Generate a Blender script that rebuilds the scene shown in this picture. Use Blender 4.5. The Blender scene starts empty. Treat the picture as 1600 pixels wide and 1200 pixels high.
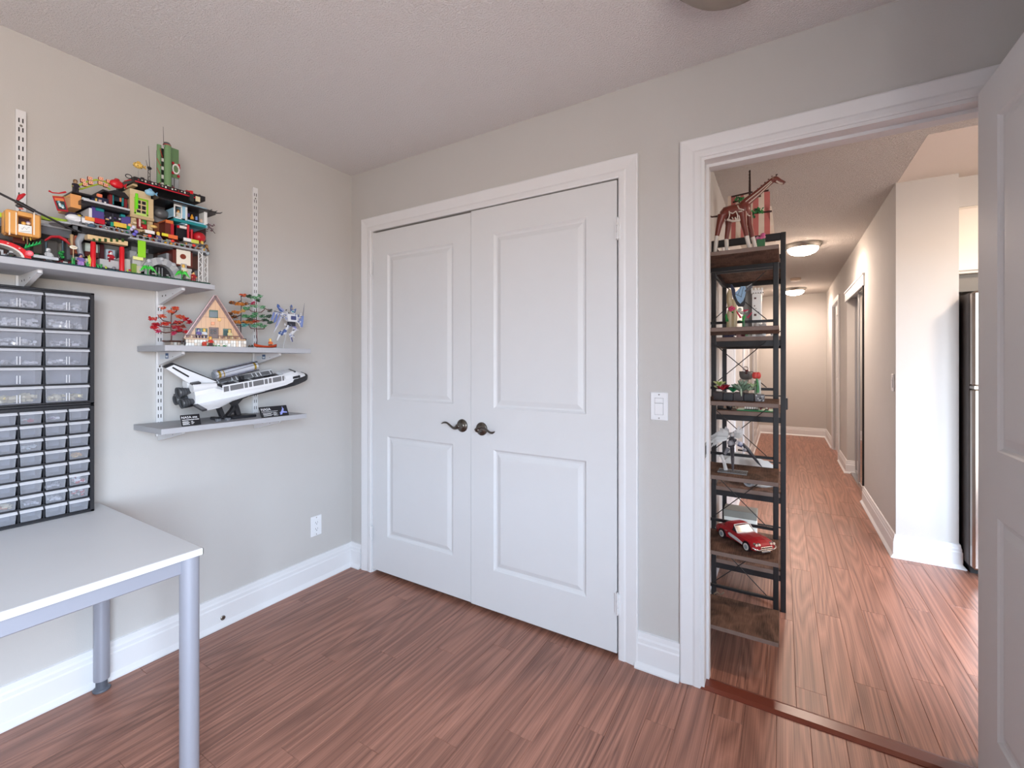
import bpy, bmesh, math, random
from mathutils import Vector, Matrix
random.seed(7)
SC = bpy.context.scene
COL = SC.collection
PI = math.pi

# ------------------------------------------------------------------ camera
CAM = Vector((2.3181, -1.8816, 1.2713)); YAW = math.radians(31.19); FPX = 698.38; HZN = 565.78
cam_d = bpy.data.cameras.new('camera'); cam = bpy.data.objects.new('camera', cam_d); COL.objects.link(cam)
cam.location = CAM; cam.rotation_euler = (PI/2, 0, YAW)
cam_d.sensor_fit = 'HORIZONTAL'; cam_d.sensor_width = 36; cam_d.lens = 36*FPX/1600
cam_d.shift_y = -(600-HZN)/1600; cam_d.clip_start = 0.02; cam_d.clip_end = 60
SC.camera = cam
# ------------------------------------------------------------------ world, lights, exposure
SC.view_settings.view_transform = 'Standard'; SC.view_settings.look = 'None'
SC.view_settings.gamma = 1; SC.view_settings.use_curve_mapping = False
SC.view_settings.exposure = 0.0
W = bpy.data.worlds.new('sky'); SC.world = W; W.use_nodes = True
SKY_C, SKY_S, GND_C, GND_S = (0.69, 0.83, 1.0, 1), 32.0, (1.0, 0.88, 0.76, 1), 14.0
def _world():          # even bright overcast sky above the horizon, paler warm ground below it
    nt = W.node_tree; N = nt.nodes.new; L = nt.links.new; bg = nt.nodes['Background']
    tc = N('ShaderNodeTexCoord'); sp = N('ShaderNodeSeparateXYZ'); L(tc.outputs['Generated'], sp.inputs[0])
    mr = N('ShaderNodeMapRange'); mr.inputs['From Min'].default_value = -0.03; mr.inputs['From Max'].default_value = 0.03; L(sp.outputs['Z'], mr.inputs['Value'])
    mx = N('ShaderNodeMix'); mx.data_type = 'RGBA'; L(mr.outputs['Result'], mx.inputs['Factor']); mx.inputs[6].default_value = GND_C; mx.inputs[7].default_value = SKY_C
    ms = N('ShaderNodeMapRange'); ms.inputs['To Min'].default_value = GND_S; ms.inputs['To Max'].default_value = SKY_S; L(mr.outputs['Result'], ms.inputs['Value'])
    L(mx.outputs[2], bg.inputs[0]); L(ms.outputs['Result'], bg.inputs[1])
_world()
def portal(name, loc, target, sx, sy):
    l = bpy.data.lights.new(name, 'AREA'); l.shape = 'RECTANGLE'; l.size = sx; l.size_y = sy; l.cycles.is_portal = True
    o = bpy.data.objects.new(name, l); COL.objects.link(o); o.location = loc
    o.rotation_euler = (Vector(target)-Vector(loc)).to_track_quat('-Z', 'Y').to_euler()
# the room's window is in the rear wall behind the camera, the kitchen's in its end wall
VY0, VY1, VZ0, VZ1 = -3.15, -1.80, 0.55, 2.08       # right wall window, behind the camera (y and z range)
KX0, KX1, KZ0, KZ1 = 3.25, 4.1, 0.35, 2.05           # kitchen window (x and z range)
portal('window_portal', (3.02, (VY0+VY1)/2, (VZ0+VZ1)/2), (0, (VY0+VY1)/2, (VZ0+VZ1)/2), VY1-VY0, VZ1-VZ0)
portal('kitchen_portal', ((KX0+KX1)/2, 0.12, (KZ0+KZ1)/2), ((KX0+KX1)/2, 3, (KZ0+KZ1)/2), KX1-KX0, KZ1-KZ0)
def lamp(name, loc, power, col, r=0.13):
    l = bpy.data.lights.new(name, 'AREA'); l.shape = 'DISK'; l.size = 2*r; l.energy = power; l.color = col
    o = bpy.data.objects.new(name, l); COL.objects.link(o); o.location = loc; return o
lamp('hall_bulb', (2.49, 3.42, 2.322), 19, (1.0, 0.81, 0.69))
lamp('hall_bulb', (2.48, 6.53, 2.322), 17, (1.0, 0.81, 0.69))

lamp('kitchen_bulb', (3.9, 1.0, 2.322), 24, (1.0, 0.80, 0.64))
# ------------------------------------------------------------------ materials
def lin(c):
    return tuple((v/12.92 if v <= 0.04045 else ((v+0.055)/1.055)**2.4) for v in (c[0]/255, c[1]/255, c[2]/255)) + (1,)
MATS = {}
def mat(name, col, rough=0.5, metal=0.0, bump=0.0, bscale=200.0, spec=0.5, alpha=1.0, emit=0.0, var=0.0, vscale=8.0, trans=0.0):
    if name in MATS: return MATS[name]
    m = bpy.data.materials.new(name); m.use_nodes = True; nt = m.node_tree
    b = nt.nodes['Principled BSDF']
    b.inputs['Base Color'].default_value = lin(col); b.inputs['Roughness'].default_value = rough
    b.inputs['Metallic'].default_value = metal; b.inputs['Specular IOR Level'].default_value = spec
    b.inputs['Alpha'].default_value = alpha
    if trans: b.inputs['Transmission Weight'].default_value = trans
    if emit:
        b.inputs['Emission Color'].default_value = lin(col); b.inputs['Emission Strength'].default_value = emit
    tc = nt.nodes.new('ShaderNodeTexCoord')
    nz = nt.nodes.new('ShaderNodeTexNoise'); nz.inputs['Scale'].default_value = vscale; nz.inputs['Detail'].default_value = 4
    nt.links.new(tc.outputs['Object'], nz.inputs['Vector'])
    mr = nt.nodes.new('ShaderNodeMapRange'); v = var if var else 0.02
    mr.inputs['To Min'].default_value = 1-v; mr.inputs['To Max'].default_value = 1+v
    nt.links.new(nz.outputs['Fac'], mr.inputs['Value'])
    hs = nt.nodes.new('ShaderNodeHueSaturation'); hs.inputs['Color'].default_value = lin(col)
    nt.links.new(mr.outputs['Result'], hs.inputs['Value']); nt.links.new(hs.outputs['Color'], b.inputs['Base Color'])
    if bump:
        n2 = nt.nodes.new('ShaderNodeTexNoise'); n2.inputs['Scale'].default_value = bscale; n2.inputs['Detail'].default_value = 2
        nt.links.new(tc.outputs['Object'], n2.inputs['Vector'])
        bp = nt.nodes.new('ShaderNodeBump'); bp.inputs['Strength'].default_value = bump; bp.inputs['Distance'].default_value = 0.01
        nt.links.new(n2.outputs['Fac'], bp.inputs['Height']); nt.links.new(bp.outputs['Normal'], b.inputs['Normal'])
    MATS[name] = m; return m
def P(c, rough=0.35):            # glossy toy plastic of a given colour
    return mat('plastic_%02x%02x%02x_%d' % (c[0], c[1], c[2], int(rough*100)), c, rough, var=0.03, vscale=30)

def wood(name, dark, light, scale=(6, 0.55, 6), rough=0.35, bump=0.05, ringy=9.0, per_object=0.12, contrast=1.0):
    m = bpy.data.materials.new(name); m.use_nodes = True; nt = m.node_tree; N = nt.nodes.new; L = nt.links.new
    b = nt.nodes['Principled BSDF']; b.inputs['Roughness'].default_value = rough
    tc = N('ShaderNodeTexCoord'); oi = N('ShaderNodeObjectInfo')
    sc_ = N('ShaderNodeVectorMath'); sc_.operation = 'MULTIPLY'; sc_.inputs[1].default_value = scale
    off = N('ShaderNodeVectorMath'); off.operation = 'MULTIPLY_ADD'; off.inputs[1].default_value = (37, 53, 19)
    L(tc.outputs['Object'], sc_.inputs[0]); L(oi.outputs['Random'], off.inputs[0]); L(sc_.outputs[0], off.inputs[2])
    n1 = N('ShaderNodeTexNoise'); n1.inputs['Scale'].default_value = 1.0; n1.inputs['Detail'].default_value = 1.5; n1.inputs['Roughness'].default_value = 0.4
    L(off.outputs[0], n1.inputs['Vector'])
    mu = N('ShaderNodeMath'); mu.operation = 'MULTIPLY'; mu.inputs[1].default_value = ringy; L(n1.outputs['Fac'], mu.inputs[0])
    sn = N('ShaderNodeMath'); sn.operation = 'PINGPONG'; sn.inputs[1].default_value = 0.5; L(mu.outputs[0], sn.inputs[0])
    # fine fibres
    s2 = N('ShaderNodeVectorMath'); s2.operation = 'MULTIPLY'; s2.inputs[1].default_value = (34, 1.6, 34); L(off.outputs[0], s2.inputs[0])
    n2 = N('ShaderNodeTexNoise'); n2.inputs['Scale'].default_value = 1.0; n2.inputs['Detail'].default_value = 5; n2.inputs['Roughness'].default_value = 0.65
    L(s2.outputs[0], n2.inputs['Vector'])
    ad = N('ShaderNodeMath'); ad.operation = 'MULTIPLY_ADD'; ad.inputs[1].default_value = 0.62; L(sn.outputs[0], ad.inputs[0])
    m3 = N('ShaderNodeMath'); m3.operation = 'MULTIPLY_ADD'; m3.inputs[1].default_value = 1.1; m3.inputs[2].default_value = -0.19; L(n2.outputs['Fac'], m3.inputs[0]); L(m3.outputs[0], ad.inputs[2])
    cr = N('ShaderNodeValToRGB'); e = cr.color_ramp.elements
    e[0].position = 0.5-0.35/contrast; e[0].color = lin(dark); e[1].position = 0.5+0.3/contrast; e[1].color = lin(light)
    L(ad.outputs[0], cr.inputs['Fac'])
    hs = N('ShaderNodeHueSaturation'); mr = N('ShaderNodeMapRange'); mr.inputs['To Min'].default_value = 1-per_object; mr.inputs['To Max'].default_value = 1+per_object
    L(oi.outputs['Random'], mr.inputs['Value']); L(mr.outputs['Result'], hs.inputs['Value']); L(cr.outputs['Color'], hs.inputs['Color'])
    L(hs.outputs['Color'], b.inputs['Base Color'])
    bp = N('ShaderNodeBump'); bp.inputs['Strength'].default_value = bump; bp.inputs['Distance'].default_value = 0.002
    L(n2.outputs['Fac'], bp.inputs['Height']); L(bp.outputs['Normal'], b.inputs['Normal'])
    MATS[name] = m; return m

def popcorn(name, col, scale=150, strength=0.9, dist=.004):
    m = bpy.data.materials.new(name); m.use_nodes = True; nt = m.node_tree; N = nt.nodes.new; L = nt.links.new
    b = nt.nodes['Principled BSDF']; b.inputs['Base Color'].default_value = lin(col); b.inputs['Roughness'].default_value = 0.95
    b.inputs['Specular IOR Level'].default_value = 0.1
    tc = N('ShaderNodeTexCoord'); v = N('ShaderNodeTexNoise'); v.inputs['Scale'].default_value = scale; v.inputs['Detail'].default_value = 3; v.inputs['Roughness'].default_value = 0.6
    L(tc.outputs['Object'], v.inputs['Vector'])
    cr = N('ShaderNodeValToRGB'); cr.color_ramp.elements[0].position = 0.42; cr.color_ramp.elements[1].position = 0.68
    L(v.outputs['Fac'], cr.inputs['Fac'])
    bp = N('ShaderNodeBump'); bp.inputs['Strength'].default_value = strength; bp.inputs['Distance'].default_value = dist
    L(cr.outputs['Color'], bp.inputs['Height']); L(bp.outputs['Normal'], b.inputs['Normal'])
    MATS[name] = m; return m

WALL = mat('greige_wall_paint', (196, 193, 190), 0.9, bump=0.06, bscale=260, spec=0.2)
TRIM = mat('white_trim_paint', (226, 226, 228), 0.45, bump=0.01, bscale=60)
DOORW = mat('white_door_paint', (218, 219, 221), 0.5, bump=0.03, bscale=220)
CEIL = popcorn('popcorn_ceiling', (235, 231, 231), 150, 0.7, .006)
HCEIL = popcorn('popcorn_hall_ceiling', (236, 229, 224), 120, 1.0, .013)
SMOOTHC = mat('smooth_ceiling_paint', (216, 206, 196), 0.9, bump=0.02, bscale=200)
FLOORW = wood('laminate_floor_wood', (98, 63, 52), (178, 126, 106), scale=(8, 0.62, 8), ringy=12.0, rough=0.36, per_object=0.07)
DARKM = mat('black_metal', (34, 33, 36), 0.45, bump=0.02, bscale=300)
SILVER = mat('silver_powder_coat', (158, 161, 172), 0.42, 0.25, bump=0.01, bscale=400)
NICKEL = mat('satin_nickel', (150, 146, 140), 0.28, 1.0)
GREYSH = mat('grey_shelf_laminate', (176, 177, 182), 0.5, bump=0.02, bscale=300)
WHITEM = mat('white_powder_coat', (224, 224, 226), 0.4)
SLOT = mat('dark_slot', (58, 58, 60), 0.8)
BLACKP = mat('black_plastic', (32, 33, 38), 0.4, bump=0.02, bscale=300)

# ------------------------------------------------------------------ mesh builder
class MB:
    def __init__(s): s.v = []; s.f = []; s.m = []; s.sm = []; s.mats = []
    def mi(s, m):
        if m is None: m = TRIM
        if m not in s.mats: s.mats.append(m)
        return s.mats.index(m)
    def add(s, vs, fs, m=None, smooth=False):
        o = len(s.v); k = s.mi(m)
        s.v += [Vector(q) for q in vs]
        for f in fs: s.f.append([o+i for i in f]); s.m.append(k); s.sm.append(smooth)
        return s
    def box(s, x0, x1, y0, y1, z0, z1, m=None, M=None):
        vs = [(x, y, z) for x in (x0, x1) for y in (y0, y1) for z in (z0, z1)]
        if M is not None: vs = [M @ Vector(q) for q in vs]
        return s.add(vs, [(0, 1, 3, 2), (4, 6, 7, 5), (0, 4, 5, 1), (2, 3, 7, 6), (0, 2, 6, 4), (1, 5, 7, 3)], m)
    def bbox(s, x0, x1, y0, y1, z0, z1, m=None, b=0.002, M=None):      # chamfered box
        b = min(b, (x1-x0)*.45, (y1-y0)*.45, (z1-z0)*.45)
        bm = bmesh.new(); bmesh.ops.create_cube(bm, size=1)
        for v in bm.verts: v.co = Vector(((x0+x1)/2+v.co.x*(x1-x0), (y0+y1)/2+v.co.y*(y1-y0), (z0+z1)/2+v.co.z*(z1-z0)))
        bmesh.ops.bevel(bm, geom=bm.edges[:], offset=b, segments=1, affect='EDGES', profile=0.5)
        return s.bm(bm, m, M)
    def bm(s, bm, m=None, M=None, smooth=False):
        bm.verts.index_update(); vs = [(M @ v.co if M is not None else v.co.copy()) for v in bm.verts]
        s.add(vs, [[v.index for v in f.verts] for f in bm.faces], m, smooth); bm.free(); return s
    def cyl(s, p0, p1, r0, r1=None, n=12, m=None, caps=True, smooth=True):
        r1 = r0 if r1 is None else r1; p0 = Vector(p0); p1 = Vector(p1); d = (p1-p0).normalized()
        a = d.orthogonal().normalized(); c = d.cross(a); vs = []
        for p, r in ((p0, r0), (p1, r1)):
            for i in range(n):
                t = 2*PI*i/n; vs.append(p+(a*math.cos(t)+c*math.sin(t))*r)
        s.add(vs, [(i, (i+1) % n, n+(i+1) % n, n+i) for i in range(n)], m, smooth)
        if caps: s.add(vs[:n], [tuple(range(n))[::-1]], m); s.add(vs[n:], [tuple(range(n))], m)
        return s
    def tube(s, pts, r, n=8, m=None, flat=1.0):
        pts = [Vector(q) for q in pts]; k = len(pts); rs = r if isinstance(r, (list, tuple)) else [r]*k
        vs = []; a = None
        for i, p in enumerate(pts):
            d = (pts[min(i+1, k-1)]-pts[max(i-1, 0)]).normalized()
            if a is None: a = d.orthogonal().normalized()
            a = (a-d*a.dot(d)).normalized(); c = d.cross(a)
            for j in range(n):
                t = 2*PI*j/n; vs.append(p+(a*math.cos(t)*flat+c*math.sin(t))*rs[i])
        fs = [(i*n+j, i*n+(j+1) % n, (i+1)*n+(j+1) % n, (i+1)*n+j) for i in range(k-1) for j in range(n)]
        s.add(vs, fs, m, True); s.add(vs[:n], [tuple(range(n))[::-1]], m); s.add(vs[-n:], [tuple(range(n))], m)
        return s
    def lathe(s, prof, c, n=20, m=None, axis='z', smooth=True, M=None):
        c = Vector(c); vs = []
        for r, h in prof:
            for i in range(n):
                t = 2*PI*i/n; q = (r*math.cos(t), r*math.sin(t), h)
                q = {'z': q, 'x': (q[2], q[0], q[1]), 'y': (q[1], q[2], q[0])}[axis]
                q = Vector(q)
                if M is not None: q = M @ q
                vs.append(c+q)
        k = len(prof)
        fs = [(i*n+j, i*n+(j+1) % n, (i+1)*n+(j+1) % n, (i+1)*n+j) for i in range(k-1) for j in range(n)]
        s.add(vs, fs, m, smooth)
        if prof[0][0] > 1e-6: s.add(vs[:n], [tuple(range(n))[::-1]], m)
        if prof[-1][0] > 1e-6: s.add(vs[-n:], [tuple(range(n))], m)
        return s
    def ell(s, c, rx, ry, rz, m=None, n=12, k=8, M=None):
        bm = bmesh.new(); bmesh.ops.create_uvsphere(bm, u_segments=n, v_segments=k, radius=1)
        for v in bm.verts:
            q = Vector((v.co.x*rx, v.co.y*ry, v.co.z*rz)); v.co = (M @ q if M is not None else q)+Vector(c)
        return s.bm(bm, m, None, True)
    def prism(s, poly, axis, a, b, m=None, M=None):     # poly: 2D points in the other two axes (cyclic order)
        def q(u, w, t):
            r = {'x': (t, u, w), 'y': (u, t, w), 'z': (u, w, t)}[axis]
            return M @ Vector(r) if M is not None else Vector(r)
        n = len(poly); vs = [q(u, w, a) for u, w in poly]+[q(u, w, b) for u, w in poly]
        s.add(vs, [tuple(range(n))[::-1], tuple(range(n, 2*n))]+[(i, (i+1) % n, n+(i+1) % n, n+i) for i in range(n)], m); return s
    def build(s, name, parent=None, label=None, cat=None, group=None, kind=None, fix=True):
        me = bpy.data.meshes.new(name)
        if parent is None:
            xs = [v.x for v in s.v]; ys = [v.y for v in s.v]; zs = [v.z for v in s.v]
            o0 = Vector(((min(xs)+max(xs))/2, (min(ys)+max(ys))/2, min(zs)))
        else: o0 = ROOT[parent.name]
        me.from_pydata([tuple(v-o0) for v in s.v], [], s.f)
        for m in s.mats: me.materials.append(m)
        me.polygons.foreach_set('material_index', s.m); me.polygons.foreach_set('use_smooth', s.sm)
        if fix:
            bm = bmesh.new(); bm.from_mesh(me); bmesh.ops.recalc_face_normals(bm, faces=bm.faces); bm.to_mesh(me); bm.free()
        me.update()
        o = bpy.data.objects.new(name, me); COL.objects.link(o)
        if parent is None: o.location = o0
        else: o.parent = parent
        ROOT[o.name] = o0
        tag(o, label, cat, group, kind); return o
ROOT = {}
def tag(o, label=None, cat=None, group=None, kind=None):
    if label: o['label'] = label
    if cat: o['category'] = cat
    if group: o['group'] = group
    if kind: o['kind'] = kind
    return o
def thing(name, loc, label, cat, group=None, kind=None):
    o = bpy.data.objects.new(name, None); COL.objects.link(o); o.location = loc; o.empty_display_size = 0.05
    ROOT[o.name] = Vector(loc); return tag(o, label, cat, group, kind)
def copy_tree(o, parent=None, loc=None, label=None):
    c = o.copy(); COL.objects.link(c); ROOT[c.name] = Vector(loc) if loc is not None else ROOT[o.name]
    if parent is not None: c.parent = parent
    if loc is not None: c.location = loc
    if label: c['label'] = label
    for ch in list(o.children): copy_tree(ch, c)
    return c
def rot(axis, deg, c=(0, 0, 0)):
    return Matrix.Translation(Vector(c)) @ Matrix.Rotation(math.radians(deg), 4, axis) @ Matrix.Translation(-Vector(c))
def text_mesh(txt, size, m, M, depth=0.0005, name='lettering', parent=None, align='LEFT'):
    cu = bpy.data.curves.new('lettering', 'FONT'); cu.body = txt; cu.size = size; cu.extrude = depth; cu.align_x = align
    cu.resolution_u = 2
    o = bpy.data.objects.new('tmp', cu); COL.objects.link(o)
    dg = bpy.context.evaluated_depsgraph_get(); me = o.evaluated_get(dg).to_mesh()
    b = MB(); b.add([M @ v.co for v in me.vertices], [list(p.vertices) for p in me.polygons], m)
    o.evaluated_get(dg).to_mesh_clear(); bpy.data.objects.remove(o); bpy.data.curves.remove(cu)
    return b.build(name, parent, fix=False)
def ray(px, py):
    F = Vector((-math.sin(YAW), math.cos(YAW), 0)); R = Vector((math.cos(YAW), math.sin(YAW), 0))
    return F+R*((px-800)/FPX)+Vector((0, 0, (HZN-py)/FPX))
def at(px, py, axis, val):       # where the sight line of a photo point meets the plane axis = val
    d = ray(px, py); i = 'xyz'.index(axis); return CAM+d*((val-CAM[i])/d[i])
# ================================================================== the setting
H = 2.44
def struct(b, name, parent=None): return b.build(name, parent, kind=None if parent is not None else 'structure')
YR = -3.3; XR = 3.02           # rear wall, right wall of the room
CX0, CX1, CZ = 0.191, 1.717, 2.06      # closet opening
DX0, DX1, DZ = 2.046, 2.872, 2.07      # hall doorway
HX0, HX1 = 1.955, 2.95         # hall
HY1 = 7.3
b = MB(); b.box(-0.1, 0, YR-0.1, 0.12, 0, H, WALL); struct(b, 'wall_left')
b = MB()
b.box(0, CX0, 0, 0.12, 0, H, WALL); b.box(CX0, CX1, 0, 0.12, CZ, H, WALL); b.box(CX1, DX0, 0, 0.12, 0, H, WALL)
b.box(DX0, DX1, 0, 0.12, DZ, H, WALL); b.box(DX1, KX0, 0, 0.12, 0, H, WALL); b.box(KX1, 5.1, 0, 0.12, 0, H, WALL); b.box(KX0, KX1, 0, 0.12, 0, KZ0, WALL); b.box(KX0, KX1, 0, 0.12, KZ1, H, WALL); struct(b, 'wall_back')
b = MB(); b.box(XR, XR+0.1, YR-0.1, VY0, 0, H, WALL); b.box(XR, XR+0.1, VY1, 0, 0, H, WALL); b.box(XR, XR+0.1, VY0, VY1, 0, VZ0, WALL); b.box(XR, XR+0.1, VY0, VY1, VZ1, H, WALL); struct(b, 'wall_right')
b = MB(); b.box(-0.1, XR+.1, YR-0.1, YR, 0, H, WALL); struct(b, 'wall_rear')
b = MB()
for y in (VY0, (VY0+VY1)/2-0.02, VY1-0.04): b.box(XR+0.03, XR+0.09, y, y+0.04, VZ0, VZ1, TRIM)
for z in (VZ0, VZ1-0.04): b.box(XR+0.032, XR+0.088, VY0, VY1, z, z+0.04, TRIM)
struct(b, 'window_1')
b = MB()
for x in (KX0, (KX0+KX1)/2-0.02, KX1-0.04): b.box(x, x+0.04, 0.03, 0.09, KZ0, KZ1, TRIM)
for z in (KZ0, KZ1-0.04): b.box(KX0, KX1, 0.032, 0.088, z, z+0.04, TRIM)
struct(b, 'window_2')
b = MB(); b.box(-0.1, 1.855, 0.70, 0.80, 0, H, WALL); b.box(-0.1, 0.03, 0.12, 0.70, 0, H, WALL); b.box(1.80, 1.855, 0.12, 0.70, 0, H, WALL); struct(b, 'wall_closet')
# hall
b = MB(); b.box(1.855, HX0, 0.12, HY1+0.1, 0, H, WALL); struct(b, 'wall_hall_left')
b = MB(); b.box(HX0, 3.7, HY1, HY1+0.1, 0, H, WALL); struct(b, 'wall_hall_end')
SY0, SY1 = 1.91, 3.24; CY1 = 4.49
b = MB(); b.box(HX1, 3.25, SY0, SY0+0.1, 0, H, WALL); b.box(HX1, HX1+0.1, SY0+0.1, SY1, 0, H, WALL); b.box(3.15, 3.25, SY0+0.1, 2.7, 0, H, WALL); struct(b, 'wall_hall_stub'); b = MB()
b.box(HX1, HX1+0.1, SY1, CY1, 2.03, H, WALL); b.box(3.6, 3.7, 2.81, CY1+.1, 0, H, WALL)
b.box(HX1, 3.6, CY1, CY1+0.1, 0, H, WALL)
b.box(HX1, HX1+0.1, CY1+0.1, 5.3, 0, H, WALL); b.box(HX1, HX1+0.1, 5.3, 6.1, 2.08, H, WALL); b.box(HX1, HX1+0.1, 6.1, HY1, 0, H, WALL)
struct(b, 'wall_hall_right')
b = MB(); b.box(3.25, 5.1, 2.7, 2.8, 0, H, WALL); b.box(5.0, 5.1, 0.12, 2.7, 0, H, WALL); struct(b, 'wall_kitchen')
# ceilings
b = MB(); b.box(-0.1, XR+0.1, YR-0.1, 0.12, H, H+0.08, CEIL); struct(b, 'ceiling')
b = MB(); b.box(1.855, 2.957, 0.12, HY1+.1, H, H+0.08, HCEIL); b.box(2.957, 5.1, 0.12, 1.19, H, H+0.08, HCEIL); b.box(2.957, 3.7, 2.7, HY1+.1, H, H+0.08, HCEIL); b.box(-0.1, 1.855, 0.12, 0.8, H, H+0.08, HCEIL); struct(b, 'ceiling_hall')
b = MB(); b.box(2.957, 5.1, 1.19, 2.7, H-0.001, H+0.08, SMOOTHC); struct(b, 'ceiling_kitchen')
# floor: slab + planks
SLAB = mat('subfloor', (70, 44, 38), 0.8)
b = MB(); b.box(-0.1, 5.1, YR-0.1, HY1+0.1, -0.06, -0.012, SLAB); floor = struct(b, 'floor')
def planks(x0, x1, y0, y1, w=0.1, L=1.18):
    x = x0; k = 0
    while x < x1-0.01:
        xe = min(x+w, x1); y = y0-((k*0.437+0.13) % 1.0)*L; k += 1
        while y < y1:
            a, c = max(y, y0), min(y+L, y1)
            if c-a > 0.02:
                q = MB(); e = 0.0009; t = 0.0012
                X0, X1, Y0, Y1 = x+0.0002, xe-0.0002, a+0.0002, c-0.0002
                vs = [(X0, Y0, -.012), (X1, Y0, -.012), (X1, Y1, -.012), (X0, Y1, -.012), (X0, Y0, -t), (X1, Y0, -t), (X1, Y1, -t), (X0, Y1, -t),
                      (X0+e, Y0+e, 0), (X1-e, Y0+e, 0), (X1-e, Y1-e, 0), (X0+e, Y1-e, 0)]
                fs = [(0, 3, 2, 1), (0, 1, 5, 4), (1, 2, 6, 5), (2, 3, 7, 6), (3, 0, 4, 7), (4, 5, 9, 8), (5, 6, 10, 9), (6, 7, 11, 10), (7, 4, 8, 11), (8, 9, 10, 11)]
                ctr = Vector(((X0+X1)/2, (Y0+Y1)/2, 0)); me = bpy.data.meshes.new('plank')
                me.from_pydata([tuple(Vector(v)-ctr) for v in vs], [], fs); me.materials.append(FLOORW); me.update()
                o = bpy.data.objects.new('plank', me); COL.objects.link(o); o.parent = floor; o.location = ctr-ROOT[floor.name]
                ROOT[o.name] = ctr
            y += L
        x = xe
planks(0.0, XR, YR, 0.02)
planks(2.062-0.1, 3.262, 0.05, 2.7); planks(2.062-0.1, 2.95, 2.7, HY1); 
# wide vinyl sheet of the unseen kitchen corner and closets
b = MB(); b.box(3.262, 5.0, 0.12, 2.7, -0.012, 0, FLOORW); b.box(0.03, 1.8, 0.0201, 0.70, -0.012, 0, FLOORW); b.box(2.95, 3.6, 2.71, 6.2, -0.012, -0.001, FLOORW); b.build('floor_remainder', floor, kind=None)
# doorway threshold strip
THR = mat('threshold_wood', (112, 56, 42), 0.28, bump=0.02, bscale=120)
b = MB(); b.prism([(-0.012, 0), (0.066, 0), (0.066, 0.003), (0.05, 0.009), (0.004, 0.009), (-0.012, 0.003)], 'x', DX0-0.002, DX1, THR); struct(b, 'trim_threshold')
# baseboards: profile (distance from wall, height)
BP = [(0, 0), (0.030, 0), (0.030, 0.006), (0.0175, 0.020), (0.0155, 0.024), (0.0155, 0.098), (0.012, 0.104), (0.012, 0.118), (0.009, 0.126), (0.007, 0.145), (0, 0.147)]
def base_run(b, axis, wall, sgn, a0, a1, m0=0, m1=0):
    # axis: direction of run; m0/m1: mitre sign at the ends (+1 lengthens with distance from wall)
    n = len(BP); vs = []
    for e, mm in ((a0, -m0), (a1, m1)):
        for d, z in BP:
            t = e+mm*d; vs.append((t, wall+sgn*d, z) if axis == 'x' else (wall+sgn*d, t, z))
    b.add(vs, [tuple(range(n))[::-1], tuple(range(n, 2*n))]+[(i, (i+1) % n, n+(i+1) % n, n+i) for i in range(n)], TRIM)
b = MB(); base_run(b, 'y', 0, 1, YR, 0, 0, -1); bl = struct(b, 'baseboard_left')
b = MB(); base_run(b, 'x', 0, -1, 0, CX0-0.094, -1, 0); base_run(b, 'x', 0, -1, CX1+0.073, DX0-0.079); struct(b, 'baseboard_back')
b = MB(); base_run(b, 'y', XR, -1, YR, 0); base_run(b, 'x', YR, 1, 0, XR); struct(b, 'baseboard_rear')
b = MB(); base_run(b, 'y', HX0, 1, 0.12, HY1, 0, -1); struct(b, 'baseboard_hall_left')
b = MB(); base_run(b, 'x', HY1, -1, HX0, HX1, -1, -1); struct(b, 'baseboard_hall_end')
b = MB(); base_run(b, 'y', HX1, -1, SY0, SY1, 1, 0); base_run(b, 'x', SY0, -1, HX1, 3.25, 1, 1); base_run(b, 'y', 3.25, 1, SY0, 1.98, 1, 0)
base_run(b, 'y', HX1, -1, CY1, 5.22, 1, 0); base_run(b, 'x', CY1, -1, HX1, 3.10, 1, 0); base_run(b, 'y', HX1, -1, 6.18, HY1, 0, -1); struct(b, 'baseboard_hall_right')
# little wall-plug hole cap on the left baseboard
b = MB(); b.lathe([(0.011, 0), (0.011, 0.003), (0.006, 0.0045), (0.003, 0.003), (0, 0.003)], (0.0155, -0.763, 0.042), 16, NICKEL, 'x'); b.build('pipe_cap', None, 'small round metal cap set in the white baseboard of the left wall', 'cap')
# casings: profile (distance across from the opening, thickness)
CP = [(0, 0), (0, 0.011), (0.006, 0.014), (0.022, 0.014), (0.030, 0.011), (0.058, 0.016), (0.072, 0.018), (0.077, 0.016), (0.077, 0)]
def casing(name, x0, x1, ztop, w=0.077, wall=0.0, sgn=-1, axis='y', right=True, left=True):
    b = MB(); k = w/0.077; n = len(CP)
    def add(path):      # path: list of (point along wall, z, outward dir)
        vs = []
        for (a, z, (da, dz)) in path:
            for c, t in CP:
                A = a+da*c*k; Z = z+dz*c*k; D = wall+sgn*t
                vs.append((A, D, Z) if axis == 'y' else (D, A, Z))
        fs = [tuple(range(n))[::-1], tuple(range(len(vs)-n, len(vs)))]
        for q in range(len(path)-1): fs += [(q*n+i, q*n+(i+1) % n, (q+1)*n+(i+1) % n, (q+1)*n+i) for i in range(n)]
        b.add(vs, fs, TRIM)
    path = []
    if left: path += [(x0, 0.0, (-1, 0))]
    path += [(x0, ztop, (-1, 1)), (x1, ztop, (1, 1))]
    if right: path += [(x1, 0.0, (1, 0))]
    add(path); return struct(b, name)
casing('trim_1', CX0, CX1, CZ, 0.084)
casing('trim_2', DX0, DX1, DZ, 0.077)
casing('trim_3', DX0, DX1, DZ, 0.077, wall=0.12, sgn=1)
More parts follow.
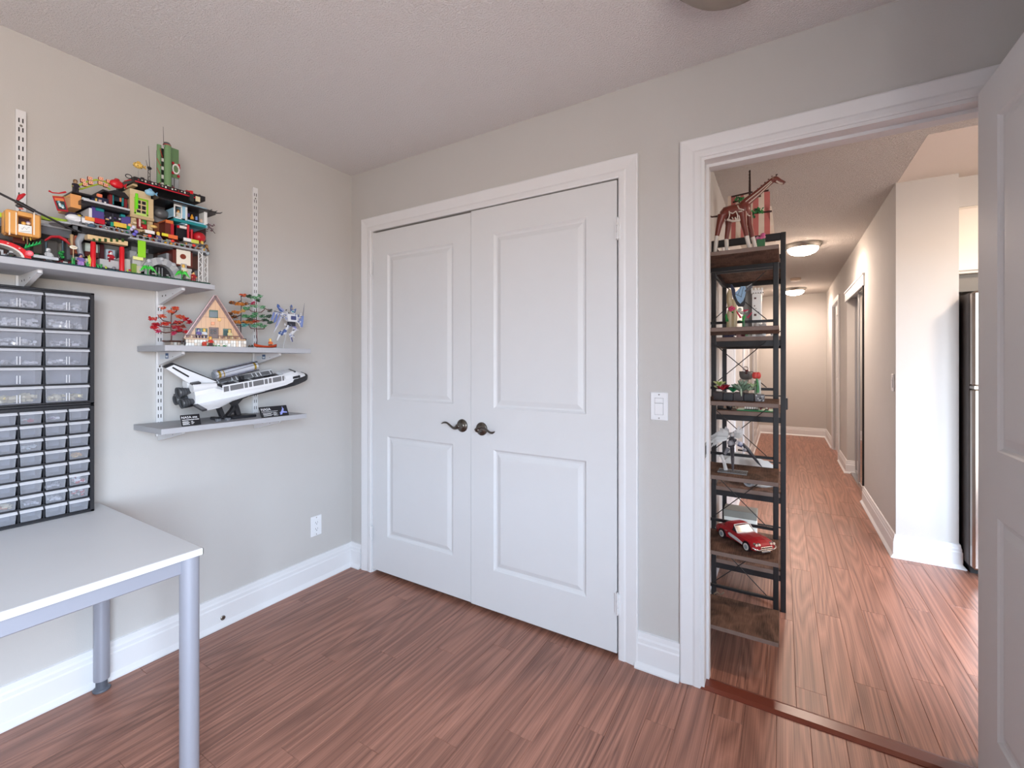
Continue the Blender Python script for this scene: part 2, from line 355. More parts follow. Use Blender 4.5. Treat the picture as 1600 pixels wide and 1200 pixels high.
# jambs with stops
b = MB()
b.box(DX0-0.001, DX0+0.012, -0.006, 0.126, 0, DZ+.001, TRIM); b.box(DX0+0.012, DX0+0.022, 0.045, 0.085, 0, DZ-0.012, TRIM)
b.box(DX1-0.012, DX1+0.001, -0.006, 0.126, 0, DZ+.001, TRIM); b.box(DX1-0.022, DX1-0.012, 0.045, 0.085, 0, DZ-0.012, TRIM)
b.box(DX0+0.012, DX1-0.012, -0.006, 0.126, DZ-0.012, DZ+0.001, TRIM); b.box(DX0+0.022, DX1-0.022, 0.045, 0.085, DZ-0.024, DZ-0.012, TRIM)
j = struct(b, 'trim_4')
q = MB(); q.bbox(DX0+0.012, DX0+0.0135, 0.008, 0.036, 0.895, 0.955, NICKEL, 0.003); q.box(DX0+0.0134, DX0+0.0139, 0.015, 0.029, 0.908, 0.942, SLOT); q.build('strike_plate', j)
b = MB()
b.box(CX0-0.001, CX0+0.003, 0.0, 0.12, 0, CZ, TRIM); b.box(CX1-0.001, CX1+0.001, 0.03, 0.12, 0, CZ, TRIM); b.box(CX0, CX1, 0.03, 0.12, CZ-0.001, CZ+0.001, TRIM); struct(b, 'trim_5')

# moulded two panel doors, built in local axes (u across, d depth, z) then placed by a matrix
def door_leaf(name, w, h, t, panels, M):
    b = MB(); us = [0]+sorted({p[0] for p in panels} | {p[1] for p in panels})+[w]; zs = [0]+sorted({p[2] for p in panels} | {p[3] for p in panels})+[h]
    RING = [(0, 0), (0.004, 0.004), (0.010, 0.0085), (0.018, 0.0095), (0.040, 0.002), (0.046, 0.0015)]
    for side in (0, 1):
        def Y(d): return d if side == 0 else t-d
        for i in range(len(us)-1):
            for k in range(len(zs)-1):
                if any(abs(us[i]-p[0]) < 1e-6 and abs(zs[k]-p[2]) < 1e-6 for p in panels): continue
                b.add([M @ Vector(q) for q in ((us[i], Y(0), zs[k]), (us[i+1], Y(0), zs[k]), (us[i+1], Y(0), zs[k+1]), (us[i], Y(0), zs[k+1]))], [(0, 1, 2, 3)], DOORW)
        for (u0, u1, z0, z1) in panels:
            vs = []
            for o, d in RING: vs += [M @ Vector(q) for q in ((u0+o, Y(d), z0+o), (u1-o, Y(d), z0+o), (u1-o, Y(d), z1-o), (u0+o, Y(d), z1-o))]
            n = len(RING); fs = [(4*r+c, 4*r+(c+1) % 4, 4*r+4+(c+1) % 4, 4*r+4+c) for r in range(n-1) for c in range(4)]+[(4*n-4, 4*n-3, 4*n-2, 4*n-1)]
            b.add(vs, fs, DOORW)
    for q in (((0, 0, 0), (w, 0, 0), (w, t, 0), (0, t, 0)), ((0, 0, h), (w, 0, h), (w, t, h), (0, t, h)), ((0, 0, 0), (0, t, 0), (0, t, h), (0, 0, h)), ((w, 0, 0), (w, t, 0), (w, t, h), (w, 0, h))):
        b.add([M @ Vector(v) for v in q], [(0, 1, 2, 3)], DOORW)
    bm = bmesh.new(); vv = [bm.verts.new(v) for v in b.v]
    for f in b.f: bm.faces.new([vv[i] for i in f])
    bmesh.ops.remove_doubles(bm, verts=bm.verts, dist=1e-5); bmesh.ops.recalc_face_normals(bm, faces=bm.faces)
    c = MB(); c.bm(bm, DOORW); return struct(c, name)
def lever(x, z, y, sgn, parent):     # door lever: rosette, neck, curved blade pointing to sgn x
    PEW = mat('dark_pewter', (112, 108, 102), 0.3, 1.0, var=0.15, vscale=60)
    b = MB(); b.lathe([(0.034, 0), (0.034, 0.004), (0.030, 0.008), (0.020, 0.010), (0.014, 0.014), (0.011, 0.03), (0.012, 0.045), (0.0, 0.047)], (x, y, z), 24, PEW, 'y', M=Matrix.Scale(-1, 4, (0, 1, 0)))
    h = b.build('door_handle', parent)
    q = MB(); pts = []
    for i in range(13):
        t = i/12; pts.append((x+sgn*(-0.008+0.115*t), y-0.042+0.006*math.sin(t*PI), z+0.012*math.sin(t*2*PI-0.3)*(1 if sgn < 0 else -1)*-1+0.004*t))
    q.tube(pts, [0.011, 0.012, 0.0115, 0.011, 0.0105, 0.010, 0.0095, 0.009, 0.0085, 0.008, 0.007, 0.005, 0.002], 10, PEW, 0.6); q.build('lever', h)
def hinge(x, y, z, parent):
    b = MB(); 
    for k in range(3): b.cyl((x, y, z-0.043+k*0.029), (x, y, z-0.043+k*0.029+0.027), 0.0055, n=10, m=TRIM)
    b.cyl((x, y, z-0.048), (x, y, z+0.049), 0.003, n=8, m=TRIM); b.box(x-0.012, x+0.012, y+0.002, y+0.0045, z-0.043, z+0.043, TRIM)
    b.build('hinge', parent)
CXM = 0.933
d1 = door_leaf('door_1', CXM-0.002-(CX0+0.006), 2.026, 0.034, [(0.124, 0.616, 0.215, 0.811), (0.124, 0.616, 1.024, 1.884)], Matrix.Translation((CX0+0.006, -0.004, 0.023)))
d2 = door_leaf('door_2', (CX1-0.008)-(CXM+0.002), 2.033, 0.034, [(0.139, 0.634, 0.203, 0.810), (0.139, 0.634, 1.018, 1.896)], Matrix.Translation((CXM+0.002, -0.0065, 0.0205)))
lever(0.876, 0.937, -0.004, -1, d1); lever(1.003, 0.930, -0.0065, 1, d2)
for z in (1.84, 0.24): hinge(CX0+0.002, -0.0185, z, d1); hinge(CX1-0.001, -0.0185, z, d2)
# open room door, swung 90 degrees against the right side
M = Matrix(((0, 1, 0, 2.80), (1, 0, 0, -0.845), (0, 0, 1, 0.012), (0, 0, 0, 1)))
d3 = door_leaf('door_3', 0.76, 2.03, 0.035, [(0.134, 0.626, 0.262, 0.85), (0.134, 0.626, 1.025, 1.91)], M)
# ================================================================== left wall: rails, brackets, shelves
RY = (-1.428, -1.016, -0.605)
def rail(y, label, z0=0.952, z1=2.163):
    b = MB(); w = 0.0125; t = 0.011; m = WHITEM
    b.box(0.0005, t-0.0015, y-w, y-w+0.0015, z0, z1, m); b.box(0.0005, t-0.0015, y+w-0.0015, y+w, z0, z1, m)
    cols = ((y-0.0065, y-0.0030), (y+0.0030, y+0.0065))
    for a, c in ((y-w, cols[0][0]), (cols[0][1], cols[1][0]), (cols[1][1], y+w)): b.box(t-0.0015, t, a, c, z0, z1, m)
    z = z0; k = 0; s0 = z0+0.012
    while s0 < z1-0.02:
        for a, c in cols: b.box(t-0.0015, t, a, c, z, s0, m)
        z = s0+0.016; s0 = z+0.017
    for a, c in cols: b.box(t-0.0015, t, a, c, z, z1, m)
    o = b.build('shelf_rail', None, label, 'rail', 'slotted shelf rails on the left wall')
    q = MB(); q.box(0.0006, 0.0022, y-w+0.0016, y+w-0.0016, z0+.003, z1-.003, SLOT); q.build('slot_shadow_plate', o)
    for zz in (z1-0.055, z0+0.30, z0+0.05):
        q = MB(); q.lathe([(0.004, 0), (0.004, 0.001), (0.0025, 0.002), (0, 0.0012)], (t, y, zz), 10, NICKEL, 'x'); q.build('screw', o)
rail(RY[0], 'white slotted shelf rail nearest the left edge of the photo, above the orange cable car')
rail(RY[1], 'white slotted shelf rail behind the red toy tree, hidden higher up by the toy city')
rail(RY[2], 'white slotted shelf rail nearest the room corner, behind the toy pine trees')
def bracket(y, z, L, label, sticker=False):
    b = MB(); m = WHITEM
    poly = [(0.011, z), (L, z), (L, z-0.012), (0.02, z-0.056), (0.011, z-0.056)]
    for s in (-1, 1): b.prism(poly, 'y', y+s*0.006-0.0008, y+s*0.006+0.0008, m)
    b.prism([(L, z-0.012), (L, z-0.0105), (0.02, z-0.0545), (0.02, z-0.056)], 'y', y-0.006, y+0.006, m)
    b.box(L-0.0015, L, y-0.006, y+0.006, z-0.012, z, m)
    for q in (0.055, 0.085): b.cyl((q, y-0.0071, z-0.022), (q, y+0.0071, z-0.022), 0.0042, n=10, m=SLOT)
    b.cyl((0.15, y-0.0071, z-0.020), (0.15, y+0.0071, z-0.020), 0.002, n=8, m=SLOT)
    o = b.build('shelf_bracket', None, label, 'bracket', 'white shelf brackets hooked into the rails')
    if sticker:
        q = MB(); X0 = 0.085
        for dx, mm in ((0.0, mat('label_blue', (70, 98, 140), 0.6)),): q.box(X0, X0+0.026, y-0.0078, y-0.0069, z-0.028, z-0.006, mm)
        q.box(X0+0.003, X0+0.023, y-0.0082, y-0.0077, z-0.024, z-0.016, mat('label_white', (215, 222, 230), 0.6))
        q.box(X0-0.05, X0-0.006, y-0.0078, y-0.0069, z-0.030, z-0.012, mat('label_white', (215, 222, 230), 0.6)); q.build('price_sticker', o)
bracket(RY[0], 1.5755, 0.225, 'white metal bracket under the top shelf, the one directly above the drawer cabinets')
bracket(RY[1], 1.5755, 0.225, 'white metal bracket under the right end of the top shelf, above the red toy tree')
bracket(RY[1], 1.3145, 0.225, 'white bracket with blue sticker under the left half of the middle shelf', True)
bracket(RY[2], 1.3145, 0.225, 'white bracket with blue sticker under the right half of the middle shelf', True)
bracket(RY[1], 0.9895, 0.225, 'white bracket under the left half of the lowest wall shelf')
bracket(RY[2], 0.9895, 0.225, 'white bracket under the right half of the lowest wall shelf')
def shelf(y0, y1, z0, z1, label):
    b = MB(); b.bbox(0.0125, 0.27, y0, y1, z0, z1, GREYSH, 0.0012); return b.build('wall_shelf', None, label, 'shelf', 'grey shelves on the left wall')
shelf(-2.14, -0.917, 1.576, 1.597, 'grey top wall shelf carrying the colourful toy city')
shelf(-1.096, -0.468, 1.315, 1.338, 'grey middle wall shelf carrying the toy cabin and trees')
shelf(-1.108, -0.492, 0.990, 1.012, 'grey lowest wall shelf carrying the space shuttle model')
ZT, ZM, ZB = 1.597, 1.338, 1.012

# ================================================================== table
TABT = mat('pale_grey_table_laminate', (222, 224, 227), 0.42, bump=0.03, bscale=500)
EDGE = mat('white_edge_band', (222, 224, 222), 0.5)
t = thing('table', (0.44, -1.85, 0), 'pale grey table with silver tubular legs standing against the left wall', 'table')
b = MB(); b.bbox(0.03, 0.851, -2.46, -1.225, 0.7025, 0.722, TABT, 0.0012)
top = b.build('tabletop', t)
q = MB(); q.box(0.851, 0.8525, -2.46, -1.2235, 0.7035, 0.7212, EDGE); q.box(0.03, 0.8525, -1.225, -1.2235, 0.7035, 0.7212, EDGE); q.build('edge_band', top)
b = MB(); b.bbox(0.800, 0.828, -2.38, -1.268, 0.655, 0.7025, SILVER, 0.003); b.build('apron', t)
b = MB(); b.bbox(0.040, 0.065, -2.38, -1.26, 0.655, 0.7025, SILVER, 0.003); b.build('apron', t)
FOOT = mat('grey_plastic_foot', (84, 88, 98), 0.5)
for (x, y) in ((0.822, -1.247), (0.056, -1.222), (0.822, -2.42), (0.056, -2.42)):
    b = MB(); b.cyl((x, y, 0.042), (x, y, 0.7025), 0.0245, n=28, m=SILVER); l = b.build('leg', t)
    b = MB(); prof = [(0.027, 0), (0.028, 0.004), (0.022, 0.010), (0.017, 0.012)]
    for k in range(6): prof += [(0.017, 0.013+k*0.005), (0.0182, 0.015+k*0.005), (0.017, 0.017+k*0.005)]
    b.lathe(prof+[(0.017, 0.05)], (x, y, 0), 20, FOOT); b.build('levelling_foot', l)

# ================================================================== parts cabinets
def translucent(name, col, lo, hi):
    m = bpy.data.materials.new(name); m.use_nodes = True; nt = m.node_tree; b = nt.nodes['Principled BSDF']; b.inputs['Base Color'].default_value = lin(col); b.inputs['Roughness'].default_value = 0.28
    tp = nt.nodes.new('ShaderNodeBsdfTransparent'); tp.inputs[0].default_value = lin((236, 237, 242)); mx = nt.nodes.new('ShaderNodeMixShader')
    tc = nt.nodes.new('ShaderNodeTexCoord'); nz = nt.nodes.new('ShaderNodeTexNoise'); nz.inputs['Scale'].default_value = 25; nt.links.new(tc.outputs['Object'], nz.inputs['Vector'])
    mr = nt.nodes.new('ShaderNodeMapRange'); mr.inputs['To Min'].default_value = lo; mr.inputs['To Max'].default_value = hi
    nt.links.new(nz.outputs['Fac'], mr.inputs['Value']); nt.links.new(mr.outputs['Result'], mx.inputs[0])
    nt.links.new(tp.outputs[0], mx.inputs[1]); nt.links.new(b.outputs[0], mx.inputs[2]); nt.links.new(mx.outputs[0], nt.nodes['Material Output'].inputs[0]); return m
TRL = translucent('drawer_pull_lip', (226, 227, 232), .7, .8); TR = translucent('translucent_drawer_front', (228, 230, 235), .12, .20); TRW = translucent('milky_drawer_wall', (196, 198, 206), .45, .58)
CXF = 0.140
def drawer(y0, y1, z0, z1, parent, big):
    b = MB(); xb = 0.022; xf = CXF-0.004; i = 0.0015; t = 0.0012
    # front panel narrows a little to the bottom, sides, floor, back
    yy0, yy1 = y0+i, y1-i; e = 0.004
    b.add([(xf, yy0+e, z0+.001), (xf, yy1-e, z0+.001), (xf+.003, yy1-e*.4, z1-.010), (xf+.003, yy0+e*.4, z1-.010),
           (xf+.0018, yy0+e, z0+.001), (xf+.0018, yy1-e, z0+.001), (xf+.0048, yy1-e*.4, z1-.010), (xf+.0048, yy0+e*.4, z1-.010)],
          [(3, 2, 1, 0), (4, 5, 6, 7), (0, 1, 5, 4), (2, 3, 7, 6), (0, 4, 7, 3), (1, 2, 6, 5)], TR)
    b.box(xb, xf, yy0+e, yy0+e+t, z0+.001, z1-.014, TRW); b.box(xb, xf, yy1-e-t, yy1-e, z0+.001, z1-.014, TRW)
    b.box(xb, xf, yy0+e, yy1-e, z0+.001, z0+.001+t, TRW); b.box(xb+.05, xb+.05+t, yy0+e, yy1-e, z0+.001, z1-.010, TRW)
    d = b.build('drawer', parent)
    q = MB(); q.prism([(xf+.002, z1-.010), (xf+.012, z1-.0095), (xf+.0125, z1-.0075), (xf+.004, z1-.001), (xf+.002, z1-.001)], 'y', yy0, yy1, TRL)
    if big:
        for k in (-1, 1): q.box(xf+.002, xf+.008, (y0+y1)/2+k*.0035-.0012, (y0+y1)/2+k*.0035+.0012, z0+.004, z1-.028, TRL)
    q.build('pull_lip', d); return d
def cabinet(z0, z1, ncol, pitch, rows, rz0, rpitch, label, big):
    yR = -1.268; yL = yR-0.502
    t = thing('parts_cabinet', ((0.02+CXF)/2, (yR+yL)/2, z0), label, 'cabinet', 'black small parts cabinets on the table')
    b = MB(); m = BLACKP; w = 0.006
    b.bbox(0.016, CXF+.004, yL, yL+w, z0, z1, m, .0015); b.bbox(0.016, CXF+.004, yR-w-.006, yR, z0, z1, m, .0015)
    b.bbox(0.016, CXF+.004, yL, yR, z1-.007, z1, m, .0015); b.bbox(0.016, CXF+.004, yL, yR, z0, z0+.008, m, .0015); b.box(0.016, 0.020, yL, yR, z0, z1, m)
    b.build('housing', t)
    b = MB(); y1 = yR-.011
    for c in range(1, ncol): b.box(0.02, CXF, y1-c*pitch-.0011, y1-c*pitch+.0011, z0+.005, z1-.005, m)
    for r in range(rows+1): b.box(0.02, CXF+.001, yL+.004, yR-.004, rz0+r*rpitch-.0022, rz0+r*rpitch+.0022, m)
    b.build('divider_grid', t)
    for r in range(rows):
        for c in range(ncol):
            drawer(y1-(c+1)*pitch+.001, y1-c*pitch-.001, rz0+r*rpitch+.002, rz0+(r+1)*rpitch-.003, t, big)
    return y1
y1c = cabinet(1.1165, 1.525, 4, 0.1205, 6, 1.128, 0.0645, 'upper black cabinet of wide translucent drawers stacked on the other', True)
cabinet(0.7225, 1.116, 8, 0.06025, 8, 0.731, 0.0470, 'lower black cabinet of small translucent drawers standing on the table', False)
# what shows through the drawer fronts
def heap(y0, y1, z, h, cols, label, n=26, size=0.008):
    b = MB()
    for k in range(n):
        s = size*random.uniform(.6, 1.4); x = random.uniform(.075, CXF-.009); y = random.uniform(y0+.012, y1-.012); zz = z+.006+s/2+random.random()**1.5*h
        M = Matrix.Translation((x, y, zz)) @ Matrix.Rotation(random.random()*6, 4, 'Z') @ Matrix.Rotation(random.uniform(-.5, .5), 4, 'X')
        L = s*random.uniform(1, 2.6); b.box(-L/2, L/2, -s/2, s/2, -s/2.6, s/2.6, P(random.choice(cols), .4), M)
        b.box(-s*.25, s*.25, -s*.25, s*.25, s/2.6, s/2.6+s*.2, P(cols[0], .4), M)
    b.build('loose_bricks', None, label, 'toy bricks', None, 'stuff')
WHT = [(236, 236, 236), (222, 222, 222), (240, 240, 236)]; BEI = [(226, 214, 172), (236, 226, 188), (214, 200, 150)]
def hb(c, r, big, h, cols, label, n=26, size=.008):
    p = 0.1205 if big else 0.06025; rz = (1.128+r*.0645) if big else (.731+r*.047)
    heap(y1c-(c+1)*p+.002, y1c-c*p-.002, rz, h, cols, label, n, size)
U = 'in the %s row of the upper cabinet, %s column from the right'
hb(0, 5, True, .018, WHT, 'white toy bricks in the top right drawer of the upper cabinet', 34); hb(1, 5, True, .022, WHT, 'white toy bricks in the top drawer left of the top right one', 38)
hb(0, 4, True, .022, WHT, 'white toy bricks '+U % ('second', 'first'), 34); hb(1, 4, True, .020, WHT, 'white toy bricks '+U % ('second', 'second'), 42)
GRY = [(200, 200, 204), (176, 178, 182), (224, 224, 226)]
hb(0, 3, True, .014, GRY, 'pale grey toy bricks '+U % ('third', 'first'), 24); hb(1, 3, True, .014, WHT, 'white toy bricks '+U % ('third', 'second'), 22)
hb(0, 2, True, .010, GRY, 'pale grey toy bricks '+U % ('fourth', 'first'), 20); hb(1, 2, True, .010, GRY, 'pale grey toy bricks '+U % ('fourth', 'second'), 20)
hb(0, 0, True, .014, BEI, 'cream toy bricks '+U % ('bottom', 'first'), 40); hb(1, 0, True, .018, BEI, 'cream toy bricks '+U % ('bottom', 'second'), 40, .010)
Lw = 'in the %s row of the lower cabinet, %s column from the right'
MIX = [(238, 238, 238), (200, 40, 60), (40, 40, 44), (230, 230, 232)]
hb(0, 2, False, .022, MIX, 'white, red and black toy bricks '+Lw % ('sixth', 'first'), 46, .007); hb(0, 1, False, .018, MIX, 'white, red and black toy bricks '+Lw % ('seventh', 'first'), 40, .006)
hb(0, 4, False, .008, [(226, 170, 90), (240, 200, 130)], 'orange toy bricks '+Lw % ('fourth', 'first'), 12, .006)
hb(2, 7, False, .008, [(200, 60, 90), (236, 150, 90), (230, 230, 230)], 'pink and orange toy bricks '+Lw % ('top', 'third'), 12, .005)
hb(1, 7, False, .008, [(240, 240, 240), (190, 170, 190)], 'white toy bricks '+Lw % ('top', 'second'), 12, .006)
hb(2, 5, False, .008, [(235, 240, 240), (210, 225, 225)], 'pale toy bricks '+Lw % ('third', 'third'), 14, .006)
hb(1, 1, False, .008, WHT, 'white toy bricks '+Lw % ('seventh', 'second'), 14, .006); hb(2, 1, False, .008, GRY, 'pale grey toy bricks '+Lw % ('seventh', 'third'), 14, .006)
hb(3, 1, False, .010, BEI+[(200, 120, 60)], 'cream toy bricks '+Lw % ('seventh', 'fourth'), 18, .007)
hb(1, 2, False, .006, GRY, 'pale grey toy bricks '+Lw % ('sixth', 'second'), 14, .006)

# ================================================================== outlet and switches
def plate(name, label, cat, M, kind):
    b = MB(); PW = mat('white_device_plastic', (232, 233, 236), 0.35)
    b.bbox(-.035, .035, -.006, 0, -.0575, .0575, PW, .003, M); 
    o = b.build(name, None, label, cat)
    for z in (-.048, .048):
        q = MB(); q.lathe([(.003, 0), (.003, .0008), (.0014, .0012), (0, .0008)], M @ Vector((0, -.006, z)), 8, NICKEL, 'x' if abs((M.to_3x3() @ Vector((0, 1, 0))).x) > .5 else 'y'); q.build('screw', o)
    if kind == 'outlet':
        q = MB(); q.bbox(-.017, .017, -.008, -.005, -.034, .034, PW, .001, M)
        f = q.build('receptacle', o); s = MB()
        for z in (-.018, .018):
            s.box(-.0075, -.0055, -.0084, -.0079, z-.002, z+.006, SLOT, M); s.box(.0050, .0070, -.0084, -.0079, z-.001, z+.006, SLOT, M); s.box(-.0022, .0022, -.0084, -.0079, z-.0095, z-.0050, SLOT, M)
        s.build('slot', f)
    else:
        q = MB(); q.box(-.0175, .0175, -.0064, -.0058, -.0345, .0345, mat('shade_gap', (150, 150, 152), .6), M); q.bbox(-.0165, .0165, -.0095, -.006, -.0335, .012, PW, .001, M); q.bbox(-.0165, .0165, -.008, -.006, .0135, .0335, PW, .001, M); r = q.build('rocker', o)
        q = MB(); q.bbox(-.010, .010, -.0098, -.0079, .015, .020, PW, .0006, M); q.build('dimmer_slide', r)
ML = Matrix.Translation((0, -.2515, .3225)) @ Matrix.Rotation(PI/2, 4, 'Z'); plate('wall_outlet', 'white duplex power outlet low on the left wall near the corner', 'outlet', ML, 'outlet')
plate('light_switch', 'white rocker light switch between closet and doorway', 'switch', Matrix.Translation((1.8855, 0, 1.09)), 'sw')
plate('light_switch', 'white light switch on the right wall of the hall', 'switch', Matrix.Translation((2.95, 1.985, 1.135)) @ Matrix.Rotation(-PI/2, 4, 'Z'), 'sw')
# ================================================================== ceiling lights
GLOW = mat('lit_frosted_glass', (255, 228, 204), 0.3, emit=52.0)
OFFG = mat('unlit_frosted_glass', (150, 140, 128), 0.35)
def flush(loc, r, lit, label):
    x, y, z = loc; t = thing('ceiling_light', loc, label, 'ceiling light', 'flush ceiling lights in the hall' if lit and loc[0] < 3 else None)
    b = MB(); b.lathe([(r, 0), (r, -.006), (r*.93, -.022), (r*.86, -.040), (r*.80, -.044), (r*.80, 0)], loc, 40, NICKEL); b.build('rim', t)
    b = MB(); b.lathe([(r*.80, -.040), (r*.78, -.058), (r*.66, -.082), (r*.45, -.098), (r*.2, -.106), (0, -.108)], loc, 40, GLOW if lit else OFFG); b.build('glass_dome', t)
flush((2.49, 3.42, H), .165, True, 'lit round flush ceiling light nearer the doorway in the hall')
flush((2.48, 6.53, H), .165, True, 'lit round flush ceiling light farther down the hall')
flush((2.20, -0.49, H), .20, False, 'unlit round ceiling light at the top edge of the photo')
flush((3.9, 1.0, H), .165, True, 'lit round ceiling light in the kitchen, hidden behind the open white door')
b = MB(); b.lathe([(.065, 0), (.065, -.02), (.05, -.034), (0, -.036)], (2.473, 5.5, H), 24, mat('off_white_plastic', (206, 186, 168), .5)); b.build('smoke_detector', None, 'small round smoke detector on the hall ceiling between the two lights', 'smoke detector')

# ================================================================== hall closet with sliding mirror doors, casings, kitchen
MIR = mat('mirror_glass', (214, 214, 212), 0.03, 1.0)
ALU = mat('brushed_aluminium', (190, 190, 192), 0.3, 0.9)
def mirror_door(x, y0, y1, n):
    b = MB(); b.box(x, x+.004, y0+.03, y1-.03, .05, 1.98, MIR); d = struct(b, 'door_%d' % n)
    q = MB()
    for a in (y0, y1-.034): q.bbox(x-.008, x+.012, a, a+.034, .02, 2.01, ALU, .003)
    for z in (.02, 1.975): q.bbox(x-.006, x+.012, y0+.034, y1-.034, z, z+.035, ALU, .003)
    q.build('frame', d)
mirror_door(2.985, 3.20, 3.86, 4); mirror_door(3.03, 3.80, 4.485, 5)
b = MB(); b.box(2.936, 2.95, SY1-.012, SY1+.004, 0.152, 2.03, DARKM); struct(b, 'trim_13')  # added black strip stands in for the dark gap beside the mirror door
b = MB(); b.bbox(2.936, 2.95, SY1-.05, CY1+.06, 1.965, 2.075, TRIM, .002); b.bbox(2.928, 2.95, SY1-.055, CY1+.065, 2.06, 2.078, TRIM, .002); b.box(2.95, 3.10, SY1, CY1, 2.0, 2.03, ALU); struct(b, 'trim_6')
b = MB(); b.box(2.98, 3.10, SY1, CY1, 0, .018, ALU); struct(b, 'trim_7')
def yframe(name, x, sgn, y0, y1, zt, w=.07, th=.018):
    b = MB()
    for a, c in ((y0-w, y0), (y1, y1+w)): b.bbox(min(x, x+sgn*th), max(x, x+sgn*th), a, c, 0, zt+w, TRIM, .004)
    b.bbox(min(x, x+sgn*th), max(x, x+sgn*th), y0, y1, zt, zt+w, TRIM, .004); return struct(b, name)
yframe('trim_8', 2.95, -1, 5.3, 6.1, 2.08)
def ydoor(n, x, sgn, y0, y1, h):     # plain slab door in a side wall with two panels
    M = Matrix(((0, -sgn if sgn < 0 else -1, 0, x), (1, 0, 0, y0), (0, 0, 1, .01), (0, 0, 0, 1)))
    w = y1-y0; return door_leaf('door_%d' % n, w, h, .034, [(.13, w-.13, .24, .83), (.13, w-.13, 1.03, h-.13)], M)
M = Matrix(((0, 1, 0, 2.975), (1, 0, 0, 5.303), (0, 0, 1, .01), (0, 0, 0, 1)))
door_leaf('door_6', .794, 2.06, .034, [(.13, .66, .24, .83), (.13, .66, 1.03, 1.93)], M)
# doors along the left wall of the hall
for k, (y0, y1) in enumerate(((1.62, 2.38), (3.5, 4.26), (5.3, 6.06))):
    yframe('trim_%d' % (9+k), 1.955, 1, y0, y1, 2.06)
    M = Matrix(((0, -1, 0, 1.961), (1, 0, 0, y0+.003), (0, 0, 1, .01), (0, 0, 0, 1)))
    door_leaf('door_%d' % (7+k), y1-y0-.006, 2.045, .01 if False else .034, [(.12, y1-y0-.126, .24, .83), (.12, y1-y0-.126, 1.03, 1.92)], M)

# kitchen: soffit, cabinet, refrigerator
b = MB(); b.box(3.25, 5.0, 2.0, 2.7, 2.25, H, WALL); struct(b, 'trim_12')
CABW = mat('white_cabinet', (226, 218, 208), .4)
t = thing('wall_cabinet', (3.72, 2.33, 1.83), 'white wall cabinet hanging above the refrigerator', 'cabinet')
b = MB(); b.bbox(3.252, 4.19, 2.002, 2.70, 1.83, 2.249, CABW, .001); b.build('carcass', t)
for x0, x1 in ((3.262, 3.715), (3.725, 4.18)):
    b = MB(); b.bbox(x0, x1, 1.982, 2.001, 1.845, 2.235, CABW, .003); d = b.build('cabinet_door', t)
    q = MB(); xx = x1-.03 if x0 < 3.5 else x0+.03; q.tube([(xx, 1.982, 1.87), (xx, 1.955, 1.875), (xx, 1.955, 1.965), (xx, 1.982, 1.97)], .005, 8, NICKEL); q.build('handle', d)
GRP = mat('grey_panel', (120, 115, 108), .6)
b = MB(); b.bbox(3.2505, 4.19, 2.05, 2.07, 1.72, 1.829, GRP, .001); b.build('filler_panel', None, 'grey filler panel in the gap between refrigerator and white cabinet', 'panel')
FRS = mat('dark_textured_steel', (70, 64, 62), .5, .3, bump=.15, bscale=900); FRD = mat('stainless_steel', (176, 168, 162), .26, 1.0, var=.03, vscale=3)
t = thing('refrigerator', (3.64, 2.15, 0), 'stainless refrigerator with dark grey side at the right end of the hall view', 'refrigerator')
FX = 3.268
b = MB(); b.bbox(FX, FX+.74, 1.80, 2.50, .055, 1.685, FRS, .006); b.box(FX+.02, FX+.72, 1.86, 2.48, .0, .055, SLOT); b.build('body', t)
for z0, z1 in ((.06, 1.115), (1.13, 1.685)):
    b = MB(); b.bbox(FX-.002, FX+.742, 1.735, 1.792, z0, z1, FRD, .012); d = b.build('fridge_door', t)
    q = MB(); a, c = (z1-.55, z1-.05) if z0 < .5 else (z0+.05, z0+.40)
    q.tube([(FX+.06, 1.735, a), (FX+.06, 1.69, a+.02), (FX+.06, 1.69, c-.02), (FX+.06, 1.735, c)], .011, 10, FRD); q.build('handle', d)
b = MB(); b.bbox(FX, FX+.05, 1.732, 1.80, 1.112, 1.133, NICKEL, .003); b.build('hinge', t)

# ================================================================== the two open shelving units in the hall
RUST = wood('rustic_shelf_board', (18, 12, 12), (128, 96, 80), scale=(13, 9, 9), rough=.7, ringy=3.0, per_object=.15, contrast=.9)
RUST.node_tree.nodes['Principled BSDF'].inputs['Specular IOR Level'].default_value = .2
RFRONT = mat('board_edge', (128, 108, 98), .6, var=.25, vscale=30)
def board(name, x0, x1, y0, y1, z0, z1, parent):
    b = MB(); b.bbox(x0, x1, y0, y1, z0, z1, RUST, .001); o = b.build(name, parent)
    q = MB(); q.box(x0+.001, x1-.001, y0-.0008, y0, z0+.001, z1-.001, RFRONT); q.box(x1, x1+.0008, y0+.001, y1-.001, z0+.001, z1-.001, RFRONT); q.build('board_edge', o); return o
AX0, AX1, AY0, AY1 = 1.985, 2.305, .195, .468
AZ = [.150, .468, .790, 1.105, 1.418, 1.742]
A = thing('corner_shelf', ((AX0+AX1)/2, (AY0+AY1)/2, 0), 'narrow open tower shelf of rustic boards on three black posts, nearest the doorway', 'shelf', None)
for z in AZ: board('shelf_board', AX0, AX1, AY0, AY1, z-.018, z, A)
PW_ = .022
posts = ((AX0-.002, AY0+.0), (AX0-.002, AY1-.001), (AX1-.024, AY1-.001))
for (x, y) in posts:
    b = MB(); b.bbox(x, x+PW_, y, y+PW_, 0, AZ[-1]+.0, DARKM, .002)
    p = b.build('post', A); q = MB(); q.lathe([(.013, 0), (.013, .006), (.008, .008)], (x+.011, y+.011, 0), 10, BLACKP); q.build('foot_cap', p)
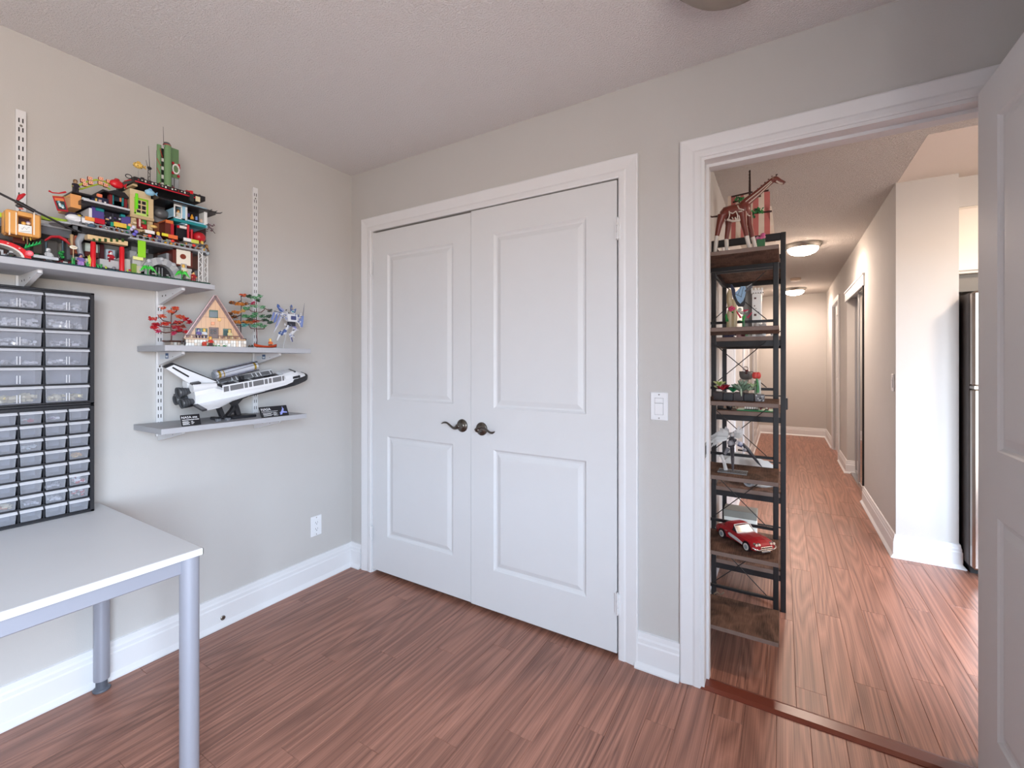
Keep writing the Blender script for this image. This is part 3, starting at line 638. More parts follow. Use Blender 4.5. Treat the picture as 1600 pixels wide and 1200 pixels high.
for z in (AZ[0], AZ[-1]):
    b = MB(); b.box(AX0+.02, AX1-.024, AY1, AY1+.018, z-.036, z-.018, DARKM); b.build('rail', A)
for z in AZ:
    b = MB(); b.box(AX0, AX0+.018, AY0+.022, AY1-.001, z-.036, z-.0182, DARKM); b.build('rail', A)
for z in AZ[:-1]:
    b = MB(); b.box(AX0+.02, AX1-.024, AY1+.003, AY1+.015, z+.036, z+.048, DARKM); b.build('guard_bar', A)
for k in range(5):
    z0, z1 = AZ[k]+.05, AZ[k+1]-.05
    b = MB(); yb = AY1+.010; b.cyl((AX0+.04, yb, z0), (AX1-.05, yb+.003, z1), .0022, n=6, m=DARKM); b.cyl((AX0+.04, yb+.004, z1), (AX1-.05, yb, z0), .0022, n=6, m=DARKM); b.build('cross_brace', A)
    b = MB(); xb = AX0+.004; b.cyl((xb, AY0+.02, z0), (xb, AY1, z1), .0022, n=6, m=DARKM); b.cyl((xb+.004, AY0+.02, z1), (xb+.004, AY1, z0), .0022, n=6, m=DARKM); b.build('cross_brace', A)
BX0, BX1, BY0, BY1 = 1.985, 2.333, .77, 1.32
BZ = [.205, .60, 1.010, 1.405, 1.800]
B = thing('bookshelf', ((BX0+BX1)/2, (BY0+BY1)/2, 0), 'wider black framed bookshelf of rustic boards standing behind the narrow tower shelf', 'shelf', None)
for z in BZ: board('shelf_board', BX0+.02, BX1-.02, BY0+.004, BY1-.004, z-.022, z, B)
for x in (BX0, BX1-.024):
    for y in (BY0, BY1-.024):
        b = MB(); b.bbox(x, x+.024, y, y+.024, 0, 1.932, DARKM, .002); p = b.build('post', B)
for z in BZ:
    b = MB()
    for y in (BY0+.002, BY1-.022): b.box(BX0+.024, BX1-.024, y, y+.02, z-.05, z-.0222, DARKM)
    for x in (BX0+.002, BX1-.022): b.box(x, x+.02, BY0+.024, BY1-.024, z-.05, z-.0222, DARKM)
    b.build('rail', B)
    b = MB(); b.box(BX0+.024, BX1-.024, BY1-.016, BY1-.008, z+.05, z+.058, DARKM); b.build('guard_bar', B)
b = MB(); b.bbox(BX0+.024, BX1-.024, BY0+.001, BY0+.023, 1.895, 1.931, DARKM, .002); b.bbox(BX0+.001, BX0+.022, BY0+.024, BY1-.024, 1.905, 1.931, DARKM, .002); b.bbox(BX0+.024, BX1-.024, BY1-.023, BY1-.001, 1.905, 1.931, DARKM, .002); b.build('top_guard_rail', B)
b = MB(); b.bbox(BX1-.004, BX1+.012, BY1-.06, BY1+.02, .985, 1.055, DARKM, .003); b.build('corner_plate', B)
# ================================================================== the toy city on the top shelf
def Yp(px, x): return at(px, 500, 'x', x).y
def Zp(px, py, x): return at(px, py, 'x', x).z
def PT(px, py, x): return at(px, py, 'x', x)
def pb(b, px0, py0, px1, py1, xf, dep, col, bev=.0008, rough=.35):
    xm = (px0+px1)/2; b.bbox(xf-dep, xf, Yp(px0, xf), Yp(px1, xf), Zp(xm, py1, xf), Zp(xm, py0, xf), P(col, rough), bev); return b
def part(t, name, *rects, **k):
    b = MB()
    for r in rects: pb(b, *r)
    return b.build(name, t, k.get('label'))
def studs(b, x0, x1, y0, y1, z, col, s=.008, r=.0024):
    y = y0+s/2
    while y < y1:
        x = x0+s/2
        while x < x1: b.cyl((x, y, z), (x, y, z+.0017), r, n=6, m=P(col)); x += s
        y += s
def figure(loc, torso, legs, hair, label, face=(232, 190, 120), ang=0, hat=False, arms=True):
    x, y, z = loc; t = thing('toy_figure', loc, label, 'toy figure', 'small toy figures standing on the models')
    R_ = Matrix.Translation(loc) @ Matrix.Rotation(math.radians(ang), 4, 'Z')
    b = MB()
    for s in (-1, 1): b.bbox(-.0035, .0045, s*.0041-.0037, s*.0041+.0037, 0, .0125, P(legs), .0006, R_)
    b.bbox(-.0035, .0035, -.0078, .0078, .0122, .0150, P(legs), .0006, R_); b.build('legs', t)
    b = MB(); b.prism([(-.0078, .015), (.0078, .015), (.0055, .0275), (-.0055, .0275)], 'x', -.0037, .0037, P(torso), R_)
    for s in (-1, 1): b.tube([R_ @ Vector((0, s*.006, .0265)), R_ @ Vector((.001, s*.0092, .022)), R_ @ Vector((.005, s*.0095, .0165))], [.0022, .0021, .0019], 6, P(torso)); b.ell(R_ @ Vector((.006, s*.0095, .0155)), .0022, .0022, .0022, P(face), 6, 4)
    b.build('torso', t)
    b = MB(); b.lathe([(.0028, .0275), (.005, .0285), (.005, .0365), (.004, .0378), (.002, .0378), (.002, .0393), (0, .0393)], loc, 12, P(face)); h = b.build('head', t)
    q = MB()
    for s in (-1, 1): q.ell(R_ @ Vector((.0048, s*.0017, .0338)), .0005, .0007, .0009, P((24, 20, 20)), 6, 4)
    q.box(.0047, .0052, -.0015, .0015, .0304, .0309, P((60, 30, 26)), R_); q.build('face_print', h)
    b = MB()
    if hat: b.lathe([(.0095, .0355), (.0092, .0367), (.005, .038), (.0045, .042), (0, .0425)], loc, 12, P(hair))
    else: b.lathe([(.0058, .0315), (.0062, .036), (.0055, .040), (.0035, .0418), (0, .0422)], Vector(loc)+(R_.to_3x3() @ Vector((-.0012, 0, 0))), 10, P(hair))
    b.build('hair' if not hat else 'hat', t); return t
GRAY = (150, 152, 156); DGRAY = (92, 94, 98); BLK = (30, 28, 32); TAN = (208, 184, 144); RED = (190, 24, 38); LIME = (140, 205, 40); GRN = (30, 140, 60); WHI = (228, 228, 226)
NAVY = (34, 40, 66); PURP = (84, 70, 140); TEAL = (30, 130, 135); ORG = (226, 150, 70); LBLU = (150, 196, 220); SAND = (112, 148, 104); BRN = (96, 40, 32); DRED = (120, 30, 34)
zs = ZT
# ---------- right half with the tower
t = thing('toy_city', (.15, Yp(265, .2), zs), 'toy brick city block with green tower and black roof, right end of top shelf', 'toy building', 'toy brick city modules')
b = MB(); b.bbox(.03, .262, Yp(205, .26), Yp(329, .262), zs, zs+.006, P((24, 66, 54)), .001); studs(b, .235, .262, Yp(205, .26), Yp(329, .262), zs+.006, (24, 66, 54)); b.build('base_plate', t)
# stone arch with dark mouth
b = MB(); xf = .245; c = PT(253, 437, xf); r0, r1 = .026, .042; arch = []
for k in range(11): a = PI*k/10; arch.append((c.y+.068*math.cos(a), zs+.006+.076*math.sin(a)))
inn = [(c.y+.042*math.cos(PI*k/10), zs+.006+.050*math.sin(PI*k/10)) for k in range(11)]
for k in range(10):
    b.prism([arch[k], arch[k+1], inn[k+1], inn[k]], 'x', xf-.03, xf, P(GRAY if k % 2 else (168, 170, 172)))
for k in range(5): b.ell((xf-.004, arch[2*k+1][0], arch[2*k+1][1]-.006), .010, .010, .009, P((176, 178, 182)), 8, 6)
b.build('stone_arch', t)
b = MB(); b.box(xf-.05, xf-.026, c.y-.042, c.y+.042, zs+.006, zs+.052, P((26, 26, 30))); 
for k in (-1, 0, 1): b.box(xf-.026, xf-.023, c.y+k*.010-.001, c.y+k*.010+.001, zs+.006, zs+.046, P(GRAY))
b.build('cave_gate', t)
def palm(px, py, xf, r):
    b = MB(); c = PT(px, py, xf)
    for k in range(9):
        a = math.radians(-20+k*27); d = Vector((.35*math.cos(k*2.1), math.cos(a), 0))
        pts = [c, c+Vector((.004, math.cos(a)*r*.5, abs(math.sin(a))*r*.25+.004)), c+Vector((.006, math.cos(a)*r, -r*.55+abs(math.sin(a))*r*.3))]
        b.tube(pts, [.002, .0055, .0008], 6, P((60, 200, 60)), .35)
    b.cyl((c.x, c.y, zs+.005), c, .002, n=6, m=P(GRN)); b.build('palm_plant', t)
palm(231, 420, .264, .027); palm(284, 428, .264, .027)
part(t, 'rock_wall', (203, 392, 214, 414, .21, .1, GRAY), (214, 398, 228, 424, .23, .1, (168, 166, 160)), (207, 402, 220, 426, .235, .06, (182, 182, 180)), (206, 412, 214, 428, .24, .03, (120, 150, 60)), (214, 416, 226, 430, .245, .04, (196, 186, 160)), (205, 380, 232, 394, .16, .1, (126, 128, 130)), (260, 396, 270, 410, .2, .1, GRAY), (283, 412, 292, 428, .24, .05, (170, 172, 174)), (291, 420, 300, 436, .245, .05, (188, 186, 180)))
part(t, 'lime_banner', (215.5, 374, 228, 402, .252, .003, LIME))
part(t, 'yellow_plaque', (208, 401, 224, 406, .25, .004, (226, 226, 150)))
# tea house with round panel
o = part(t, 'tea_house', (270, 387, 301, 416, .235, .15, BRN), (272, 383, 303, 389, .24, .16, (60, 30, 28)))
b = MB(); pb(b, 276, 391, 298, 414, .2375, .003, (230, 222, 206)); b.build('cream_panel', o)
b = MB(); c = PT(286, 401, .238); b.cyl((.2370, c.y, c.z), (.239, c.y, c.z), .0105, n=24, m=P((124, 52, 34))); b.build('round_window', o)
# lattice pillars at the right end
for (px0, px1, xx) in ((310, 317, .25), (318, 325, .225)):
    b = MB(); y0, y1 = Yp(px0, xx), Yp(px1, xx); z0, z1 = zs+.006, Zp(px0, 392, xx)
    for y in (y0, y1-.003): b.box(xx-.004, xx, y, y+.003, z0, z1, P(WHI))
    n = 7; h = (z1-z0)/n
    for k in range(n):
        s = 1 if k % 2 else -1
        b.tube([(xx-.002, (y0+y1)/2-s*(y1-y0)/2*.8, z0+k*h), (xx-.002, (y0+y1)/2+s*(y1-y0)/2*.8, z0+(k+1)*h)], .0014, 5, P(WHI))
    b.build('lattice_pillar', t)
b = MB(); c = PT(323, 396, .25); b.cyl((.235, c.y, c.z), (.256, c.y, c.z), .009, n=14, m=P(DGRAY)); b.cyl((.2561, c.y, c.z), (.258, c.y, c.z), .006, n=14, m=P((170, 180, 186))); b.build('round_lamp', t)
# first deck
zd = Zp(262, 381, .258)
b = MB(); b.bbox(.05, .258, Yp(203, .258), Yp(325, .258), zd-.006, zd, P((168, 170, 174)), .001); b.bbox(.06, .235, Yp(205, .258), Yp(318, .258), zd-.014, zd-.006, P((60, 60, 64)), .001)
b.build('street_deck', t)
b = MB()
for k in range(14):
    y = Yp(205, .255)+(Yp(322, .255)-Yp(205, .255))*k/13; b.bbox(.252, .2555, y-.0035, y+.0035, zd, zd+.010, P((124, 126, 130)), .0005)
b.bbox(.2525, .255, Yp(205, .255), Yp(322, .255), zd+.010, zd+.0125, P((156, 158, 162)), .0005); b.build('railing', t)
for (px, py) in ((234, 368.5), (270, 376.5), (303, 383.5)):
    b = MB(); c = PT(px, py, .262); b.ell(c, .0055, .0065, .0055, P((222, 52, 40)), 12, 8); b.cyl((.245, c.y-.014, c.z+.004), (.26, c.y-.004, c.z+.001), .001, n=6, m=P(WHI)); b.build('red_lantern', t)
for (a, c_, d, e, col) in ((227, 360, 242, 365, WHI), (253, 364.5, 263, 369, (222, 210, 60)), (263, 367, 278, 373, (224, 110, 60)), (287, 372, 299, 377, WHI), (299, 374.5, 311, 380, (200, 206, 90))):
    part(t, 'sign_plate', (a, c_, d, e, .2605, .003, col))
# back panels
part(t, 'back_panel', (206, 378, 312, 424, .075, .03, (138, 140, 144)), (246, 388, 272, 412, .12, .04, (70, 46, 40)), (292, 392, 312, 420, .12, .05, (96, 60, 50)))
part(t, 'back_panel', (240, 330, 320, 372, .085, .03, (84, 80, 80)), (300, 352, 322, 376, .13, .05, (60, 40, 40)))
# second storey
part(t, 'sandy_house', (204, 342, 239, 362, .205, .14, TAN), (203, 307, 240, 340, .215, .15, TAN), (203, 338, 241, 342, .222, .15, (190, 166, 128)), (203, 298, 236, 308, .2, .13, (216, 196, 158)))
o = part(t, 'lime_window', (210, 311, 213, 334, .2165, .004, LIME), (229, 314, 232, 338, .2165, .004, LIME), (210, 310, 232, 313, .2165, .004, LIME), (210, 333, 232, 337, .2165, .004, (190, 220, 120)))
part(o, 'window_grid', (214, 314, 228, 334, .2158, .002, BLK), (220, 313, 222, 335, .2168, .003, TAN), (213, 319, 229, 321, .2168, .003, TAN), (213, 327, 229, 329, .2168, .003, TAN))
part(t, 'lime_neon_post', (212, 302, 216, 326, .228, .006, (110, 220, 30)))
part(t, 'shop_door', (214, 339, 230, 358, .212, .006, DRED), (217, 342, 220, 354, .2128, .003, (226, 200, 190)), (222, 344, 229, 350, .2128, .003, GRN), (222, 352, 229, 357, .2128, .003, RED))
part(t, 'red_kiosk', (258, 347, 272, 371, .235, .1, BRN), (259, 344, 271, 349, .237, .1, (206, 110, 60)), (267, 350, 272, 372, .238, .03, (170, 26, 40)))
part(t, 'dark_doorway', (275, 353, 292, 373, .225, .06, (26, 26, 34)), (277, 352, 281, 356, .23, .01, RED), (281, 353, 292, 357, .232, .01, (226, 222, 216)))
for (px, a, c_) in ((294, 353, 374), (299.5, 360, 376)):
    b = MB(); p0 = PT(px, c_, .235); p1 = PT(px, a, .235); b.cyl(p0, (p0.x, p0.y, p1.z), .0045, n=12, m=P(RED)); b.ell((p0.x, p0.y, p1.z), .0052, .0052, .005, P(RED), 10, 6); b.build('red_column', t)
b = MB(); c = PT(311, 371, .22); b.ell(c, .024, .024, .022, P((184, 26, 36)), 16, 10); b.build('red_dome', t)
part(t, 'back_wall', (240, 322, 258, 356, .14, .05, (74, 72, 74)), (240, 336, 262, 348, .16, .1, (140, 142, 146)), (240, 350, 262, 366, .18, .1, (140, 84, 52)))
b = MB(); c = PT(252, 334, .18); b.ell(c, .02, .028, .02, P((92, 92, 94)), 12, 8); b.build('grey_dome', t)
b = MB(); c = PT(240, 354, .24); b.ell(c, .006, .013, .006, P((222, 184, 110)), 10, 6); b.build('orange_float', t)
# light blue cafe storey
xf = .235; o = part(t, 'blue_storey', (271, 319, 324, 324, xf, .16, LBLU), (271, 344, 324, 350, xf, .16, LBLU), (271, 324, 274, 344, xf, .16, LBLU), (284, 322, 290, 350, xf, .16, LBLU), (290, 320, 293, 352, xf, .16, WHI), (320, 326, 324, 352, xf, .16, WHI), (273, 322, 322, 350, xf-.05, .11, (34, 34, 40)))
part(o, 'window_frame', (272, 320, 285, 322.5, xf+.003, .004, WHI), (272, 340, 285, 343, xf+.003, .004, WHI), (272, 320, 274, 343, xf+.003, .004, WHI), (283, 322, 285, 345, xf+.003, .004, WHI), (290, 324, 322, 327, xf+.003, .004, WHI), (290, 348, 322, 353, xf+.003, .004, WHI), (290, 325, 292, 350, xf+.003, .004, WHI), (319, 328, 322, 352, xf+.003, .004, WHI))
b = MB(); c = PT(300, 339, .215); b.lathe([(.006, -.01), (.006, 0), (.0035, .004), (.002, .010), (0, .011)], c, 10, P((230, 160, 50))); b.build('orange_bottle', o)
for k, (px, py, col) in enumerate(((294.5, 336, PURP), (307, 341, (120, 150, 210)), (314, 345, (214, 180, 160)))):
    b = MB(); c = PT(px, py, .21); b.cyl(c-Vector((0, 0, .008)), c+Vector((0, 0, .006)), .0045, n=10, m=P(col)); b.build('cup', o)
part(t, 'teal_ledge', (272, 346, 322, 350.5, .243, .05, TEAL))
# black roof
b = MB(); xf = .22; A_ = PT(209, 279, xf); B_ = PT(321, 314, xf)
zr = Zp(265, 296, xf)
b.bbox(.05, xf, A_.y, B_.y, zr-.008, zr+.012, P(BLK), .001); b.build('roof_parapet', t)
b = MB(); b.box(xf, xf+.0015, A_.y+.004, B_.y-.03, zr-.007, zr-.003, P((200, 20, 44))); 
for k in range(16):
    y = A_.y+.012+k*.011; b.box(xf, xf+.0015, y, y+.005, zr+.001+(k % 2)*.003, zr+.006+(k % 3)*.001, P((220, 214, 206) if k % 3 else (150, 40, 46)))
b.build('roof_pattern', t)
b = MB(); y0, y1 = Yp(270, .25), Yp(341, .25); zz = Zp(305, 322, .25)
b.prism([(.05, zz+.012), (.215, zz+.012), (.262, zz-.006), (.262, zz-.010), (.05, zz-.006)], 'y', y0-.05, y1-.012, P(BLK)); b.prism([(.06, zz+.010), (.20, zz+.010), (.22, zz-.004), (.06, zz-.004)], 'y', y1-.012, y1+.006, P(BLK)); b.build('sloped_roof', t)
b = MB()
for k in range(3): b.tube([(.25, y1-.015-k*.02, zz-.008), (.262, y1+.002-k*.02, zz-.006), (.268, y1+.008-k*.02, zz-.001)], [.003, .0025, .0012], 6, P(BLK))
b.build('upturned_eave', t)
part(t, 'roof_vent', (297, 298, 302, 304, .222, .02, (214, 30, 40)), (297, 303, 303, 315, .226, .02, (40, 48, 48)), (306, 307, 313, 315, .224, .006, (220, 208, 176)))
b = MB(); c = PT(255, 312, .2); b.lathe([(.03, 0), (.028, .012), (.02, .02), (0, .022)], c-Vector((.02, 0, .012)), 16, P((206, 186, 150))); b.build('sandy_dome', t)
b = MB(); c = PT(213, 291, .2)
for k in range(4): b.bbox(.12, .2-.004*k, c.y-.012+.004*k, c.y+.004, c.z+k*.006, c.z+.006+k*.006, P(TAN), .0006)
b.build('sandy_steps', t)
# the green tower
xf = .175; 
tw = MB()
def col_(px, py0, py1, x, r, c): 
    p0 = PT(px, py1, x); z1 = Zp(px, py0, x); tw.cyl(p0, (p0.x, p0.y, z1), r, n=16, m=P(c))
col_(248.5, 226.5, 297, .165, .0075, SAND); col_(262, 228, 298, .175, .0125, SAND)
tower = tw.build('tower_columns', t)
part(t, 'tower_core', (251, 232, 258, 297, .16, .04, (44, 50, 46)), (266, 232, 279.5, 276, .165, .07, (98, 132, 92)), (266, 277, 279.5, 300, .163, .065, (150, 154, 158)), (272, 277, 273, 300, .166, .004, DGRAY), (266, 276, 280, 278, .166, .07, (96, 130, 92)))
part(t, 'tower_window', (251.5, 247, 256.5, 252, .1625, .01, WHI), (251.5, 260, 256.5, 265, .1625, .01, WHI), (251.5, 273, 256.5, 279, .1625, .01, WHI), (251.5, 285, 256.5, 290, .1625, .01, WHI))
b = MB(); c = PT(274.5, 264.5, .168)
for k in range(16):
    a0, a1 = 2*PI*k/16, 2*PI*(k+1)/16; f = lambda a, s: (c.y+.013*s*math.cos(a), c.z+.0215*s*math.sin(a)); b.prism([f(a0, 1), f(a1, 1), f(a1, .72), f(a0, .72)], 'x', .166, .172, P(WHI))
b.build('white_ring', t)
b = MB()
for (dy, dz) in ((-.009, .022), (-.010, -.018), (.012, .010), (.010, -.026), (.011, .02)): b.bbox(.164, .171, c.y+dy-.004, c.y+dy+.004, c.z+dz-.005, c.z+dz+.005, P((176, 24, 50)), .001)
for (pa, pb_) in (((250, 232), (254, 246)), ((245, 247), (251, 259)), ((245, 262), (250, 272))): b.tube([PT(*pa, .175), PT(*pb_, .175)], .0013, 6, P((170, 40, 34)))
b.build('red_trim', t)
b = MB(); c = PT(261, 227, .168); b.lathe([(.013, 0), (.0135, .003), (.0105, .006), (.0105, .009), (0, .010)], c, 20, P(DGRAY)); b.lathe([(.0138, -.002), (.0138, .000)], c, 20, P((216, 60, 70))); b.build('tower_cap', t)
b = MB(); p = PT(256, 230, .18); q = PT(255, 198, .18); b.tube([p, q], [.0011, .0006], 6, P((60, 58, 58))); b.cyl(p, p+Vector((0, 0, .008)), .002, n=8, m=P(GRAY)); b.build('antenna', t)
# mast with fish
b = MB(); c0, c1 = PT(233, 284, .19), PT(233, 263, .19)
for s in (-1, 1): b.cyl((.19, c0.y+s*.004, c0.z), (.19, c0.y+s*.003, c1.z), .0011, n=6, m=P(BLK))
for k in range(4): b.tube([(.19, c0.y-.004*(1 if k % 2 else -1), c0.z+(c1.z-c0.z)*k/4), (.19, c0.y+.004*(1 if k % 2 else -1), c0.z+(c1.z-c0.z)*(k+1)/4)], .0009, 5, P(BLK))
b.ell((.19, c0.y+.001, c1.z+.001), .006, .008, .006, P(BLK), 8, 6); b.tube([(.19, c0.y+.002, c1.z), PT(232, 228, .19)], [.0012, .0006], 6, P(BLK)); b.tube([(.19, c0.y-.004, c1.z), PT(228, 250, .19)], [.001, .0007], 6, P(BLK)); b.build('signal_mast', t)
def fish(name, px, py, x, ry, rz, col, fin, spots=0, tail=1):
    c = PT(px, py, x); b = MB(); b.ell(c, ry*.6, ry, rz, P(col), 16, 10); o = b.build(name, t)
    q = MB(); s = tail; q.prism([(c.y+s*ry*.8, c.z), (c.y+s*ry*1.5, c.z+rz*.7), (c.y+s*ry*1.35, c.z), (c.y+s*ry*1.5, c.z-rz*.6)], 'x', x-.002, x+.002, P(fin))
    q.ell((x+ry*.3, c.y, c.z+rz*.95), .002, ry*.4, rz*.3, P(fin), 8, 6); q.build('fin', o)
    if spots:
        q = MB()
        for k in range(spots):
            a = random.uniform(0, 2*PI); e = random.uniform(-.9, .9); u = math.sqrt(1-e*e); n = Vector((abs(math.cos(a))*u*.6*ry, math.sin(a)*u*ry, e*rz)); q.ell(c+n, .0013, .0013, .0013, P((70, 50, 34)), 6, 4)
        q.build('spots', o)
    return o
fish('yellow_fish', 216, 258.5, .21, .0165, .0115, (228, 190, 96), (214, 172, 80), 26, 1)
b = MB(); p = PT(216, 266, .21); b.cyl((p.x, p.y, zr+.012), p, .0007, n=6, m=P(GRAY)); b.build('fish_stick', t)
fish('blue_fish', 234, 301, .248, .0165, .0115, (140, 190, 218), (110, 165, 205), 0, 1)
b = MB(); c = PT(201, 275.5, .2)
pts = [(c.x, c.y+.0095*math.cos(2*PI*k/20), c.z+.0072*math.sin(2*PI*k/20)) for k in range(21)]; b.tube(pts, .0016, 8, P(BLK)); b.tube([PT(194, 283, .2), PT(205, 281, .2)], .0018, 6, P(RED)); b.build('black_hoop', t)
# blossom sprig behind the right end
b = MB(); c = PT(325, 352, .1)
for k in range(26):
    q = c+Vector((random.uniform(-.02, .02), random.uniform(-.012, .028), random.uniform(-.026, .014))); b.ell(q, .0028, .0035, .002, P(random.choice([(150, 110, 130), (120, 70, 90), (90, 50, 66)])), 6, 4)
b.tube([c+Vector((0, -.02, .02)), c, c+Vector((0, .03, -.03))], .0014, 5, P((60, 40, 40))); b.build('blossom_sprig', t)
# ---------- left half: navy house over the red columns
t = thing('toy_city', (.15, Yp(150, .2), zs), 'navy and purple toy brick house on red columns, left of the green tower', 'toy building', 'toy brick city modules')
b = MB(); b.bbox(.03, .262, Yp(93, .262), Yp(204.6, .262), zs, zs+.006, P((30, 60, 70)), .001); studs(b, .236, .262, Yp(93, .262), Yp(204.6, .262), zs+.006, (30, 66, 60)); b.build('base_plate', t)
for px, a, c_ in ((145.5, 378, 416), (190.5, 386, 425)):
    b = MB(); p0 = PT(px, c_, .25); z1 = Zp(px, a, .25); b.lathe([(.0075, 0), (.0075, z1-zs-.012), (.0066, z1-zs-.011), (.0066, z1-zs-.006)], (p0.x, p0.y, zs+.006), 16, P((206, 22, 34))); b.build('red_column', t)
b = MB(); pb(b, 137, 371.5, 200, 378.5, .25, .03, (212, 184, 138)); o = b.build('tan_beam', t)
b = MB()
for k in range(6):
    a = 145+k*9; pb(b, a, 372.5+(a-168)*0.0, a+4.2, 377.8, .2512, .003, (44, 74, 30))
b.build('beam_square', o, kind='stuff') if False else b.build('beam_inlay', o)
part(t, 'back_panel', (104, 366, 204, 412, .08, .03, (112, 114, 118)), (146, 384, 160, 410, .14, .04, (60, 30, 34)), (192, 388, 204, 414, .13, .05, (90, 92, 96)))
part(t, 'back_panel', (118, 320, 204, 352, .085, .03, (44, 42, 50)))
part(t, 'dark_girder', (128, 362, 212, 371, .24, .18, (34, 34, 36)), (120, 356, 205, 362, .2, .14, (46, 46, 48)))
part(t, 'ground_floor_wall', (133, 381, 156, 394, .16, .05, (206, 220, 212)), (133, 394, 157, 402, .165, .05, BRN), (156, 382, 163, 410, .18, .05, (70, 22, 30)), (162, 384, 193, 414, .15, .05, (132, 136, 140)), (187, 390, 193, 414, .2, .03, (96, 98, 102)))
o = part(t, 'pale_window', (166, 390, 180, 406, .19, .03, (176, 192, 206)))
part(t, 'stone_step', (156, 406, 186, 419, .24, .08, (176, 178, 180)), (186, 404, 204, 428, .23, .1, (186, 184, 178)), (134, 404, 142, 414, .24, .06, (186, 186, 186)), (118, 402, 132, 412, .22, .06, (160, 162, 166)))
b = MB(); c = PT(178, 419, .262); pts = [(c.x, c.y+.006*math.cos(a*.5)*(1-a*.04), c.z+.005*math.sin(a*.5)*(1-a*.04)) for a in range(16)]; b.tube(pts, .0014, 6, P((110, 112, 120))); b.build('curled_ornament', t)
b = MB()
for (px, py, col) in ((137, 412, GRN), (153, 414, (40, 160, 80)), (166, 418, (170, 190, 60)), (140, 402, (190, 200, 70)), (199, 424, (200, 210, 70)), (113, 404, GRN), (116, 410, (40, 170, 80)), (158, 416, GRN)):
    c = PT(px, py, .25)
    for k in range(5): b.tube([(c.x, c.y, zs+.005), c+Vector((random.uniform(-.006, .006), random.uniform(-.006, .006), random.uniform(0, .008)))], [.0026, .0012], 6, P(col))
b.build('green_plant', t, kind='stuff')
b = MB(); pts = [PT(140, 364, .21), PT(128, 368, .21), PT(122, 378, .21), PT(124, 390, .21), PT(128, 402, .21)]; b.tube(pts, [.012, .011, .009, .008, .008], 10, P((142, 146, 152))); b.build('grey_support', t)
part(t, 'rust_post', (117, 368, 123, 396, .2, .05, (150, 74, 50)), (110, 366, 115, 384, .18, .03, (190, 160, 120)))
zd2 = Zp(160, 357, .258)
b = MB(); b.bbox(.05, .258, Yp(112, .258), Yp(205, .258), zd2-.006, zd2, P((156, 158, 162)), .001); b.cyl((.21, Yp(113, .258), zd2-.006), (.21, Yp(113, .258), zd2), .045, n=20, m=P((150, 152, 156))); b.build('street_deck', t)
b = MB()
for k in range(10): y = Yp(126, .255)+(Yp(203, .255)-Yp(126, .255))*k/9; b.bbox(.252, .2555, y-.003, y+.003, zd2, zd2+.010, P((110, 112, 118)), .0005)
b.bbox(.2525, .255, Yp(126, .255), Yp(204, .255), zd2+.010, zd2+.0125, P((150, 152, 158)), .0005); b.build('railing', t)
b = MB(); c = PT(143, 353, .262); b.lathe([(.011, -.004), (.009, .003), (.003, .009), (0, .010)], c, 12, P((70, 96, 120))); b.build('blue_lamp', t)
for (a, c_, d, e, col) in ((133, 339, 148, 345, ORG), (148, 341.5, 164, 349.5, (184, 20, 44)), (173, 347, 178, 353.5, (20, 140, 110)), (178, 348, 198, 355, (216, 180, 70)), (198, 353, 204, 358.5, (30, 150, 80))):
    part(t, 'sign_plate', (a, c_, d, e, .2615, .003, col))
b = MB()
for (px, py, col) in ((205, 358, (196, 186, 220)), (209, 355, (216, 216, 236)), (213, 362, (120, 110, 200)), (210, 366, (96, 90, 190)), (203, 352, (222, 170, 130))): b.ell(PT(px, py, .258), .005, .007, .0065, P(col), 8, 6)
b.build('flower_bunch', t)
part(t, 'purple_storey', (143, 325, 163, 344, .215, .12, PURP), (139, 325, 144, 343, .2165, .12, (222, 222, 228)), (163, 333, 192, 353, .205, .12, (34, 32, 44)), (190, 338, 204, 355, .215, .12, PURP), (176, 333, 177, 352, .2065, .004, (86, 84, 100)))
for r_ in ((150, 326, 163, 330, .22, .03, TEAL), (189, 335, 196, 339, .22, .03, TEAL)): part(t, 'teal_cap', r_)
part(t, 'black_eave', (127, 320, 203, 326, .235, .17, BLK), (131, 318, 203, 321, .24, .17, (196, 198, 204)), (203.2, 318, 204.5, 356, .21, .1, (40, 24, 32)))
part(t, 'navy_storey', (143, 307, 163, 319, .205, .13, NAVY), (160, 314, 203, 330, .2, .13, NAVY), (176, 305, 178, 319, .212, .01, TEAL), (191, 308, 193.5, 322, .212, .01, TEAL), (176, 304, 194, 306.5, .212, .01, TEAL), (171, 304, 176, 320, .21, .02, DRED), (194, 310, 199, 325, .21, .02, DRED), (178, 306, 191, 322, .2, .1, (30, 44, 54)))
part(t, 'orange_block', (110, 304, 127, 325, .205, .13, (224, 158, 96)))
part(t, 'small_window', (128, 309, 140, 321, .2, .1, (196, 208, 214)), (131, 311, 137, 319, .2015, .003, (110, 180, 200)))
for r_ in ((149, 309, 152, 315, .2065, .003, (226, 190, 100)), (154, 312, 159, 318, .2065, .003, (190, 170, 170)), (163, 315, 166, 320, .2065, .003, WHI), (172, 316, 176, 322, .2075, .003, ORG), (195, 322, 198, 327, .2065, .003, (230, 180, 110)), (187, 309, 190, 315, .2065, .003, (214, 120, 90)), (152, 303, 160, 308, .2065, .01, (236, 130, 90))): part(t, 'colour_tile', r_)
b = MB(); A_ = PT(112, 301, .21); B_ = PT(152, 309, .21); zr2 = Zp(132, 304, .21); b.bbox(.06, .215, A_.y, B_.y, zr2-.003, zr2+.003, P(BLK), .001); b.build('flat_roof', t)
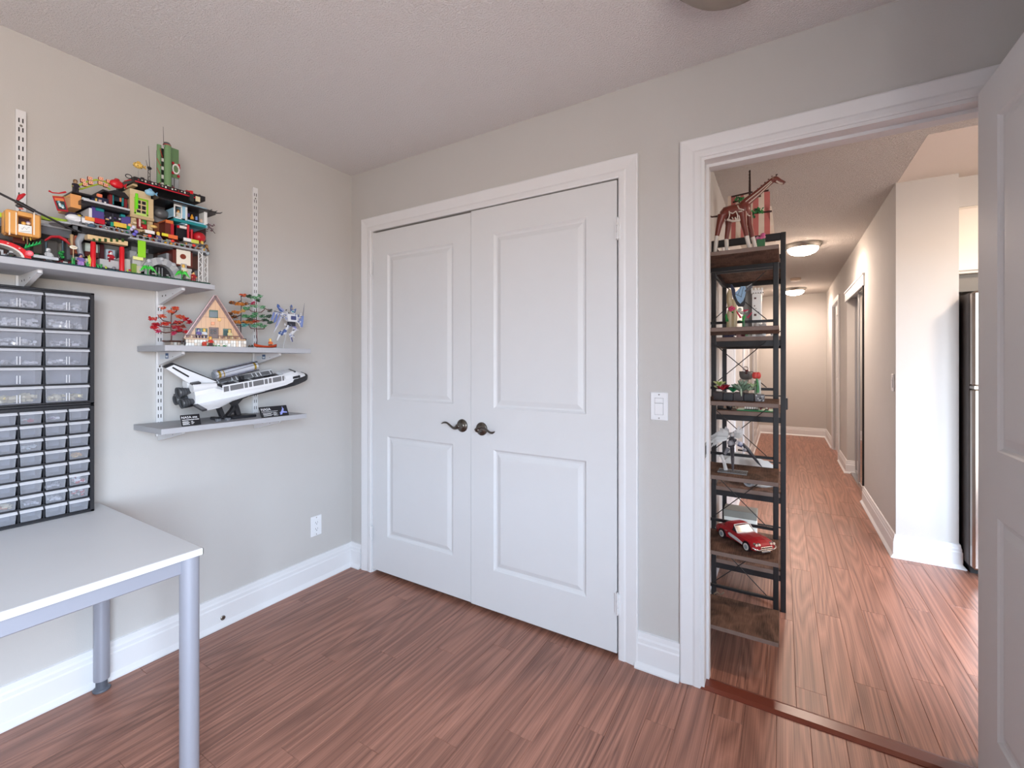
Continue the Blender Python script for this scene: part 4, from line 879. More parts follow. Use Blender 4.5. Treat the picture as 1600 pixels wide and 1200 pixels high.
b = MB(); y0, y1 = Yp(163, .225), Yp(201, .225); zz = Zp(180, 302, .225); b.prism([(y0-.004, zz+.004), (y0+.012, zz+.002), (y0+.03, zz+.012), (y1-.012, zz+.012), (y1+.002, zz-.004), (y1, zz-.008), (y0, zz-.002)], 'x', .08, .225, P(BLK)); b.build('curved_roof', t)
b = MB(); pts = [PT(*q, .2) for q in ((114, 292), (124, 289), (136, 284), (150, 281), (163, 283), (172, 290))]; b.tube(pts, .0032, 8, P((170, 190, 50))); pts2 = [PT(*q, .2) for q in ((116, 297), (128, 295), (141, 291), (153, 288), (165, 291), (172, 296))]; b.tube(pts2, .0026, 8, P((160, 184, 40)))
b.ell(PT(117, 292, .2), .008, .009, .008, P((176, 200, 50)), 8, 6); b.build('lime_arch', t)
for (px, py) in ((131, 281.5), (134, 287.5), (142, 278.5), (143, 285), (159, 279), (158, 285.5), (166.5, 289), (171, 283)):
    b = MB(); c = PT(px, py, .21); b.bbox(.195, .206, c.y-.0066, c.y+.0066, c.z-.0066, c.z+.0066, P((150, 50, 36)), .0008); b.bbox(.206, .2072, c.y-.0058, c.y+.0058, c.z-.0058, c.z+.0058, P((236, 208, 176)), .0004); b.bbox(.2072, .2080, c.y-.0038, c.y+.0038, c.z-.0038, c.z+.0038, P((220, 96, 66)), .0003); b.bbox(.2080, .2085, c.y-.0018, c.y+.0018, c.z-.0018, c.z+.0018, P((240, 220, 190)), .0003); b.build('sign_tile', t)
f_ = fish('red_fish', 182, 287.5, .215, .0205, .0155, (206, 20, 34), (176, 20, 30), 0, 1)
b = MB(); c = PT(174.5, 290, .226)
for dy in (0, .004): b.ell((c.x, c.y+dy, c.z), .0012, .0013, .0013, P(BLK), 6, 4)
b.build('eyes', f_)
b = MB(); c = PT(115, 341, .24); b.ell(c, .02, .022, .013, P((222, 224, 228)), 12, 8); b.bbox(c.x-.02, c.x+.016, c.y-.004, c.y+.05, c.z-.012, c.z+.006, P((226, 228, 232)), .003); b.bbox(c.x+.0162, c.x+.017, c.y+.014, c.y+.016, c.z-.012, c.z+.006, P(BLK), .0003); b.tube([c+Vector((.004, -.022, .004)), c+Vector((.004, -.012, .014)), c+Vector((.004, .004, .016))], .003, 6, P((50, 46, 70))); b.bbox(c.x-.01, c.x+.01, c.y-.015, c.y+.02, zd2, c.z-.010, P(GRAY), .001); b.build('white_scooter', t)
# the hanging banner: a tilted red frame with a small abstract picture
b = MB(); q = [PT(*v, .2) for v in ((82, 306), (100, 308), (107, 331), (90, 329))]
def quad(b, pts, dx, col): 
    b.add([v+Vector((dx, 0, 0)) for v in pts]+[v+Vector((dx-.003, 0, 0)) for v in pts], [(0, 1, 2, 3), (7, 6, 5, 4), (0, 4, 5, 1), (1, 5, 6, 2), (2, 6, 7, 3), (3, 7, 4, 0)], P(col))
quad(b, q, 0, (176, 26, 40)); b.tube([PT(*v, .201) for v in ((76, 298), (82, 301), (92, 302), (103, 300))], [.0032, .002, .002, .0032], 8, P((200, 30, 44))); b.tube([PT(82, 306, .2), PT(113, 308, .2)], .001, 6, P((200, 150, 60))); o = b.build('red_banner', t)
b = MB(); cen = sum(q, Vector())/4; quad(b, [cen+(v-cen)*.78 for v in q], .0008, (52, 62, 66)); qi = [cen+(v-cen)*.78 for v in q]
quad(b, [qi[0], qi[1], qi[1].lerp(qi[2], .25), qi[0].lerp(qi[3], .25)], .0013, (214, 120, 70)); 
for k in range(5): u = qi[0].lerp(qi[2], .35+.1*k).lerp(qi[3], .15*(k % 3)); b.ell(u+Vector((.001, 0, 0)), .001, .004, .0045, P(random.choice([(210, 222, 222), (120, 180, 190), (90, 140, 160)])), 6, 4)
b.build('banner_picture', o)
# ---------- far left: canal street with red bridge
t = thing('toy_street', (.15, Yp(45, .2), zs), 'toy canal street with a red arched bridge at the left end of the top shelf', 'toy building')
b = MB(); b.bbox(.03, .262, Yp(0, .262)-.16, Yp(92.6, .262), zs, zs+.005, P((40, 48, 60)), .001); b.build('base_plate', t)
b = MB(); c = PT(2, 404, .25); R0, R1 = .058, .073
for k in range(14):
    a0, a1 = PI*k/14, PI*(k+1)/14; g = lambda a, r: (c.y-.008+r*math.cos(a), zs+.004+r*.66*math.sin(a)); b.prism([g(a0, R1), g(a1, R1), g(a1, R0), g(a0, R0)], 'x', .20, .252, P((208, 26, 34)))
o = b.build('red_arch', t)
b = MB()
for k in range(14):
    a0, a1 = PI*k/14, PI*(k+1)/14; b.prism([g(a0, R0), g(a1, R0), g(a1, R0-.006), g(a0, R0-.006)], 'x', .205, .25, P((226, 220, 214)))
b.build('white_lining', o)
b = MB()
for k in range(1, 13, 2): u = g(PI*(k+.5)/14, (R0+R1)/2); b.ell((.2525, u[0], u[1]), .001, .003, .002, P((232, 190, 180)), 6, 4)
b.build('stud_dots', o)
b = MB(); u = PT(46, 396, .255); b.cyl((.25, u.y, u.z), (.258, u.y, u.z), .009, n=16, m=P((228, 90, 104))); b.cyl((.2581, u.y, u.z), (.2595, u.y, u.z), .005, n=16, m=P((240, 140, 150))); b.build('bridge_disc', o)
part(t, 'back_panel', (-40, 362, 90, 402, .07, .03, (104, 100, 98)), (-10, 372, 12, 400, .12, .04, (70, 50, 44)), (52, 372, 66, 396, .11, .04, (84, 74, 66)))
part(t, 'upper_road', (-60, 344, 112, 358, .17, .12, (98, 100, 106)), (-60, 341, 112, 345, .175, .12, (150, 152, 158)), (65, 340, 110, 346, .18, .02, (160, 190, 60)), (-60, 327, 8, 334, .18, .03, (170, 200, 50)))
b = MB(); pts = [PT(*v, .2) for v in ((70, 376), (80, 370), (92, 370), (102, 375), (109, 382))]; b.tube(pts, [.004, .006, .006, .006, .003], 8, P((176, 34, 44)), .5); b.build('red_canopy', t)
b = MB()
for px in (72, 98): u = PT(px, 382, .19); b.cyl((u.x, u.y, zs+.005), (u.x, u.y, u.z+.012), .003, n=8, m=P((50, 70, 80)))
b.build('canopy_post', t)
b = MB(); u = PT(107, 398, .22); b.bbox(.15, .22, u.y-.03, u.y+.024, zs+.005, zs+.022, P((110, 26, 34)), .002); b.bbox(.14, .225, u.y-.034, u.y+.028, zs+.022, zs+.027, P((36, 36, 34)), .001); b.build('dark_red_hut', t)
b = MB(); u = PT(95, 397, .235)
for k in range(12): b.ell(u+Vector((random.uniform(-.01, .01), random.uniform(-.005, .005), random.uniform(-.012, .008))), .004, .004, .004, P(random.choice([GRN, (30, 120, 60), (60, 170, 70)])), 6, 4)
b.build('green_bush', t)
b = MB(); u = PT(115, 386.5, .25); b.ell(u, .002, .0105, .0065, P((232, 228, 210)), 14, 8); b.ell(u+Vector((.0012, 0, 0)), .0015, .0075, .0028, P((206, 190, 160)), 10, 6); b.cyl((u.x-.003, u.y, zs+.006), (u.x-.003, u.y, u.z), .0012, n=6, m=P(TAN)); b.build('oval_sign', t)
part(t, 'pale_paving', (52, 400, 92, 404.5, .25, .1, (186, 190, 196)), (20, 366, 40, 380, .15, .05, BRN), (48, 360, 60, 372, .16, .06, (60, 52, 40)))
b = MB()
for k in range(9): b.tube([PT(40+k*2.6, 387-k*.7, .22), PT(41+k*2.8, 381-k*.6+(k % 2)*3, .22)], [.003, .0008], 6, P((40, 170, 90)))
b.tube([PT(38, 388, .22), PT(64, 380, .22)], .002, 6, P(GRN)); b.build('fern_frond', t)
# black jib with the orange cable car
t = thing('toy_crane_jib', (.2, Yp(30, .23), zs), 'slanted black toy crane jib crossing in front of the slotted rail', 'toy crane')
b = MB(); p0, p1, p2, p3 = PT(-25, 290, .245), PT(24, 314, .245), PT(54, 330, .245), PT(118, 361, .245); b.tube([p0, p3], .0036, 8, P(BLK)); b.build('jib_beam', t)
b = MB(); b.tube([p1, p2], [.0062, .0062], 8, P(BLK)); b.build('jib_sleeve', t)
b = MB(); u = PT(33, 309, .235); b.tube([PT(27, 313, .235), PT(32, 307, .235), PT(39, 303, .235)], [.003, .0065, .003], 8, P((190, 24, 36))); b.ell(PT(30, 322, .23), .007, .009, .006, P((60, 60, 62)), 8, 6); b.ell(PT(33, 326, .235), .004, .006, .003, P((214, 120, 110)), 8, 6); b.build('red_bird_ornament', t)
b = MB(); u = p3; b.bbox(u.x-.01, u.x-.001, u.y-.006, u.y+.006, zd2-.004, u.z+.004, P(DGRAY), .001); b.build('jib_foot', t)
t = thing('toy_cable_car', (.2, Yp(37, .22), Zp(37, 369, .22)), 'orange toy cable car with white stripes and a small white sign', 'toy cable car')
xf = .232; y0, y1 = Yp(9, xf), Yp(64.5, xf); z0, z1 = Zp(37, 368, xf), Zp(37, 331, xf)
b = MB(); b.bbox(xf-.06, xf-.03, y0, y1, z0, z1, P((220, 158, 86)), .006); b.bbox(xf-.03, xf, y0, Yp(29, xf), z0, z1, P((220, 158, 86)), .004); b.bbox(xf-.03, xf, Yp(50, xf), y1, z0, z1, P((220, 158, 86)), .004); b.bbox(xf-.03, xf-.0005, Yp(28, xf), Yp(51, xf), Zp(38, 338, xf), z1, P((220, 158, 86)), .001); b.bbox(xf-.03, xf-.0005, Yp(28, xf), Yp(51, xf), z0, Zp(38, 352, xf), P((220, 158, 86)), .001); b.build('car_body', t)
b = MB(); b.box(xf-.031, xf-.029, Yp(29, xf), Yp(51, xf), z0+.003, z1-.003, P((70, 30, 24))); b.build('car_interior', t)
for a in (15, 25.5, 53.5): part(t, 'white_stripe', (a-1.2, 331.5+(a-37)*.0, a+1.2, 367, xf+.001, .004, (240, 226, 206)))
o = part(t, 'sign_board', (29, 351.5, 50, 364, xf+.003, .004, (232, 232, 228)))
b = MB(); 
for k in range(7): a = 33+k*2; b.tube([PT(a, 357+math.sin(k*2)*1.6, xf+.0034), PT(a+1.6, 356+math.cos(k*1.7)*1.8, xf+.0034)], .0004, 4, P(BLK))
b.tube([PT(31, 361, xf+.0034), PT(47, 362, xf+.0034)], .0004, 4, P(BLK)); b.build('scribbled_print', o)
for (px, c1, c2) in ((37, (232, 180, 90), (220, 150, 60)), (44.5, (232, 214, 196), (150, 140, 190))):
    b = MB(); u = PT(px, 349.5, xf-.012); b.ell(u, .005, .0055, .0055, P(c1), 10, 8); b.ell(u+Vector((-.001, 0, .003)), .005, .0056, .004, P(c2), 10, 8); b.build('passenger_head', t)
b = MB(); u = PT(31, 331, xf-.03); b.cyl(u, (u.x, u.y, p1.z-.004), .002, n=6, m=P(DGRAY)); b.bbox(xf-.055, xf-.01, Yp(30, xf), Yp(60, xf), z1-.001, z1+.004, P((110, 112, 116)), .001); b.build('hanger', t)
b = MB()
for (px, py, col) in ((33, 371, BRN), (36, 374, (170, 140, 60)), (47, 374, (190, 160, 40)), (42, 380, (120, 90, 60))): b.tube([PT(px, 367, xf-.02), PT(px+1, py+2, xf-.02)], .0018, 6, P(col))
b.build('undercarriage', t)
# ---------- small loose studs and fittings that crowd the decks
def clutter(t, name, px0, px1, x, z, n, h, cols, seed):
    rr = random.Random(seed); b = MB(); y0, y1 = Yp(px0, x), Yp(px1, x)
    for k in range(n):
        s_ = rr.uniform(.0018, .0042); y = rr.uniform(y0, y1); xx = x+rr.uniform(-.02, .004); zz = z+rr.random()*h; c = P(rr.choice(cols))
        if k % 3: b.bbox(xx-s_, xx+s_, y-s_*1.3, y+s_*1.3, zz, zz+s_*1.6, c, .0004)
        else: b.cyl((xx, y, zz), (xx, y, zz+s_*2.4), s_*.7, n=8, m=c)
    b.build(name, t, kind='stuff')
MIXC = [(226, 224, 220), (40, 38, 44), (196, 30, 40), (220, 170, 60), (60, 150, 80), (110, 150, 190), (150, 90, 60), (90, 92, 98), (232, 150, 70), (30, 30, 34)]
TC2 = bpy.data.objects['toy_city.001']; TC1 = bpy.data.objects['toy_city']; TS = bpy.data.objects['toy_street']
clutter(TC1, 'deck_fittings', 206, 322, .245, zd+.001, 70, .016, MIXC, 1); clutter(TC1, 'roof_fittings', 212, 318, .205, zr+.012, 40, .004, [BLK, (50, 46, 48), (170, 24, 40), (200, 196, 190)], 2)
clutter(TC1, 'ground_fittings', 204, 300, .225, zs+.006, 60, .014, [(180, 180, 178), (150, 150, 150), (60, 130, 70), (200, 190, 160), (110, 70, 50)], 3); clutter(TC1, 'shop_fittings', 243, 322, .2, zd+.004, 60, .03, [(90, 50, 40), (40, 36, 40), (170, 30, 40), (206, 170, 110), (130, 132, 136)], 4)
clutter(TC1, 'wall_fittings', 205, 240, .218, zd+.03, 22, .06, [TAN, (190, 166, 128), (150, 120, 90), (110, 80, 60), (226, 206, 170)], 9)
clutter(TC2, 'deck_fittings', 114, 203, .245, zd2+.001, 60, .014, MIXC, 5); clutter(TC2, 'storey_fittings', 145, 202, .207, zd2+.02, 60, .05, [NAVY, (20, 20, 30), PURP, TEAL, (210, 170, 120), (200, 200, 206), (150, 40, 60)], 6)
clutter(TC2, 'girder_fittings', 122, 210, .235, zd2-.022, 60, .014, [BLK, (60, 60, 62), (120, 122, 126), (40, 40, 42)], 7); clutter(TC2, 'ground_fittings', 95, 203, .225, zs+.006, 60, .012, MIXC, 8)
clutter(TS, 'ground_fittings', 0, 92, .22, zs+.005, 70, .02, [(60, 50, 44), (40, 120, 70), (190, 192, 196), (120, 40, 40), (36, 36, 40), (120, 122, 126)], 10)
# ---------- figures on the city
dk = .236
figure((dk, Yp(124, dk), zd2), (200, 202, 206), (60, 60, 70), (38, 30, 44), 'toy figure with dark hat standing on the upper deck left of the purple storey', (220, 190, 60), 20, True)
figure((.21, Yp(118, .21), zr2+.003), (30, 26, 40), (40, 36, 44), (120, 90, 60), 'tiny dark toy figure on the flat roof at the left foot of the lime arch', (170, 140, 110), 10)
figure((.222, Yp(278.5, .222), Zp(278, 343, .222)), (222, 218, 206), (230, 226, 214), (110, 70, 40), 'toy figure in white standing in the light blue window', (222, 170, 100), 15)
figure((.247, Yp(247.5, .247), zd), (110, 104, 150), (60, 60, 90), (228, 190, 70), 'blond toy figure in violet on the street deck in front of the red kiosk', (236, 200, 90), 20)
figure((.247, Yp(316, .247), zd), (70, 80, 90), (200, 200, 204), (210, 170, 70), 'toy figure in grey at the right end of the street deck under the red dome', (232, 190, 100), 30)
figure((.2, Yp(325, .21), zd), (110, 74, 44), (40, 36, 40), (150, 110, 60), 'brown toy figure at the very end of the street deck above the lattice pillars', (190, 150, 90), 40)
figure((.25, Yp(302, .25), zs+.006), (160, 30, 36), (140, 28, 34), (28, 24, 26), 'black haired toy figure in red standing left of the white lattice pillars', (228, 180, 110), 15)
figure((.245, Yp(287, .245), Zp(286, 429, .245)), (226, 222, 206), (210, 200, 170), (220, 170, 80), 'blond toy figure in white behind the right palm plant', (236, 196, 96), 15)
figure((.25, Yp(126, .25), zs+.006), (110, 90, 160), (170, 130, 200), (40, 36, 80), 'toy figure in purple standing in front of the grey curved support', (190, 140, 120), 10)
figure((.235, Yp(173, .235), Zp(173, 410, .235)), (170, 26, 44), (120, 20, 40), (150, 24, 34), 'toy figure in dark red between the two red columns', (226, 226, 226), 10)
figure((.24, Yp(76, .24), zs+.005+.004), (186, 188, 192), (90, 92, 96), (206, 208, 210), 'grey toy figure on the pale paving right of the red bridge', (150, 152, 156), 10)
# ================================================================== middle shelf: cabin, trees, canoe, robot
def leaf_cluster(b, c, n, cols, sx=.014, sy=.013, sz=.006, size=.0062):
    for k in range(int(n*3.2)):
        q = c+Vector((random.uniform(-sx, sx), random.uniform(-sy, sy), random.uniform(-sz, sz)))
        M = Matrix.Translation(q) @ Matrix.Rotation(random.uniform(0, 6), 4, 'Z') @ Matrix.Rotation(random.uniform(-.7, .7), 4, 'X') @ Matrix.Rotation(random.uniform(-.6, .6), 4, 'Y')
        s = size*random.uniform(.7, 1.3)
        b.prism([(-s, 0), (-s*.4, s*.5), (s*.2, s*.25), (s, 0), (s*.2, -s*.25), (-s*.4, -s*.5)], 'z', -.0007, .0007, P(random.choice(cols)), M)
def toy_tree(loc, label, top, trunk_col, clusters, branches, x, thick=.003):
    t = thing('toy_tree', loc, label, 'toy tree', 'brick built toy trees on the middle shelf')
    b = MB(); p = Vector(loc); q = PT(top[0], top[1], x)
    pts = [p+(q-p)*k/6+Vector((0, math.sin(k*1.7)*.001, 0)) for k in range(7)]; b.tube(pts, [thick*(1-.08*k) for k in range(7)], 8, P(trunk_col))
    for pts in branches: b.tube([PT(u, v, x+random.uniform(-.003, .003)) for u, v in pts], [thick*.75]*(len(pts)-1)+[thick*.4], 6, P(trunk_col))
    b.build('trunk', t)
    b = MB()
    for (px, py, n, cols, w) in clusters: leaf_cluster(b, PT(px, py, x+random.uniform(-.012, .012)), n, cols, sy=w)
    b.build('foliage', t, kind='stuff'); return t
AUT = [(214, 84, 48), (198, 40, 44), (226, 110, 60)]; CRI = [(190, 26, 46), (168, 20, 56), (206, 50, 50)]; PNK = [(206, 60, 110), (190, 30, 70)]
RDB = (84, 40, 30)
t1 = toy_tree((.14, Yp(267.5, .14), ZM+.016), 'red autumn toy tree on a stone base at the left of the cabin', (267.5, 481), RDB,
    [(255, 481, 6, AUT, .006), (274, 482, 14, AUT, .010), (266, 487, 10, AUT, .008), (239, 498, 14, AUT+CRI, .012), (253, 494, 12, AUT, .009), (258, 506, 16, CRI+AUT, .014), (244, 507, 14, CRI, .010), (241, 512, 14, CRI, .009), (246, 517, 8, PNK, .005),
     (282, 495, 14, AUT, .012), (291, 499, 14, CRI, .010), (296, 503, 8, CRI, .006), (278, 504, 18, AUT+CRI, .013), (275, 511, 18, CRI+[(150, 60, 50)], .012), (282, 516, 12, CRI, .009), (290, 518, 8, CRI, .006), (270, 521, 8, PNK, .005), (284, 510, 8, [(120, 60, 44), (196, 50, 40)], .008)],
    [((267.5, 504), (255, 501), (249, 496)), ((267.5, 512), (250, 510), (242, 506)), ((267.5, 507), (280, 505), (292, 500)), ((267.5, 516), (278, 519), (290, 518)), ((267.5, 492), (275, 487), (278, 483)), ((268, 519), (258, 520), (247, 517))], .14)
b = MB(); y0, y1 = Yp(263, .15), Yp(284, .15)
for k in range(2):
    for j in range(4): b.bbox(.112+.001*j, .17, y0+(y1-y0)*(j+.1*k)/4, y0+(y1-y0)*(j+.92)/4, ZM+k*.008, ZM+.0075+k*.008, P(random.choice([(204, 200, 192), (184, 170, 158), (222, 220, 214)])), .0008)
b.build('stone_base', t1)
b = MB(); b.bbox(.11, .172, y0-.004, y1+.004, ZM+.0162, ZM+.023, P((70, 34, 26)), .001); b.bbox(.105, .12, y0-.006, y1-.01, ZM+.019, ZM+.024, P((110, 50, 34)), .001); b.build('brown_bed', t1)
part(t1, 'number_post', (284, 532, 286, 538, .2, .004, (60, 60, 64)), (288, 532.5, 291, 538, .2, .004, (60, 60, 64)))
OR_ = [(222, 140, 50), (206, 116, 36), (232, 160, 80)]; BR_ = [(96, 66, 40), (70, 46, 34), (190, 110, 40)]; G1 = [(70, 150, 90), (44, 110, 70), (120, 180, 130)]; G2 = [(36, 70, 50), (24, 44, 38), (60, 100, 70)]; G3 = [(150, 200, 160), (110, 170, 120), (60, 120, 80)]
toy_tree((.11, Yp(376, .11), ZM), 'orange autumn toy tree behind the right slope of the cabin roof', (377, 462), (62, 52, 52),
    [(381, 461, 22, [(220, 100, 60), (206, 80, 40), (228, 130, 90)], .012), (363, 473, 14, BR_, .010), (374, 475, 24, OR_, .014), (384, 474, 10, BR_+OR_, .008), (358, 490, 16, BR_, .011), (369, 488, 22, OR_, .014), (379, 486, 10, [(236, 190, 110)], .007), (369, 503, 24, OR_, .016), (384, 503, 16, OR_, .012), (392, 503, 8, [(220, 130, 50)], .01), (366, 495, 10, BR_, .012)],
    [((376.5, 470), (370, 473), (362, 472)), ((376.5, 492), (366, 497), (358, 490)), ((376.5, 508), (368, 508), (362, 503)), ((376.5, 478), (385, 476), (393, 474)), ((376.5, 504), (386, 503), (396, 502)), ((376, 464), (379, 462), (382, 461))], .11)
toy_tree((.16, Yp(401.5, .16), ZM), 'green toy pine tree with curved brown branches beside the canoe', (400.5, 464), (92, 42, 34),
    [(390, 463, 12, G2, .009), (397, 465, 18, G3, .012), (406, 463, 10, G3, .008), (403, 469, 10, G2, .008), (396, 478, 14, G3, .011), (395, 474, 5, PNK, .006), (385, 482, 12, G1, .010), (410, 480, 14, G3, .009), (422, 485, 8, G2, .006), (384, 494, 16, G1, .012), (396, 494, 18, G1, .012), (399, 490, 8, G1, .006), (410, 494, 14, G3+G2, .010), (420, 494, 12, G2, .008), (414, 500, 12, G2, .01), (422, 504, 12, G2, .007), (404, 507, 14, G3, .012), (412, 510, 12, G3, .01), (396, 509, 14, G1+[(120, 190, 180)], .012), (383, 508, 10, [(110, 190, 190), (60, 140, 130)], .009), (400, 502, 8, [(200, 80, 50), (150, 40, 30)], .012), (391, 499, 8, G2, .01)],
    [((401, 488), (408, 488), (413, 484), (414, 481)), ((401, 488), (392, 486), (387, 481)), ((401.3, 514), (412, 514), (417, 508)), ((401.3, 514), (392, 513), (388, 507)), ((401, 501), (411, 501), (415, 499)), ((401, 499), (393, 499), (383, 496)), ((414, 482), (420, 485), (423, 487))], .16, .0026)
# A-frame cabin
xf = .205; t = thing('toy_cabin', (.2, (PT(290, 527, .205).y+PT(380, 530, .205).y)/2, ZM), 'brown A-frame toy cabin with tan front wall in the middle of the middle shelf', 'toy building')
ap = PT(332.5, 462, xf); fl = PT(290, 527, xf); fr = PT(380, 530, xf); zf = fl.z-.001
apz = ap.z; hw = (fr.y-fl.y)/2; yc = (fl.y+fr.y)/2; w_ = .011
for s, nm in ((-1, 'left'), (1, 'right')):
    b = MB(); poly = [(yc+s*.003, apz+.004), (yc-s*.006, apz-.004), (yc+s*(hw-w_), zf), (yc+s*(hw+.002), zf)]
    b.prism(poly, 'x', .09, xf, P((112, 72, 66))); o = b.build('roof_slab', t)
    q = MB(); poly = [(yc+s*.0045, apz+.006), (yc+s*.003, apz+.002), (yc+s*(hw+.0005), zf-.001), (yc+s*(hw+.004), zf)]; q.prism(poly, 'x', .085, xf+.002, P((168, 132, 122) if s > 0 else (196, 160, 164))); q.build('roof_cap', o)
    q = MB()
    for k in range(12):
        f = k/12; a = (yc+s*(.001+hw*f*.985), apz-.004-(apz-zf)*f*.99); q.bbox(xf-.001, xf+.0012, a[0]-s*0-.0022, a[0]+.0022, a[1]-.005, a[1]+.001, P((92, 56, 50)), .0004)
    q.build('roof_studs', o)
b = MB(); ww = hw-.008
b.prism([(yc, apz-.012), (yc-ww, zf), (yc+ww, zf)], 'x', .09, xf-.006, P((206, 160, 116))); wall = b.build('front_wall', t)
b = MB()
for k in range(-5, 6):
    y = yc+k*ww/6; top_ = zf+(apz-.018-zf)*(1-abs(y-yc)/ww); b.box(xf-.006, xf-.0052, y-.0005, y+.0005, zf, top_, P((168, 124, 84)))
b.box(xf-.006, xf-.0051, yc-ww*.45, yc+ww*.45, zf+(apz-zf)*.5, zf+(apz-zf)*.5+.0012, P((150, 106, 72))); b.build('board_seams', wall)
def window(px0, py0, px1, py1, fr_, gl):
    b = MB(); pb(b, px0, py0, px1, py1, xf-.002, .004, fr_); o = b.build('window', t); q = MB(); pb(q, px0+1, py0+2.5, px1-1, py1-.8, xf-.001, .003, gl, .0004, .15); q.build('pane', o)
window(327.5, 484.5, 341, 496.5, (40, 84, 64), (110, 120, 124)); window(306.5, 512.5, 325, 525.5, (44, 90, 76), (60, 84, 84)); window(348.5, 514, 361, 526.5, (44, 90, 76), (60, 84, 84))
b = MB(); pb(b, 327.5, 511.5, 342, 529, xf-.001, .005, (92, 62, 54)); o = b.build('cabin_door', t)
b = MB()
for a in (330, 335): 
    for c_ in (514, 518.5): pb(b, a, c_, a+4, c_+3.6, xf, .002, (44, 30, 30))
b.build('door_pane', o, kind='stuff')
part(t, 'orange_sign', (331, 503, 336, 507.5, xf, .004, (232, 150, 100)))
part(t, 'wall_lamp', (341, 497, 346, 502, xf+.001, .006, (226, 176, 90)))
b = MB(); zc = zf
b.bbox(.09, .236, yc-hw-.002, yc+hw+.002, zc-.007, zc, P((176, 140, 104)), .001); b.build('porch_deck', t)
b = MB(); 
for a, c_ in ((293, 325), (345, 378)): b.bbox(.226, .230, Yp(a, .23), Yp(c_, .23), zc+.010, zc+.0135, P((96, 50, 46)), .0006)
b.build('porch_rail', t) if False else None
for a, c_ in ((293, 326), (345, 378)):
    b = MB(); y0, y1 = Yp(a, .23), Yp(c_, .23); b.bbox(.226, .230, y0, y1, zc+.010, zc+.0135, P((96, 50, 46)), .0006)
    for k in range(4): y = y0+(y1-y0)*(k+.2)/3.4; b.bbox(.226, .230, y-.0016, y+.0016, zc, zc+.010, P((222, 200, 170)), .0005)
    for k in range(3): y = y0+(y1-y0)*(k+.65)/3.4; b.bbox(.227, .229, y-.004, y+.004, zc+.001, zc+.008, P((110, 60, 50)), .0005)
    b.build('porch_rail', t)
b = MB(); y0, y1 = yc-hw+.002, yc+hw+.004; n = 22
for r in range(2):
    for k in range(n): b.bbox(.10, .238+random.uniform(-.001, .0015), y0+(y1-y0)*k/n+.0003, y0+(y1-y0)*(k+1)/n-.0003, ZM+r*(zc-.007-ZM)/2+.0002, ZM+(r+1)*(zc-.007-ZM)/2-.0003, P(random.choice([(226, 224, 218), (206, 200, 190), (190, 178, 166), (232, 230, 226), (210, 190, 170)])), .0005)
b.build('stone_footing', t, kind='stuff')
b = MB(); c = Vector((.246, 0, ZM))
for px in (331, 335, 340, 344, 349, 355, 358, 324):
    for k in range(4): b.tube([(.246, Yp(px, .246), ZM), (.246+random.uniform(-.004, .006), Yp(px, .246)+random.uniform(-.006, .006), ZM+random.uniform(.004, .008))], [.0025, .001], 6, P(random.choice([(40, 140, 70), (60, 160, 90), (30, 110, 60)])))
b.build('green_plants', t, kind='stuff')
t.rotation_euler.z = math.radians(-20); t.scale = (1, .94, 1); CABIN = t
CR_ = Matrix.Translation(t.location) @ Matrix.Rotation(math.radians(-20), 4, 'Z') @ Matrix.Diagonal((1, .94, 1, 1)) @ Matrix.Translation(-t.location)
def cab(x, y, z): return tuple(CR_ @ Vector((x, y, z)))
figure(cab(.214, Yp(322, .214), zc), (216, 220, 226), (90, 90, 120), (226, 190, 90), 'toy figure in white in front of the left cabin window', (236, 200, 110), 5)
figure(cab(.214, Yp(313, .214), zc), (110, 100, 160), (60, 60, 90), (90, 90, 130), 'toy figure in violet at the far left behind the cabin porch rail', (200, 190, 200), 5)
figure(cab(.214, Yp(360, .214), zc), (222, 208, 160), (200, 180, 130), (226, 190, 110), 'yellow toy figure in front of the right cabin window', (236, 206, 130), 5)
figure(cab(.252, Yp(337, .252), ZM), (196, 60, 50), (80, 60, 60), (226, 160, 60), 'toy figure in red standing in front of the cabin door', (236, 200, 120), 5)
b = MB(); c = PT(319, 536, .25); b.ell(c, .006, .009, .006, P((196, 70, 50)), 10, 6); b.ell(c+Vector((.003, .007, .004)), .004, .004, .004, P((206, 90, 70)), 8, 6); b.bbox(c.x-.004, c.x+.004, c.y-.008, c.y+.008, ZM, c.z-.002, P((180, 60, 46)), .001); b.build('toy_fox', None, 'small red brick fox in front of the cabin stone footing', 'toy animal')
b = MB(); c = PT(382, 531, .24); b.bbox(c.x-.006, c.x+.006, c.y-.006, c.y+.006, c.z-.003, c.z+.006, P((40, 40, 42)), .001); b.cyl((c.x, c.y, ZM), (c.x, c.y, c.z-.003), .003, n=8, m=P((60, 60, 60))); b.ell((c.x, c.y-.012, ZM+.006), .006, .006, .006, P((200, 196, 150)), 8, 6); b.bbox(c.x-.006, c.x+.006, c.y-.018, c.y+.008, ZM, ZM+.003, P((60, 90, 60)), .0006); b.build('toy_campfire_grill', None, 'little black toy grill at the right foot of the cabin', 'toy grill')
b = MB(); c = Vector((.235, Yp(392, .235), ZM))
b.ell(c+Vector((0, 0, .004)), .008, .014, .005, P((70, 74, 70)), 8, 5); b.ell(c+Vector((0, .006, .009)), .004, .005, .004, P((40, 60, 50)), 8, 5); b.ell(c+Vector((.003, -.008, .008)), .003, .004, .004, P((110, 80, 50)), 8, 5); b.build('toy_rocks', None, 'small dark toy rock pile left of the orange canoe', 'toy rocks')
